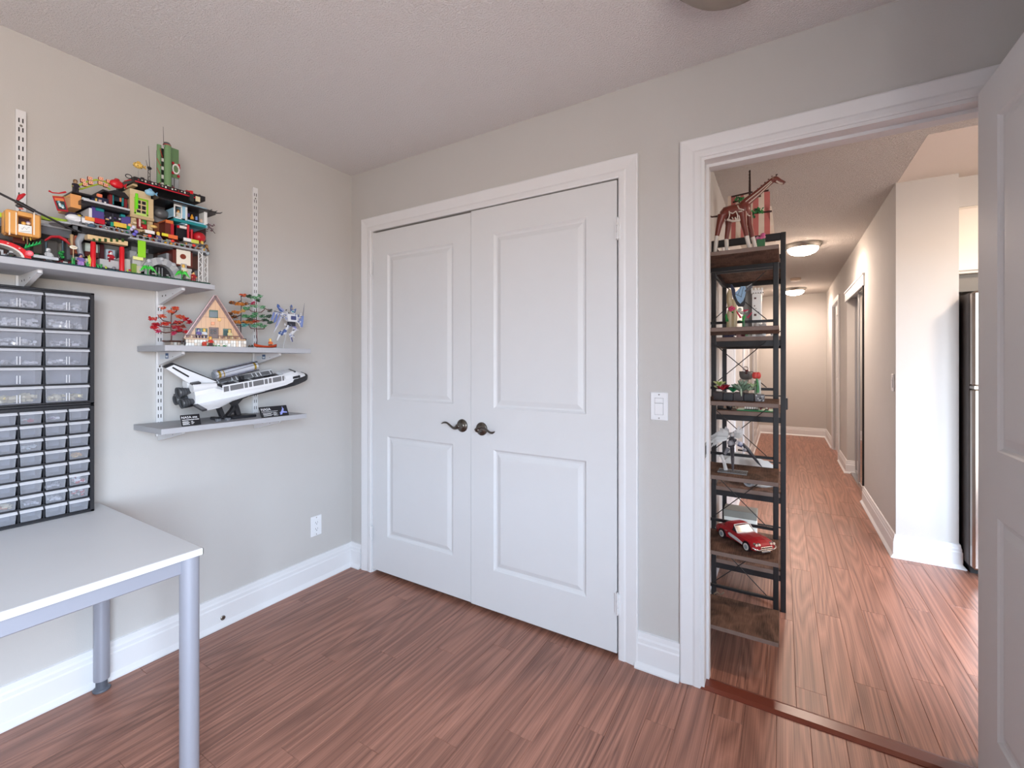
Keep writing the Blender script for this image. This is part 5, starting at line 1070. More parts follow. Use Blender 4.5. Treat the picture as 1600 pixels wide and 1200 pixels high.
# canoe
t = thing('toy_canoe', (.235, Yp(414.5, .235), ZM), 'orange red toy canoe on the middle shelf in front of the green tree', 'toy canoe')
b = MB(); y0, y1 = Yp(397, .235), Yp(432, .235); L_ = y1-y0; secs = []
for k in range(13):
    f = k/12; w = .011*math.sin(PI*max(.04, min(.96, f)))**.6; zb = ZM+.001+.004*abs(2*f-1)**3; zt_ = ZM+.010+.010*abs(2*f-1)**2.2
    secs.append([(.235-w, y0+L_*f, zt_), (.235-w*.8, y0+L_*f, (zb+zt_)/2-.001), (.235, y0+L_*f, zb), (.235+w*.8, y0+L_*f, (zb+zt_)/2-.001), (.235+w, y0+L_*f, zt_), (.235+w*.8, y0+L_*f, zt_-.001), (.235, y0+L_*f, zb+.002), (.235-w*.8, y0+L_*f, zt_-.001)])
vs = [v for s_ in secs for v in s_]; fs = [(i*8+j, i*8+(j+1) % 8, (i+1)*8+(j+1) % 8, (i+1)*8+j) for i in range(12) for j in range(8)]+[tuple(range(8))[::-1], tuple(range(96, 104))]
b.add(vs, fs, P((186, 66, 30)), True); b.build('hull', t)
figure((.235, Yp(422.5, .235), ZM+.0035), (214, 110, 60), (120, 70, 50), (226, 190, 110), 'toy figure sitting in the orange canoe', (240, 206, 130), 0)
# winged robot
def robot(pos, t, cols, sc=1.0, ang=0, wings=(), legs=None, arms=None):
    """a generic jointed robot figure; wings: list of (start, end, width)"""
BLU = (74, 100, 160); LAV = (150, 156, 196)
t = thing('toy_robot', (.15, Yp(446, .15), ZM), 'white and blue winged toy robot on a clear stand, right end of middle shelf', 'toy robot')
x = .15; b = MB()
random.seed(21)
def R2(px, py, dx=0): return PT(px, py, x+dx)
def limb(b, a, c, r0, r1, col, dx0=0, dx1=0, n=6): b.cyl(R2(*a, dx0), R2(*c, dx1), r0, r1, n=n, m=P(col), smooth=False)
b.bbox(x-.012, x+.014, R2(448, 0).y, R2(463, 0).y, R2(455, 503).z, R2(455, 491).z, P((222, 224, 230)), .003); b.bbox(x+.01, x+.018, R2(452, 0).y, R2(460, 0).y, R2(455, 500).z, R2(455, 494).z, P((70, 76, 120)), .002); b.bbox(x-.01, x+.012, R2(450, 0).y, R2(460, 0).y, R2(455, 510).z, R2(455, 503).z, P((40, 42, 56)), .002); b.build('torso', t)
b = MB(); b.ell(R2(456.5, 487), .007, .006, .007, P((226, 226, 232)), 10, 6); b.tube([R2(456, 484), R2(454, 478)], [.0014, .0004], 5, P((206, 180, 90))); b.tube([R2(457, 484), R2(460, 479)], [.0014, .0004], 5, P((206, 180, 90))); b.bbox(x+.005, x+.0075, R2(455, 0).y, R2(458, 0).y, R2(456, 488).z, R2(456, 486).z, P((60, 150, 170)), .0004); b.build('head', t)
b = MB(); limb(b, (449, 495), (440, 489), .006, .005, (226, 228, 234)); limb(b, (440, 489), (430, 487), .0055, .004, (210, 214, 226)); limb(b, (440, 489), (428, 486), .002, .002, (60, 60, 70), .006, .006); b.build('arm', t)
b = MB(); limb(b, (462, 494), (468, 497), .006, .005, (226, 228, 234)); limb(b, (468, 497), (470, 508), .0055, .006, (130, 140, 190)); limb(b, (466, 504), (470, 512), .004, .003, (226, 220, 214)); b.build('arm', t)
b = MB(); limb(b, (451, 509), (446, 516), .008, .006, (216, 218, 226)); limb(b, (446, 516), (439, 523), .009, .007, (84, 104, 158)); limb(b, (437, 522), (433, 532), .006, .003, (232, 232, 236)); limb(b, (440, 519), (436, 521), .006, .006, (80, 110, 170), .006, .006); b.build('leg', t)
b = MB(); limb(b, (458, 508), (462, 514), .008, .007, (140, 140, 200)); limb(b, (462, 514), (455, 522), .008, .007, (230, 230, 234)); limb(b, (453, 521), (456, 533), .0065, .004, (206, 208, 220)); limb(b, (455, 527), (457, 534), .004, .003, (90, 90, 130), .003, .003); b.build('leg', t)
def blade(b, a, c, w, col, dx=0):
    p = R2(*a, dx); q = R2(*c, dx-.004); d = (q-p).normalized(); n = Vector((0, -d.z, d.y))*w; b.add([p-n*.6, p+n*.6, p.lerp(q, .75)+n, q, p.lerp(q, .85)-n*.7]+[v+Vector((.003, 0, 0)) for v in (p-n*.6, p+n*.6, p.lerp(q, .75)+n, q, p.lerp(q, .85)-n*.7)], [(0, 1, 2, 3, 4), (9, 8, 7, 6, 5)]+[(i, (i+1) % 5, 5+(i+1) % 5, 5+i) for i in range(5)], P(col))
for a, c_, w, col, dx in (((440, 488), (433, 475), .009, BLU, -.02), ((436, 480), (444, 487), .006, LAV, -.018), ((428, 488), (424, 501), .0065, (130, 146, 200), -.01), ((433, 490), (428, 505), .006, (104, 124, 184), -.006), ((438, 492), (430, 512), .0055, LAV, -.012), ((441, 494), (427, 520), .003, (214, 218, 230), -.016), ((455, 488), (455, 476), .007, BLU, -.02), ((460, 489), (462, 482), .004, BLU, -.018)):
    q = MB(); blade(q, a, c_, w, col, dx); q.build('wing_blade', t)
b = MB(); rr = random.Random(5)
for (px, py, n, w) in ((455, 495, 16, 9), (452, 486, 10, 8), (444, 492, 10, 7), (465, 493, 10, 6), (451, 510, 10, 6), (461, 514, 10, 5), (442, 520, 9, 4), (456, 526, 8, 3), (468, 502, 8, 4), (436, 489, 8, 5)):
    for k in range(n):
        c = PT(px+rr.uniform(-w, w), py+rr.uniform(-w, w)*.7, x+rr.uniform(.0, .014)); M_ = Matrix.Translation(c) @ Matrix.Rotation(rr.uniform(0, 3), 4, 'X') @ Matrix.Rotation(rr.uniform(-.6, .6), 4, 'Z'); a, e = rr.uniform(.0015, .0035), rr.uniform(.003, .0065)
        b.prism([(-e, -a*.5), (e*.6, -a), (e, a*.4), (-e*.5, a)], 'x', -.001, .0012, P(rr.choice([(230, 231, 236), (214, 216, 224), (196, 200, 214), (96, 116, 172), (74, 100, 160), (150, 156, 196), (56, 58, 74), (232, 232, 236)])), M_)
b.build('armour_plates', t, kind='stuff')
b = MB(); limb(b, (471, 511), (473, 494), .0065, .0055, (120, 140, 196), .006, .004); b.tube([PT(473, 497, x+.006), PT(474.5, 484, x+.005), PT(475.8, 473, x+.004)], [.0035, .003, .0006], 6, P((90, 96, 116)), .5); b.build('sword', t)
CLR = mat('clear_acrylic', (226, 232, 236), .05, alpha=.35)
b = MB(); c = PT(443.5, 538, .15); b.lathe([(.024, 0), (.024, .003), (.02, .004), (0, .004)], (.15, c.y, ZM), 24, CLR); b.tube([(.15, c.y, ZM+.004), (.148, c.y+.002, ZM+.025), PT(450, 507, .145)], .002, 8, CLR); b.build('stand', t)

# ================================================================== lowest shelf: shuttle, telescope, placards
t = thing('space_shuttle_model', (.14, Yp(385, .14), ZB), 'white and black space shuttle model nose up on a black stand, lowest wall shelf', 'space shuttle')
P0, P1 = PT(297, 621, .14), PT(480, 586, .14); L = (P1-P0).length; e1 = (P1-P0).normalized(); e3 = Vector((0, -e1.z, e1.y)); e2 = Vector((1, 0, 0))
ROLL = math.radians(14); u2 = e2*math.cos(ROLL)-e3*math.sin(ROLL); u3 = e3*math.cos(ROLL)+e2*math.sin(ROLL)
def S(s, a, c): return P0+e1*(s*L)+u2*a+u3*c
MS = Matrix(((u2.x, e1.x, u3.x, P0.x), (u2.y, e1.y, u3.y, P0.y), (u2.z, e1.z, u3.z, P0.z), (0, 0, 0, 1)))   # local: (a across, s*L along, c up)
SW = (232, 233, 236); SBK = (30, 30, 34)
def loft(b, secs, m, n):
    vs = [v for s_ in secs for v in s_]; k = len(secs)
    b.add(vs, [(i*n+j, i*n+(j+1) % n, (i+1)*n+(j+1) % n, (i+1)*n+j) for i in range(k-1) for j in range(n)]+[tuple(range(n))[::-1], tuple(range((k-1)*n, k*n))], m)
def sec(s, w, z0, z1, r=.35):
    return [S(s, *q) for q in ((-w, z0), (w, z0), (w*1.02, z0+(z1-z0)*.6), (w*.9, z0+(z1-z0)*.82), (w*.55, z1), (-w*.55, z1), (-w*.9, z0+(z1-z0)*.82), (-w*1.02, z0+(z1-z0)*.6))]
b = MB(); loft(b, [sec(0, .044, -.028, .05), sec(.14, .044, -.028, .052), sec(.2, .044, -.026, .03)], P(SW), 8); loft(b, [sec(.2, .044, -.026, .026), sec(.73, .043, -.022, .026)], P(SW), 8)
loft(b, [sec(.73, .043, -.020, .040), sec(.80, .042, -.018, .044), sec(.86, .037, -.014, .040), sec(.92, .028, -.010, .024), sec(.955, .022, -.008, .016)], P(SW), 8); b.build('fuselage', t)
b = MB(); loft(b, [sec(.0, .045, -.034, -.026), sec(.5, .045, -.032, -.022), sec(.74, .0435, -.030, -.006), sec(.80, .0432, -.028, .004), sec(.815, .0428, -.028, .022), sec(.87, .0375, -.026, .020), sec(.955, .0255, -.021, .013)], P(SBK), 8); loft(b, [sec(.952, .0255, -.021, .0185), sec(.975, .0205, -.018, .0135), sec(.993, .011, -.011, .006), sec(1.0, .003, -.005, .001)], P(SBK), 8); b.build('heat_shield', t)
b = MB()
for s in (-1, 1): b.bbox(s*.0385-.0045, s*.0385+.0045, .80*L, .875*L, .010, .022, P(SBK), .001, MS); 
b.bbox(-.026, .026, .83*L, .852*L, .036, .0425, P((50, 54, 60)), .001, MS); b.bbox(.02, .027, .90*L, .915*L, .010, .02, P(SW), .001, MS); b.build('cockpit_window', t)
# payload bay and open doors with grey radiator panels
b = MB(); b.bbox(-.034, .034, .21*L, .72*L, .0262, .028, P((58, 58, 62)), .0005, MS); 
for k in range(9): b.bbox(-.03, .03, (.24+.055*k)*L, (.255+.055*k)*L, .028, .031, P(random.choice([(150, 150, 152), (90, 90, 92), (200, 200, 200)])), .0005, MS)
b.bbox(.004, .020, .36*L, .39*L, .028, .062, P(SBK), .001, MS); b.bbox(-.005, .006, .58*L, .63*L, .028, .036, P(SBK), .001, MS); b.build('payload_bay', t)
for s in (-1, 1):
    MD = MS @ Matrix.Translation((s*.040, 0, .020)) @ Matrix.Rotation(s*math.radians(-8 if s > 0 else 55), 4, 'Y')
    b = MB(); 
    if s > 0: b.bbox(.000, .004, .20*L, .72*L, -.022, .022, P(SW), .001, MD)
    else: b.bbox(-.004, 0, .20*L, .72*L, .000, .036, P(SW), .001, MD)
    o = b.build('bay_door', t); q = MB()
    for (a, c_) in ((.205, .245), (.255, .36), (.368, .395), (.405, .43), (.44, .53), (.538, .565), (.575, .60), (.61, .69), (.698, .715)):
        if s > 0: q.bbox(.004, .0048, a*L, c_*L, -.008, .016, P((112, 112, 114)), .0003, MD)
        else: q.bbox(0, .0008, a*L, c_*L, .008, .030, P((112, 112, 114)), .0003, MD)
    q.build('radiator_panel', o, kind='stuff')
# delta wings
for s in (-1, 1):
    b = MB(); pl = [(s*.043, .56*L), (s*.052, .42*L), (s*.078, .24*L), (s*.122, .10*L), (s*.124, .015*L), (s*.043, .0)]
    vs = [MS @ Vector((q[0], q[1], -.018)) for q in pl]+[MS @ Vector((q[0], q[1], -.024)) for q in pl]
    b.add(vs[:6], [tuple(range(6))], P(SW)); b.add(vs[6:], [tuple(range(6))[::-1]], P(SBK)); b.add(vs, [(i, (i+1) % 6, 6+(i+1) % 6, 6+i) for i in range(6)], P((200, 202, 206))); o = b.build('wing', t)
    q = MB(); q.bbox(min(s*.045, s*.122), max(s*.045, s*.122), -.02*L, .014*L, -.025, -.017, P((50, 50, 54)), .001, MS); q.build('elevon', o)
b = MB(); fin = [S(.20, 0, .05), S(.02, 0, .05), PT(253.5, 572.5, .14), PT(268, 566.5, .14)]
def slab(b, pts, th, col, dx=0): 
    n = len(pts); b.add([v+Vector((dx+th/2, 0, 0)) for v in pts]+[v+Vector((dx-th/2, 0, 0)) for v in pts], [tuple(range(n)), tuple(range(n, 2*n))[::-1]]+[(i, (i+1) % n, n+(i+1) % n, n+i) for i in range(n)], P(col))
slab(b, fin, .013, SW); o = b.build('tail_fin', t)
b = MB(); slab(b, [fin[0], fin[0].lerp(fin[1], .05), fin[3].lerp(fin[2], .22), fin[3]], .0145, SBK); slab(b, [fin[2], fin[2].lerp(fin[1], .09), fin[3].lerp(fin[0], .07), fin[3]], .0146, SBK); m0 = fin[1].lerp(fin[0], .30); m1 = fin[2].lerp(fin[3], .38); slab(b, [m1.lerp(m0, .15), m1.lerp(m0, .62), m1.lerp(m0, .62)+Vector((0, .004, .005)), m1.lerp(m0, .15)+Vector((0, .004, .005))], .0148, SBK); b.build('fin_edge', o)
for s in (-1, 1):
    b = MB(); b.cyl(MS @ Vector((s*.028, -.01*L, .052)), MS @ Vector((s*.03, .16*L, .046)), .020, .012, n=14, m=P(SW)); o = b.build('engine_pod', t)
    q = MB(); q.bbox(s*.028-.010, s*.028+.010, -.012*L, .05*L, .066, .074, P((60, 60, 64)), .001, MS); q.build('pod_trim', o)
for (a, c_, r) in ((0, .030, .024), (-.026, -.010, .022), (.026, -.010, .022)):
    b = MB(); b.lathe([(r*.5, 0), (r*.62, -.012), (r*.85, -.030), (r, -.046), (r*.9, -.046), (r*.5, -.012), (0, -.01)], (0, 0, 0), 20, P((72, 74, 78)), 'y', M=MS @ Matrix.Translation((a, .0, c_))); 
    for k in range(3): b.lathe([(r*(.66+.12*k), -.014-.011*k), (r*(.72+.12*k), -.0155-.011*k), (r*(.68+.12*k), -.018-.011*k)], (0, 0, 0), 20, P((44, 46, 50)), 'y', M=MS @ Matrix.Translation((a, 0, c_)))
    b.build('engine_bell', t)
b = MB(); b.bbox(-.03, .03, -.06*L, .01*L, -.032, -.027, P(SBK), .001, MS); b.build('body_flap', t)
# stand
b = MB(); y0, y1 = Yp(333, .14), Yp(392, .14)
b.bbox(.10, .19, Yp(360, .17), y1, ZB, ZB+.013, P((36, 37, 42)), .003); b.bbox(.11, .17, y0, Yp(347, .17), ZB, ZB+.013, P((36, 37, 42)), .003); b.bbox(.12, .15, y0+.02, y1-.02, ZB, ZB+.008, P((44, 45, 50)), .002); st = b.build('stand_base', t)
def strut(pts, w, th): 
    b = MB(); k = len(pts); pts = [PT(u, v, .14) for u, v in pts]; vs = []
    for i, p in enumerate(pts):
        d = (pts[min(i+1, k-1)]-pts[max(i-1, 0)]).normalized(); n = Vector((0, -d.z, d.y))*w[i]; vs += [p-n+Vector((th, 0, 0)), p+n+Vector((th, 0, 0)), p+n-Vector((th, 0, 0)), p-n-Vector((th, 0, 0))]
    b.add(vs, [(i*4+j, i*4+(j+1) % 4, i*4+4+(j+1) % 4, i*4+4+j) for i in range(k-1) for j in range(4)]+[(3, 2, 1, 0), tuple(range(4*k-4, 4*k))], P((38, 38, 42))); return b
strut([(372, 650), (369, 638), (364, 628), (362, 620)], [.010, .009, .012, .016], .012).build('stand_strut', t)
strut([(354, 650), (362, 641), (368, 630), (376, 621), (384, 617)], [.005, .006, .007, .008, .010], .012).build('stand_strut', t)
strut([(347, 650), (343, 640), (338, 628)], [.008, .008, .009], .012).build('stand_strut', t)
b = MB()
for px in (341, 356): c = PT(px, 653, .2); b.lathe([(.012, 0), (.012, .011), (0, .011)], (.2, c.y, ZB), 20, mat('smoky_clear', (120, 122, 128), .1, alpha=.7))
b.build('clear_disc', t, kind='stuff')
# telescope model
t = thing('space_telescope_model', (.11, Yp(372, .11), PT(372, 590, .11).z), 'silver toy space telescope with gold bands above the open bay of the shuttle', 'space telescope')
T0, T1 = PT(336, 586.5, .115), PT(401, 571, .115); d = (T1-T0).normalized(); SIL = (168, 170, 176)
b = MB(); b.cyl(T0, T1, .0165, n=18, m=mat('silver_plastic', (214, 216, 224), .35, .2)); b.cyl(T0-d*.006, T0, .0185, n=18, m=P((150, 156, 166))); o = b.build('tube_body', t)
for f0, f1 in ((.05, .10), (.90, .95), (.16, .18)):
    b = MB(); b.cyl(T0.lerp(T1, f0), T0.lerp(T1, f1), .0172, n=18, m=mat('gold_plastic', (206, 170, 70), .3, .6)); b.build('gold_band', o)
for s in (-1, 1):
    b = MB(); n = Vector((0, -d.z, d.y)); c = T0.lerp(T1, .5)+n*s*.020
    MM = Matrix(((1, d.x, n.x, c.x), (0, d.y, n.y, c.y), (0, d.z, n.z, c.z), (0, 0, 0, 1))); b.bbox(-.022, .022, -.092, .092, -.0015, .0015, P((206, 206, 222)), .0005, MM)
    for k in range(6): b.bbox(-.0225, .0225, -.09+k*.033, -.087+k*.033, -.002, .002, P((120, 122, 130)), .0004, MM)
    b.bbox(.0222, .0235, -.092, .092, -.002, .002, P((40, 40, 44)), .0004, MM); b.build('solar_panel', t)
b = MB(); c = T0.lerp(T1, .52); b.cyl(c+n*.0-n*.028, c+n*.026, .0018, n=8, m=P(SIL)); b.tube([T0+Vector((.017, 0, 0)), T1+Vector((.017, 0, .008))], .0011, 6, P((40, 42, 46))); b.ell(T1+n*.016+d*.0, .007, .007, .007, P((150, 152, 158)), 8, 6); b.tube([T1.lerp(T0, .06), T1+Vector((0, .012, -.018)), T1+Vector((0, .02, -.03))], .002, 6, P((200, 200, 206))); b.build('antenna', t)
b = MB(); p = PT(362, 590, .115); q = PT(363, 606, .118); b.cyl(p, (q.x, q.y, q.z), .0022, n=8, m=CLR); b.build('stand_rod', t)
# placards
def placard(tl, tr, br, bl, x_top, x_bot, label):
    a, c_, e, g_ = PT(*tl, x_top), PT(*tr, x_top), PT(*br, x_bot), PT(*bl, x_bot)
    yb0, yb1 = g_.y, e.y; zt_ = (a.z+c_.z)/2; q = [Vector((x_top, yb0, zt_)), Vector((x_top, yb1, zt_)), Vector((x_bot, yb1, ZB+.001)), Vector((x_bot, yb0, ZB+.001))]
    U = (q[1]-q[0]).normalized(); V = (q[0]-q[3]); h = V.length; V = V.normalized(); N_ = U.cross(V); W_ = (q[1]-q[0]).length
    M = Matrix(((U.x, V.x, N_.x, q[3].x), (U.y, V.y, N_.y, q[3].y), (U.z, V.z, N_.z, q[3].z), (0, 0, 0, 1)))
    b = MB(); b.bbox(0, W_, 0, h, -.004, 0, P((24, 25, 32)), .0006, M); o = b.build('name_placard', None, label, 'placard', 'black printed placards on the lowest shelf'); b = MB(); b.box(W_*.2, W_*.8, -.0005, .003, -.022, -.004, P((24, 25, 32)), M); b.build('foot', o)
    return o, M, W_, h
INK = mat('white_print', (232, 234, 238), .6)
o, M, W_, h = placard((283, 648), (313, 647), (314.5, 662), (284.5, 664.5), .235, .252, 'small black placard with white print lying left of the shuttle stand')
TM = lambda u, v: M @ Matrix.Translation((u, v, .0004))
text_mesh('NASA esa', h*.30, INK, TM(W_*.03, h*.66), parent=o)
b = MB()
b.box(W_*.05, W_*.70, h*.50, h*.55, .0002, .0006, INK, M); b.box(W_*.72, W_*.93, h*.50, h*.55, .0002, .0006, INK, M)
for k in range(4): b.box(W_*.05, W_*(.42 if k % 2 else .36), h*(.36-.09*k), h*(.40-.09*k), .0002, .0006, INK, M)
for k in range(3): b.box(W_*.5, W_*(.66 if k % 2 else .6), h*(.34-.11*k), h*(.38-.11*k), .0002, .0006, INK, M)
b.build('small_print', o)
o, M, W_, h = placard((403, 637), (445, 632.5), (452, 646.5), (409, 652.5), .225, .25, 'larger black placard with a blue shuttle drawing, right end of lowest shelf')
text_mesh('NASA', h*.34, INK, TM(W_*.04, h*.62), parent=o)
b = MB(); b.box(W_*.05, W_*.62, h*.50, h*.53, .0002, .0006, INK, M)
for k in range(4): b.box(W_*.08, W_*(.36 if k % 2 else .42), h*(.36-.09*k), h*(.39-.09*k), .0002, .0006, INK, M); b.box(W_*.44, W_*(.60 if k % 2 else .56), h*(.36-.09*k), h*(.39-.09*k), .0002, .0006, INK, M)
b.build('small_print', o)
b = MB(); LB = mat('print_blue', (150, 160, 226), .6)
b.prism([(W_*.66, h*.12), (W_*.74, h*.10), (W_*.86, h*.62), (W_*.84, h*.74), (W_*.80, h*.66)], 'z', .0002, .0006, LB, M); b.prism([(W_*.66, h*.30), (W_*.94, h*.24), (W_*.95, h*.34), (W_*.78, h*.46)], 'z', .0002, .0007, LB, M); b.prism([(W_*.80, h*.62), (W_*.82, h*.9), (W_*.84, h*.62)], 'z', .0002, .0007, LB, M); b.build('shuttle_drawing', o)
# ================================================================== things on the hall shelves
def Q(px, py, y): return at(px, py, 'y', y)
# ---- giraffe on the top board
zt = AZ[-1]; yy = .31
t = thing('toy_giraffe', (2.13, yy, zt), 'brown and white brick built toy giraffe on the top board of the narrow tower shelf', 'toy animal')
G = lambda x8, y8, dy=0: Q(1090+x8/8, 250+y8/8, yy+dy)
PATCH = (226, 212, 198); CRM = (124, 60, 50); WLEG = (230, 222, 212); DK = (70, 44, 40)
b = MB()
def tb(pts, r, col=CRM, n=10): b.tube([G(*p) for p in pts], r, n, P(col))
tb([(290, 690), (340, 665), (420, 650), (500, 640), (560, 620), (600, 600)], [.014, .026, .029, .030, .031, .022])
tb([(560, 600), (620, 520), (700, 455), (800, 370), (880, 300), (950, 245)], [.026, .020, .016, .0135, .012, .011])
tb([(940, 240), (980, 245), (1030, 270), (1085, 288)], [.011, .013, .010, .007])
fl_ = G(655, 1020, -.02).z; 
def leg(pts, r, dy):
    ps = [G(*p, dy) for p in pts]; s = zt-ps[-1].z; ps = [Vector((p.x, p.y, p.z+s*(i/(len(ps)-1))**2)) for i, p in enumerate(ps)]; b.tube(ps[:3], r[:3], 8, P(CRM)); b.tube([ps[1].lerp(ps[2], .8), ps[2], ps[3]], [r[2]*1.02, r[2]*1.02, r[3]], 8, P(WLEG))
leg([(310, 690), (270, 800), (240, 900), (215, 1075)], [.020, .013, .009, .0075], -.022); leg([(390, 720), (385, 800), (360, 930), (368, 1055)], [.018, .012, .0085, .0075], .022)
leg([(560, 660), (580, 790), (615, 900), (660, 1020)], [.019, .012, .0085, .0075], -.022); leg([(630, 660), (650, 790), (690, 900), (740, 1005)], [.017, .012, .0085, .0075], .022)
b.ell(G(340, 690), .022, .03, .026, P(CRM), 12, 8); b.ell(G(590, 620), .024, .03, .03, P(CRM), 12, 8)
body = b.build('body', t)
b = MB()
def ln(*pts, r=.0026, dy=-.034): b.tube([G(x8, y8, dy+d) for x8, y8, d in pts], r, 6, P(PATCH))
ln((370, 745, .006), (440, 765, .002), (520, 755, .002), (570, 735, .004), r=.005, dy=-.030)
for p in (((395, 640, .004), (400, 690, 0), (385, 740, .004)), ((395, 655, .002), (440, 668, 0), (480, 640, 0)), ((480, 640, 0), (500, 690, 0), (495, 745, .002)), ((510, 650, 0), (550, 640, 0), (575, 660, 0)), ((515, 690, 0), (530, 740, .004), (560, 745, .006)), ((430, 715, 0), (445, 745, 0)), ((470, 715, 0), (475, 750, 0)), ((575, 640, .002), (600, 690, .006), (600, 720, .01)), ((600, 650, .01), (630, 690, .014), (660, 700, .016)), ((500, 570, .006), (520, 610, .0), (580, 625, 0)), ((300, 690, .006), (330, 720, .008), (345, 760, .010))): ln(*p)
for k in range(9): f = k/8; c = (575+f*360, 560-f*300); ln((c[0]-6, c[1]-18+f*8, .006+.018*f), (c[0]+8, c[1]+12-f*6, .008+.018*f), r=.002, dy=-.026)
ln((600, 520, .012), (760, 395, .018), (920, 262, .022), r=.0022); ln((640, 540, .012), (780, 420, .018), (930, 275, .022), r=.0022)
for k in range(4): ln((285+k*8-k*k*9, 740+k*45, .008), (310-k*14, 752+k*45, .012), r=.0022)
for k in range(3): ln((565+k*16, 760+k*38, .012), (600+k*14, 752+k*38, .014), r=.0022)
ln((985, 262, .014), (1030, 292, .016), (1070, 290, .020), r=.004, dy=-.022)
b.build('patches', body, kind='stuff')
b = MB(); b.tube([G(290, 685), G(240, 705), G(180, 712), G(130, 695), G(105, 678)], [.005, .004, .0035, .004, .006], 8, P(DK)); b.build('tail', t)
b = MB()
for dy in (-.006, .006): b.tube([G(965, 240, dy), G(985, 190, dy)], .0022, 6, P(DK)); b.ell(G(988, 184, dy), .0045, .004, .003, P(DK), 8, 6)
for dy in (-.012, .012): b.ell(G(940, 225, dy), .006, .002, .004, P((150, 110, 96)), 8, 6); b.ell(G(990, 250, dy*.8), .002, .002, .002, P(BLK), 6, 4)
b.ell(G(1080, 280), .007, .007, .005, P((120, 92, 84)), 8, 6)
for k in range(9): f = k/8; p = G(580+f*350, 545-f*320); b.bbox(p.x-.003, p.x+.003, p.y-.002, p.y+.002, p.z+.006, p.z+.013-.004*f, P((96, 56, 48)), .0006)
b.build('horns_and_mane', t)
b = MB(); c = Q(1189, 371, .36)
for k in range(9): b.ell(c+Vector((random.uniform(-.018, .016), random.uniform(-.01, .01), random.uniform(-.010, .010))), .009, .008, .008, P(random.choice([(232, 150, 180), (214, 100, 150), (240, 190, 204)])), 8, 6)
b.bbox(c.x-.016, c.x+.016, c.y-.012, c.y+.012, zt, c.z-.008, P((50, 120, 70)), .002); b.build('toy_flower', None, 'pink toy blossom beside the front feet of the giraffe', 'toy flower')
t = thing('toy_figure', Q(1160, 373, .40).xyz*1.0, 'small yellow toy figure between the legs of the giraffe', 'toy figure'); t.location.z = zt; ROOT[t.name] = Vector(t.location)
b = MB(); c = Q(1160, 370, .40); b.bbox(c.x-.007, c.x+.007, .392, .408, zt, zt+.028, P((206, 170, 70)), .002); b.build('body', t); b = MB(); b.ell((c.x, .40, zt+.036), .009, .009, .009, P((60, 44, 36)), 10, 6); b.build('head', t); b = MB(); b.tube([(c.x-.02, .40, zt+.002), (c.x-.008, .40, zt+.022)], .003, 6, P((214, 180, 80))); b.build('arm', t)
# ---- toy ship with a striped sail on the bookshelf top
t = thing('toy_ship', (2.16, 1.02, BZ[-1]), 'toy sailing ship with red and white striped sail behind the giraffe', 'toy ship')
b = MB(); secs = []
for k in range(9):
    f = k/8; w = .05*math.sin(PI*min(.96, max(.10, f*.86+.1)))**.5; x_ = 2.01+.28*f; zb = BZ[-1]+.002+.02*abs(2*f-1)**2; z1 = BZ[-1]+.085+.03*abs(2*f-1)**2
    secs.append([(x_, 1.02-w, z1), (x_, 1.02-w*.8, (zb+z1)/2), (x_, 1.02, zb), (x_, 1.02+w*.8, (zb+z1)/2), (x_, 1.02+w, z1)])
loft(b, [[Vector(v) for v in s_] for s_ in secs], P((96, 60, 44)), 5); b.build('hull', t)
b = MB(); p = Q(1171, 372, 1.02); q = Q(1171.5, 266, 1.02); b.tube([(p.x, 1.02, BZ[-1]+.08), p, (q.x, q.y, q.z-.1), q], [.007, .007, .006, .004], 8, P((46, 30, 28)))
for k in range(7): c = Q(1171.4, 268+k*5, 1.02); b.bbox(c.x-.005, c.x+.005, c.y-.004, c.y+.004, c.z-.004, c.z+.004, P(random.choice([(50, 30, 26), (90, 70, 60)])), .001)
b.build('mast', t)
for a, c_ in (((1143, 307.5), (1176, 300)), ((1192, 299), (1201, 297.5)), ((1145, 316), (1189, 306)), ((1172, 334), (1206, 330))):
    b = MB(); b.tube([Q(*a, 1.01), Q(*c_, 1.01)], .005, 8, P((56, 28, 26))); b.build('yard', t)
RS = [(1142, 1149, 308), (1157, 1162, 305), (1176, 1185, 302), (1194, 1203, 297)]; edges = [1137, 1142, 1149, 1157, 1162, 1176, 1185, 1194, 1203, 1212]
for i in range(9):
    a, c_ = edges[i], edges[i+1]; red = i % 2 == 1; b = MB(); vs = []
    for k in range(7):
        f = k/6; py0 = 306-(a-1142)*.13; yv = 1.06+.025*math.sin(PI*f)
        if i == 8: py0 = 322
        for px in (a, c_+(0 if i < 8 else -6*(1-f))): v = Q(px, py0+(378-py0)*f, 1.06); vs.append(Vector((v.x, yv, v.z)))
    n = len(vs); vs += [v+Vector((0, .003, 0)) for v in vs]
    fs = []
    for k in range(6): fs += [(2*k, 2*k+1, 2*k+3, 2*k+2), (n+2*k+2, n+2*k+3, n+2*k+1, n+2*k), (2*k, 2*k+2, n+2*k+2, n+2*k), (2*k+1, n+2*k+1, n+2*k+3, 2*k+3)]
    fs += [(0, n, n+1, 1), (n-2, n-1, 2*n-1, 2*n-2)]
    b.add(vs, fs, mat('sail_red', (196, 112, 108), .8) if red else mat('sail_white', (226, 208, 192), .8)); b.build('sail_stripe', t)
b = MB()
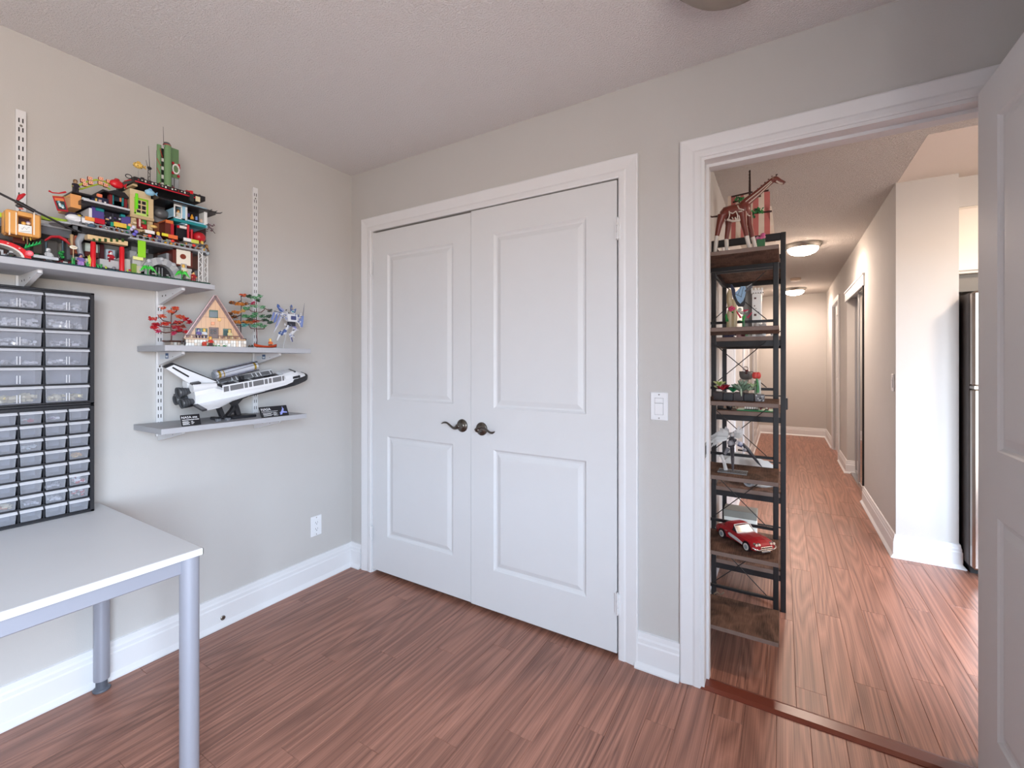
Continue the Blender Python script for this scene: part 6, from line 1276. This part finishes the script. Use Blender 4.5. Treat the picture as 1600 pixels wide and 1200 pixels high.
for (px, py, n, w) in ((1155, 312, 26, .022), (1183, 330, 40, .03), (1176, 336, 12, .012)):
    for k in range(n):
        c = Q(px, py, .98)+Vector((random.uniform(-w, w), random.uniform(-.02, .02), random.uniform(-.012, .012))); M_ = Matrix.Translation(c) @ Matrix.Rotation(random.uniform(0, 6), 4, 'Y') @ Matrix.Rotation(random.uniform(-.6, .6), 4, 'X'); b.prism([(-.009, 0), (0, .004), (.009, 0), (0, -.004)], 'y', -.0008, .0008, P(random.choice([(30, 110, 60), (20, 80, 46), (60, 150, 80)])), M_)
b.build('palm_leaves', t, kind='stuff')
# ---- butterfly on the second board
zt = AZ[4]; yb = .33; D = lambda x7, y7, dy=0: Q(1095+x7/7.5, 390+y7/7.5, yb+dy)
t = thing('toy_butterfly', (2.12, yb, zt), 'light blue toy butterfly on a sandy flower post, second board of the tower shelf', 'toy butterfly')
b = MB(); pts = [D(345, 850), D(340, 760), D(355, 700), D(335, 600), D(335, 520), D(340, 470)]; pts[0].z = zt; b.tube(pts, [.016, .013, .012, .012, .011, .006], 10, P((196, 176, 140))); pts = [D(395, 850), D(405, 720), D(395, 640), D(375, 580)]; pts[0].z = zt; b.tube(pts, [.010, .008, .007, .004], 8, P((206, 188, 150))); b.build('sandy_post', t)
def wing(pts, col, nm, dy=0, th=.004):
    b = MB(); v = [D(*p, dy) for p in pts]; n = len(v); b.add(v+[q+Vector((.001, th, 0)) for q in v], [tuple(range(n)), tuple(range(n, 2*n))[::-1]]+[(i, (i+1) % n, n+(i+1) % n, n+i) for i in range(n)], P(col)); return b.build(nm, t)
wing([(430, 480), (470, 430), (520, 425), (535, 470), (520, 560), (515, 640), (500, 670), (440, 670), (400, 620), (385, 540)], (34, 34, 42), 'lower_wing', .004)
o = wing([(405, 500), (440, 470), (470, 432), (520, 428), (530, 470), (515, 545), (495, 600), (460, 632), (430, 600), (405, 540)], (156, 190, 220), 'blue_wing', -.001)
b = MB()
for a, c_ in (((470, 440), (430, 540)), ((500, 440), (470, 560)), ((405, 520), (480, 555))): b.tube([D(*a, -.002), D(*c_, -.002)], .0009, 5, P((50, 56, 70)))
b.build('wing_vein', o, kind='stuff')
wing([(345, 410), (362, 405), (400, 470), (420, 640), (395, 620), (365, 520)], (38, 44, 74), 'folded_wing', .006)
b = MB(); b.tube([D(520, 490), D(560, 460), D(600, 420)], [.004, .006, .005], 8, P((90, 92, 98))); b.tube([D(600, 420), D(625, 400)], [.0012, .0008], 5, P(BLK)); b.tube([D(540, 440), D(600, 400)], [.004, .002], 6, P((170, 172, 176))); b.build('insect_body', t)
b = MB()
for (x7, y7, x8, y8, r, col) in ((300, 845, 295, 750, .012, (50, 150, 70)), (490, 840, 520, 760, .013, (60, 190, 80)), (320, 845, 310, 800, .008, (40, 130, 60)), (500, 850, 440, 830, .008, (40, 110, 60)), (380, 740, 360, 730, .006, GRN)):
    p = D(x7, y7, -.01); p.z = max(p.z, zt); b.tube([p, p.lerp(D(x8, y8, -.012), .6), D(x8, y8, -.012)], [.004, r*.6, .001], 8, P(col), .5)
b.build('green_leaf', t, kind='stuff')
b = MB()
for (x7, y7) in ((340, 690), (365, 700), (385, 690), (360, 675), (350, 710)): b.ell(D(x7, y7, -.014), .007, .006, .007, P((216, 70, 110)), 8, 6)
b.build('pink_blossom', t)
b = MB()
for a, c_ in (((470, 800), (415, 720)), ((545, 800), (600, 735)), ((500, 720), (560, 705))): b.tube([D(*a, -.005), D(*c_, -.005)], [.005, .002], 6, P((200, 40, 80)))
for (x7, y7) in ((440, 720), (460, 700), (480, 740), (530, 720)): b.ell(D(x7, y7, .02), .008, .008, .008, P((196, 206, 196)), 8, 6)
p = D(500, 780); b.tube([(p.x, p.y, zt), p], .006, 6, P((60, 110, 70))); b.build('magenta_leaf', t)
# ---- white tower model on the bookshelf
zB = BZ[3]; t = thing('toy_tower', (2.18, 1.0, zB), 'white and grey toy castle tower on the bookshelf behind the butterfly', 'toy building')
b = MB(); x0, x1, x2 = Q(1161, 500, 1.0).x, Q(1175, 500, 1.0).x, Q(1190, 500, 1.0).x; z1 = Q(1180, 454, 1.0).z
b.bbox(x0, x1, 1.0, 1.10, zB, z1+.03, P((132, 128, 124)), .002); b.build('grey_wing', t)
b = MB(); b.bbox(x1, x2, .985, 1.08, zB, z1-.02, P((228, 224, 218)), .002); b.bbox(x1-.004, x2+.006, .98, 1.085, z1-.02, z1, P((232, 228, 222)), .002); b.build('white_tower', t)
for k in range(4):
    b = MB(); b.bbox(x1-.004+k*.0165, x1+.006+k*.0165, .98, .992, z1, z1+.012, P((232, 228, 222)), .001); b.build('merlon', t)
b = MB()
for (px, py, w, h_) in ((1180, 466, .010, .010), (1184, 453, .005, .006), (1179, 478, .004, .008), (1185, 488, .007, .006), (1180, 492, .012, .012), (1181, 482, .006, .003)): c = Q(px, py, .984); b.box(c.x-w/2, c.x+w/2, .9835, .9865, c.z-h_/2, c.z+h_/2, P((92, 60, 56)))
for k in range(5): b.box(x1+.006+k*.012, x1+.010+k*.012, .979, .981, z1-.020, z1-.014, P((90, 80, 78)))
b.build('window_slot', t, kind='stuff')
def lump(name, px0, px1, ztop, y, cols, label, cat, n=14, zb=None, sz=.012, group=None):
    b = MB(); x0, x1 = Q(px0, 500, y).x, Q(px1, 500, y).x
    for k in range(n):
        s = sz*random.uniform(.6, 1.2); c = Vector((random.uniform(x0+s*.5, x1-s*.5), y+random.uniform(-.02, .02), zb+s+random.random()*max(0, ztop-zb-2*s)))
        if k % 2: b.ell(c, s, s, s, P(random.choice(cols)), 8, 6)
        else: b.bbox(c.x-s, c.x+s, c.y-s, c.y+s, c.z-s, c.z+s*.8, P(random.choice(cols)), .001)
    b.bbox(x0, x1, y-.022, y+.022, zb, zb+.006, P(cols[0]), .001)
    return b.build(name, None, label, cat, group)
yq = .86
lump('toy_creature', 1132, 1149, zB+.05, yq, [(58, 54, 84), (80, 76, 110), (44, 42, 66)], 'dark violet toy creature on the bookshelf below the butterfly board, far left', 'toy', 16, zB, .016)
lump('toy_creature', 1151, 1164, zB+.045, yq, [(196, 150, 146), (120, 64, 66), (214, 180, 172)], 'pinkish toy creature on the bookshelf just right of the dark violet one', 'toy', 14, zB, .012)
lump('toy_figures', 1165, 1176, zB+.045, yq, [(216, 214, 206), (120, 150, 110), (200, 196, 190)], 'low pale green and white toy on the bookshelf in front of the castle tower', 'toy', 14, zB, .008)
lump('toy_robot', 1178, 1197, zB+.085, yq-.005, [(228, 228, 228), (206, 206, 208), (240, 240, 240)], 'white blocky toy robot on the bookshelf below the butterfly board', 'toy robot', 22, zB, .012)
lump('toy_vehicle', 1200, 1209, zB+.06, yq, [(216, 216, 216), (60, 60, 64), (150, 150, 156)], 'grey and white toy vehicle at the right post of the bookshelf below the butterfly board', 'toy', 12, zB, .008)
# ---- planter of succulents on the third board
zt = AZ[3]; yp = .28; E_ = lambda x8, y8, dy=0: Q(1095+x8/8.571, 540+y8/8.571, yp+dy)
t = thing('succulent_planter', (2.13, yp, zt), 'black tray of toy succulents on the third board of the tower shelf', 'toy plants')
x0, x1 = E_(175, 650).x, E_(720, 650).x; ht = E_(450, 630).z-zt
b = MB(); n = 4
for k in range(n): b.bbox(x0+(x1-x0)*k/n+.0006, x0+(x1-x0)*(k+1)/n-.0006, yp-.024, yp+.05, zt, zt+ht*(.95 if k % 2 else 1.05), P((34, 32, 36) if k % 2 else (48, 38, 40)), .001)
b.build('tray', t, kind='stuff')
b = MB(); xa = E_(855, 650).x; b.bbox(x1+.002, xa, yp-.02, yp+.03, zt, zt+ht*.9, P((120, 118, 122)), .002)
for k in range(14): b.bbox(*(lambda c: (c[0]-.003, c[0]+.003, yp-.023, yp-.019, c[1]-.003, c[1]+.003))((random.uniform(x1+.006, xa-.004), random.uniform(zt+.004, zt+ht*.8))), P(random.choice([(200, 200, 204), (60, 58, 62), (230, 230, 230)])), .0005)
b.build('stone_block', t)
def rosette(c, r, cols, n=12, up=.6, nm='rosette'):
    b = MB()
    for ring in range(2):
        for k in range(n):
            a = 2*PI*k/n+ring*.3; e = up+ring*.5; d = Vector((math.cos(a), math.sin(a)*.7, e)).normalized(); rr = r*(1-.35*ring); b.tube([c, c+d*rr*.6, c+d*rr], [rr*.12, rr*.2, rr*.03], 6, P(random.choice(cols)), .5)
    b.build(nm, t, kind='stuff')
rosette(E_(250, 530), .030, [(196, 206, 120), (216, 222, 160), (150, 180, 90)], 10); rosette(E_(225, 570), .02, [(206, 212, 150)], 8)
rosette(E_(290, 590, -.004), .030, [(150, 24, 44), (120, 16, 36), (180, 50, 60)], 12); rosette(E_(330, 560, .01), .022, [(140, 22, 44)], 10)
rosette(E_(430, 620, -.004), .026, [(30, 110, 70), (50, 140, 80)], 10, .9)
rosette(E_(540, 610, -.006), .048, [(130, 154, 132), (160, 180, 160), (104, 130, 110)], 14, .7, 'aloe'); rosette(E_(560, 560, .0), .035, [(150, 172, 150)], 8, 1.6, 'aloe')
rosette(E_(690, 560, .004), .026, [(190, 210, 160), (210, 224, 186), (150, 180, 120)], 10, .8); rosette(E_(640, 600, 0), .024, [(170, 190, 160)], 10, .5)
b = MB(); c = E_(540, 640, -.026); b.tube([E_(540, 580, -.02), c, E_(545, 680, -.028)], [.003, .004, .002], 6, P((190, 206, 180))); b.build('drooping_leaf', t)
b = MB()
for (px, w, h0) in ((735, .010, 470), (785, .011, 460)): p = E_(px, h0, .012); b.bbox(p.x-w/2, p.x+w/2, yp+.006, yp+.02, zt+ht*.8, p.z, P((222, 222, 214) if px > 750 else (120, 130, 110)), .001)
b.tube([E_(760, 630), E_(765, 560), E_(750, 440)], [.006, .005, .004], 8, P((70, 140, 80))); b.build('white_stem', t)
b = MB(); c = E_(745, 400, .012)
for k in range(7): a = 2*PI*k/7; b.ell(c+Vector((math.cos(a)*.009, math.sin(a)*.008, 0)), .0085, .0075, .0145, P((232, 92, 84) if k % 2 else (222, 76, 72)), 10, 8)
b.build('coral_blossom', t)
t = thing('toy_basket', (Q(1166, 590, .41).x, .41, zt), 'grey round toy pot with dark red berries and ring handle on a pale block', 'toy pot')
c = Q(1166, 590, .41); b = MB(); b.bbox(c.x-.028, c.x+.012, .40, .43, zt, c.z-.006, P((206, 190, 174)), .002); b.build('pale_block', t)
b = MB(); b.lathe([(.018, 0), (.026, .008), (.029, .022), (.029, .036), (.025, .036), (.024, .012), (0, .010)], (c.x, .41, c.z-.008), 20, P((116, 110, 106))); b.build('pot', t)
b = MB()
for k in range(16): a = random.uniform(0, 6.28); r = random.uniform(0, .022); b.ell((c.x+math.cos(a)*r, .41+math.sin(a)*r-.006, c.z+random.uniform(.010, .03)), .0065, .0065, .0065, P(random.choice([(120, 26, 34), (90, 40, 36), (70, 50, 44)])), 8, 6)
b.build('berries', t, kind='stuff')
b = MB(); cc = Q(1165, 576, .41); b.tube([(cc.x+.010*math.cos(2*PI*k/18), cc.y, cc.z+.009*math.sin(2*PI*k/18)) for k in range(19)], .0018, 6, P((150, 130, 124))); b.build('ring_handle', t)
# ---- bookshelf level behind: white lattice house on a green base, flowers, dark toys
zB = BZ[2]; t = thing('toy_house', (2.17, .86, zB), 'white half-timbered toy house on a green base on the bookshelf below the succulents', 'toy building')
b = MB(); x0, x1 = Q(1152, 645, .84).x, Q(1208, 645, .84).x; b.bbox(x0, x1, .80, .92, zB, zB+.006, P((40, 130, 80)), .001); b.build('green_base', t)
xa, xb = Q(1163, 640, .83).x, Q(1185, 640, .83).x; b = MB(); b.bbox(xa, xb, .83, .90, zB+.006, zB+.085, P((70, 48, 44)), .001); b.build('dark_core', t)
for r in range(3):
    for k in range(6):
        w = (xb-xa)/6; b = MB(); b.bbox(xa+k*w+.001, xa+(k+1)*w-.0015, .826, .831, zB+.010+r*.025, zB+.030+r*.025, P((232, 222, 212)), .0008); b.build('plaster_panel', t)
b = MB()
for k in range(30): b.ell((random.uniform(xb+.004, x1-.008), random.uniform(.81, .88), zB+random.uniform(.010, .05)), .006, .006, .006, P(random.choice([(214, 150, 160), (120, 40, 50), (230, 214, 206), (70, 50, 46), (180, 90, 100)])), 8, 6)
b.build('flower_bed', t, kind='stuff')
lump('toy_blocks', 1122, 1143, zB+.075, .84, [(34, 30, 32), (50, 44, 44), (26, 26, 28)], 'black toy cluster at the left end of the bookshelf below the succulents', 'toy', 20, zB, .014)
lump('toy_cottage', 1144, 1151, zB+.07, .84, [(110, 90, 74), (60, 60, 54), (150, 130, 110)], 'small brown toy cottage left of the white half-timbered toy house', 'toy building', 16, zB, .009)
# ---- winged robot on the fourth board
zt = AZ[2]; yr = .30; F_ = lambda x8, y8, dy=0: Q(1095+x8/8.571, 650+y8/8.571, yr+dy)
t = thing('toy_robot', (2.11, yr, zt), 'grey and white winged toy robot on a clear plate, fourth board of the tower shelf', 'toy robot')
b = MB(); c = F_(420, 725); b.bbox(c.x-.055, c.x+.06, yr-.045, yr+.03, zt, zt+.004, CLR, .001); p = F_(430, 620, .01); b.tube([(p.x, yr+.01, zt+.004), p], .003, 8, CLR); b.build('clear_plate', t)
WG = (216, 212, 208); DG = (66, 64, 70); MG = (140, 138, 142)
def lb(b, a, c_, r0, r1, col, d0=0, d1=0): b.cyl(F_(*a, d0), F_(*c_, d1), r0, r1, n=6, m=P(col), smooth=False)
b = MB(); lb(b, (400, 420), (430, 300), .013, .017, DG); lb(b, (370, 370), (440, 350), .012, .012, MG, -.012, -.012); b.ell(F_(395, 365, -.018), .012, .008, .011, P((170, 168, 172)), 8, 6); lb(b, (430, 300), (410, 255), .008, .006, DG); b.build('torso', t)
b = MB(); b.ell(F_(415, 250), .010, .010, .011, P((200, 196, 194)), 10, 6); b.tube([F_(420, 240), F_(440, 205)], [.003, .0006], 5, P((60, 58, 62))); b.build('head', t)
b = MB(); lb(b, (420, 420), (425, 560), .010, .007, DG); 
q = F_(430, 700, 0); q.z = zt+.004; b.cyl(F_(425, 560), q, .008, .004, n=6, m=P((86, 82, 86)), smooth=False); b.build('leg', t)
b = MB(); lb(b, (370, 430), (320, 510), .009, .006, MG); lb(b, (270, 520), (310, 610), .008, .007, (232, 228, 224)); q = F_(335, 700, 0); q.z = zt+.004; b.cyl(F_(310, 610), q, .007, .009, n=6, m=P((226, 222, 218)), smooth=False); b.tube([F_(370, 450), F_(300, 515)], .002, 5, P(BLK)); b.build('leg', t)
b = MB(); lb(b, (460, 360), (520, 350), .009, .010, (226, 222, 220)); lb(b, (500, 370), (560, 400), .012, .010, (90, 96, 130)); b.ell(F_(530, 370, -.01), .010, .008, .009, P((200, 204, 224)), 8, 6); b.build('arm', t)
b = MB(); b.tube([F_(560, 370), F_(620, 440), F_(700, 540), F_(770, 630), F_(825, 690)], [.009, .013, .010, .006, .001], 6, P(DG), .6); lb(b, (575, 440), (600, 470), .010, .008, (150, 150, 156), -.01, -.01); b.build('long_blade', t)
def feather(a, m_, c_, w, col, dy):
    b = MB(); p, q, r = F_(*a, dy), F_(*m_, dy-.004), F_(*c_, dy); d = (r-p).normalized(); n_ = Vector((-d.z, 0, d.x))*w
    vs = [p-n_*.5, p+n_*.5, q+n_, r, q-n_]; b.add(vs+[v+Vector((0, .003, 0)) for v in vs], [(0, 1, 2, 3, 4), (9, 8, 7, 6, 5)]+[(i, (i+1) % 5, 5+(i+1) % 5, 5+i) for i in range(5)], P(col)); b.build('wing_feather', t)
for a, m_, c_, w, col, dy in (((390, 240), (300, 215), (190, 225), .012, WG, .02), ((370, 260), (240, 250), (100, 285), .013, WG, .012), ((360, 285), (220, 285), (85, 325), .011, (200, 196, 192), .006), ((350, 300), (220, 310), (75, 380), .010, (226, 224, 220), 0), ((340, 305), (200, 330), (130, 435), .007, WG, -.004), ((345, 315), (220, 340), (170, 405), .007, (232, 230, 226), -.008), ((360, 220), (340, 190), (330, 140), .012, (206, 202, 200), .024), ((330, 230), (280, 190), (255, 160), .010, WG, .026),
    ((450, 290), (490, 220), (520, 120), .009, WG, .02), ((470, 290), (530, 230), (545, 150), .009, (226, 222, 220), .022), ((440, 280), (465, 220), (470, 180), .008, (196, 192, 190), .014), ((490, 300), (540, 260), (560, 200), .009, WG, .016)): feather(a, m_, c_, w, col, dy)
# ---- white spacecraft on the bookshelf behind it
zB = BZ[1]; t = thing('toy_spacecraft', (2.17, .92, zB), 'flat white toy spacecraft on the bookshelf behind the grey winged robot', 'toy spacecraft')
K = lambda px, py, y=.9: Q(px, py, y)
b = MB()
for pts, dy in (([(1122, 726), (1150, 706), (1178, 712), (1212, 728), (1204, 733), (1160, 728)], 0), ([(1120, 712), (1140, 702), (1170, 716), (1150, 724)], .03), ([(1165, 717), (1200, 720), (1212, 731), (1180, 733)], -.03)):
    v = [K(px, py, .9+dy) for px, py in pts]; n = len(v); b.add(v+[q+Vector((0, .05, -.012)) for q in v], [tuple(range(n)), tuple(range(n, 2*n))[::-1]]+[(i, (i+1) % n, n+(i+1) % n, n+i) for i in range(n)], P((226, 222, 216)))
b.build('upper_hull', t)
b = MB(); v0 = K(1172, 757, .86); v1 = K(1208, 760, .86); b.tube([v0, v0.lerp(v1, .5)+Vector((0, 0, -.006)), v1], [.014, .016, .004], 8, P((220, 218, 214)), .5); b.tube([K(1180, 754, .88), K(1200, 752, .88), K(1206, 745, .88)], [.016, .014, .006], 8, P((206, 204, 202))); b.build('lower_hull', t)
b = MB(); c = K(1170, 757, .84); b.cyl((c.x, .835, max(c.z, zB+.026)), (c.x, .85, max(c.z, zB+.026)), .026, n=20, m=P((150, 150, 152))); b.cyl((c.x, .833, max(c.z, zB+.026)), (c.x, .836, max(c.z, zB+.026)), .014, n=16, m=P((96, 98, 100))); b.build('round_thruster', t)
b = MB(); c = K(1150, 712, .92); b.bbox(c.x-.03, c.x+.03, .927, .962, zB, c.z-.012, P((206, 204, 200)), .003); b.bbox(c.x+.02, c.x+.10, .918, .955, zB+.02, c.z-.02, P((190, 188, 184)), .003); b.build('support_stand', t)
part_ = MB(); p = K(1160, 703, .9); part_.tube([K(1153, 703, .9), K(1168, 705, .9)], .005, 6, P(BLK)); part_.build('cockpit_glass', t)
# ---- red convertible on the fifth board
zt = AZ[1]; fa, ra = Vector((2.186, .262, zt)), Vector((2.080, .371, zt)); ax = (fa-ra).normalized(); sd = Vector((-ax.y, ax.x, 0)); CW = .110; WB = (fa-ra).length
# local frame: u along to the front from the rear axle, v across (0 = near side, CW = far side), z up
MC = Matrix(((ax.x, sd.x, 0, ra.x), (ax.y, sd.y, 0, ra.y), (0, 0, 1, zt), (0, 0, 0, 1)))
C_ = lambda u, v, z: MC @ Vector((u, v, z))
t = thing('toy_car', C_(WB/2, CW/2, 0), 'red classic toy convertible with white side coves on the fifth board of the tower shelf', 'toy car')
CR = mat('red_car_plastic', (178, 36, 44), .28, var=.02); CHR = mat('chrome', (226, 222, 220), .15, .9); 
def cs(u, wi, z0, zs_, zt_, dome):
    m_ = CW/2; h = CW/2-wi; return [C_(u, m_+a, z) for a, z in ((-h*.92, z0), (h*.92, z0), (h, z0+(zs_-z0)*.5), (h*.98, zs_), (h*.80, zt_), (h*.3, zt_+dome), (-h*.3, zt_+dome), (-h*.80, zt_), (-h*.98, zs_), (-h, z0+(zs_-z0)*.5))]
b = MB(); loft(b, [cs(-.052, .012, .022, .034, .040, .002), cs(-.045, .004, .014, .040, .046, .002), cs(-.025, .0, .012, .044, .052, .001), cs(0, .0, .012, .045, .053, 0), cs(.03, .003, .012, .043, .050, 0), cs(.06, .004, .012, .042, .049, 0), cs(.09, .003, .012, .043, .049, .002), cs(WB-.03, .001, .012, .044, .050, .004), cs(WB, .0, .013, .044, .050, .005), cs(WB+.025, .001, .013, .042, .047, .004), cs(WB+.040, .006, .014, .036, .042, .002), cs(WB+.046, .014, .016, .030, .036, .001)], CR, 10); body = b.build('body', t)
for u, v in ((0, -.001), (WB, -.001), (0, CW+.001), (WB, CW+.001)):
    s = 1 if v < CW/2 else -1; a = MB(); M_ = MC @ Matrix.Translation((u, v, 0))
    a.cyl(M_ @ Vector((0, -s*.0006, .019)), M_ @ Vector((0, s*.014, .019)), .0222, n=24, m=P((40, 20, 24))); a.build('wheel_arch', body)
    a = MB(); a.cyl(M_ @ Vector((0, -s*.001, .018)), M_ @ Vector((0, s*.014, .018)), .018, n=24, m=P((26, 26, 28), .6)); w_ = a.build('wheel', t)
    a = MB(); a.cyl(M_ @ Vector((0, -s*.002, .018)), M_ @ Vector((0, s*.002, .018)), .0145, n=24, m=P((226, 222, 212))); a.cyl(M_ @ Vector((0, -s*.003, .018)), M_ @ Vector((0, s*.002, .018)), .009, n=20, m=P((150, 158, 164))); a.build('whitewall', w_)
for v0, v1 in ((-.0012, .003), (CW-.003, CW+.0012)):
    a = MB(); poly = [(.040, .034), (.046, .040), (.075, .037), (.115, .030), (WB-.022, .026), (WB-.024, .018), (.09, .022), (.052, .027)]; a.prism([(p[0], p[1]) for p in poly], 'y', v0, v1, P((228, 222, 222)), MC); a.build('side_cove', t)
    a = MB(); a.bbox(.020, .034, v0, v1, .040, .0425, CHR, .0005, MC); a.build('side_trim', t)
b = MB(); loft(b, [[C_(u, CW/2+a, z) for a, z in ((-w, .049), (w, .049), (w*.9, z1), (w*.55, z1+.004), (-w*.55, z1+.004), (-w*.9, z1))] for u, w, z1 in ((-.012, .040, .052), (.004, .043, .070), (.02, .043, .077), (.045, .042, .079), (.058, .041, .077))], CR, 6); b.build('hard_top', t)
GL = mat('dark_car_glass', (60, 50, 58), .1)
b = MB(); loft(b, [[C_(u, CW/2+a, z) for a, z in ((-w, .050), (w, .050), (w*.9, z1), (-w*.9, z1))] for u, w, z1 in ((.014, .0425, .070), (.058, .0415, .0755), (.082, .043, .0515))], GL, 4); b.build('windshield', t)
b = MB(); 
for s in (-1, 1): b.tube([C_(.086, CW/2+s*.044, .050), C_(.060, CW/2+s*.0395, .078)], .0022, 6, P((236, 226, 222)))
b.tube([C_(.060, CW/2-.0395, .078), C_(.062, CW/2, .081), C_(.060, CW/2+.0395, .078)], .0022, 6, P((236, 226, 222))); b.tube([C_(.086, CW/2-.044, .051), C_(.096, CW/2-.02, .054), C_(.098, CW/2, .0545), C_(.096, CW/2+.02, .054), C_(.086, CW/2+.044, .051)], .003, 6, P((236, 226, 222))); b.build('windshield_frame', t)
for v in (.012, .026, CW-.026, CW-.012):
    a = MB(); a.cyl(C_(WB+.030, v, .039), C_(WB+.0445, v, .0395), .0062, n=14, m=CHR); h = a.build('headlight', t); q = MB(); q.ell(C_(WB+.0445, v, .0395), .0052, .0052, .0052, P((250, 226, 206), .2), 10, 6); q.build('lens', h)
b = MB(); b.bbox(WB+.044, WB+.050, CW/2-.024, CW/2+.024, .016, .032, P((30, 28, 30)), .001, MC)
for z in (.0165, .0235, .0315): b.bbox(WB+.047, WB+.053, CW/2-.026, CW/2+.026, z-.0016, z+.0016, CHR, .0006, MC)
for v in (CW/2-.026, CW/2+.026): b.bbox(WB+.047, WB+.053, v-.0016, v+.0016, .015, .033, CHR, .0006, MC)
b.build('grille', t)
for s in (-1, 1):
    a = MB(); a.tube([C_(WB+.046, CW/2+s*.026, .020), C_(WB+.051, CW/2+s*.036, .019), C_(WB+.047, CW/2+s*.050, .023), C_(WB+.036, CW/2+s*.0555, .027)], .0035, 8, CHR); a.build('front_bumper', t)
b = MB(); b.tube([C_(-.050, .004, .026), C_(-.056, CW/2, .024), C_(-.050, CW-.004, .026)], .003, 8, CHR); b.build('rear_bumper', t)
b = MB(); b.bbox(WB+.048, WB+.051, CW/2-.02, CW/2+.02, .009, .013, P((190, 180, 176)), .0005, MC); b.build('licence_plate', t)
# ---- boxes on the lowest bookshelf board
zB = BZ[0]; b = MB(); x0, x1 = Q(1131, 830, 1.12).x, Q(1182, 830, 1.12).x; z1 = Q(1156, 802, 1.12).z; z2 = Q(1156, 786, 1.22).z
b.bbox(x0, x1, 1.12, 1.24, zB, z1, mat('pale_card', (226, 224, 216), .7, var=.03), .002); o = b.build('storage_box', None, 'pale box with a grey lid on the lowest bookshelf board behind the red car', 'box')
q = MB(); q.bbox(x0-.002, x1+.002, 1.117, 1.243, z1-.03, z1+.012, mat('grey_lid', (140, 138, 130), .7), .002); q.build('lid', o)
b = MB(); x0, x1 = Q(1138, 880, .87).x, Q(1188, 880, .87).x; b.bbox(x0, x1, .84, 1.0, zB, zB+.022, mat('white_card', (232, 232, 230), .6), .001); b.build('flat_box', None, 'flat white box lying on the lowest bookshelf board below the red car', 'box')
b = MB(); p = Q(1128, 921, .50)
b.tube([(2.03, .505, AZ[0]-.016), (2.045, .507, AZ[0]-.002), (2.06, .508, AZ[0]-.012), (2.075, .506, AZ[0]+.004)], .004, 6, mat('beige_cord', (150, 130, 110), .7)); b.build('cable_tie', A)
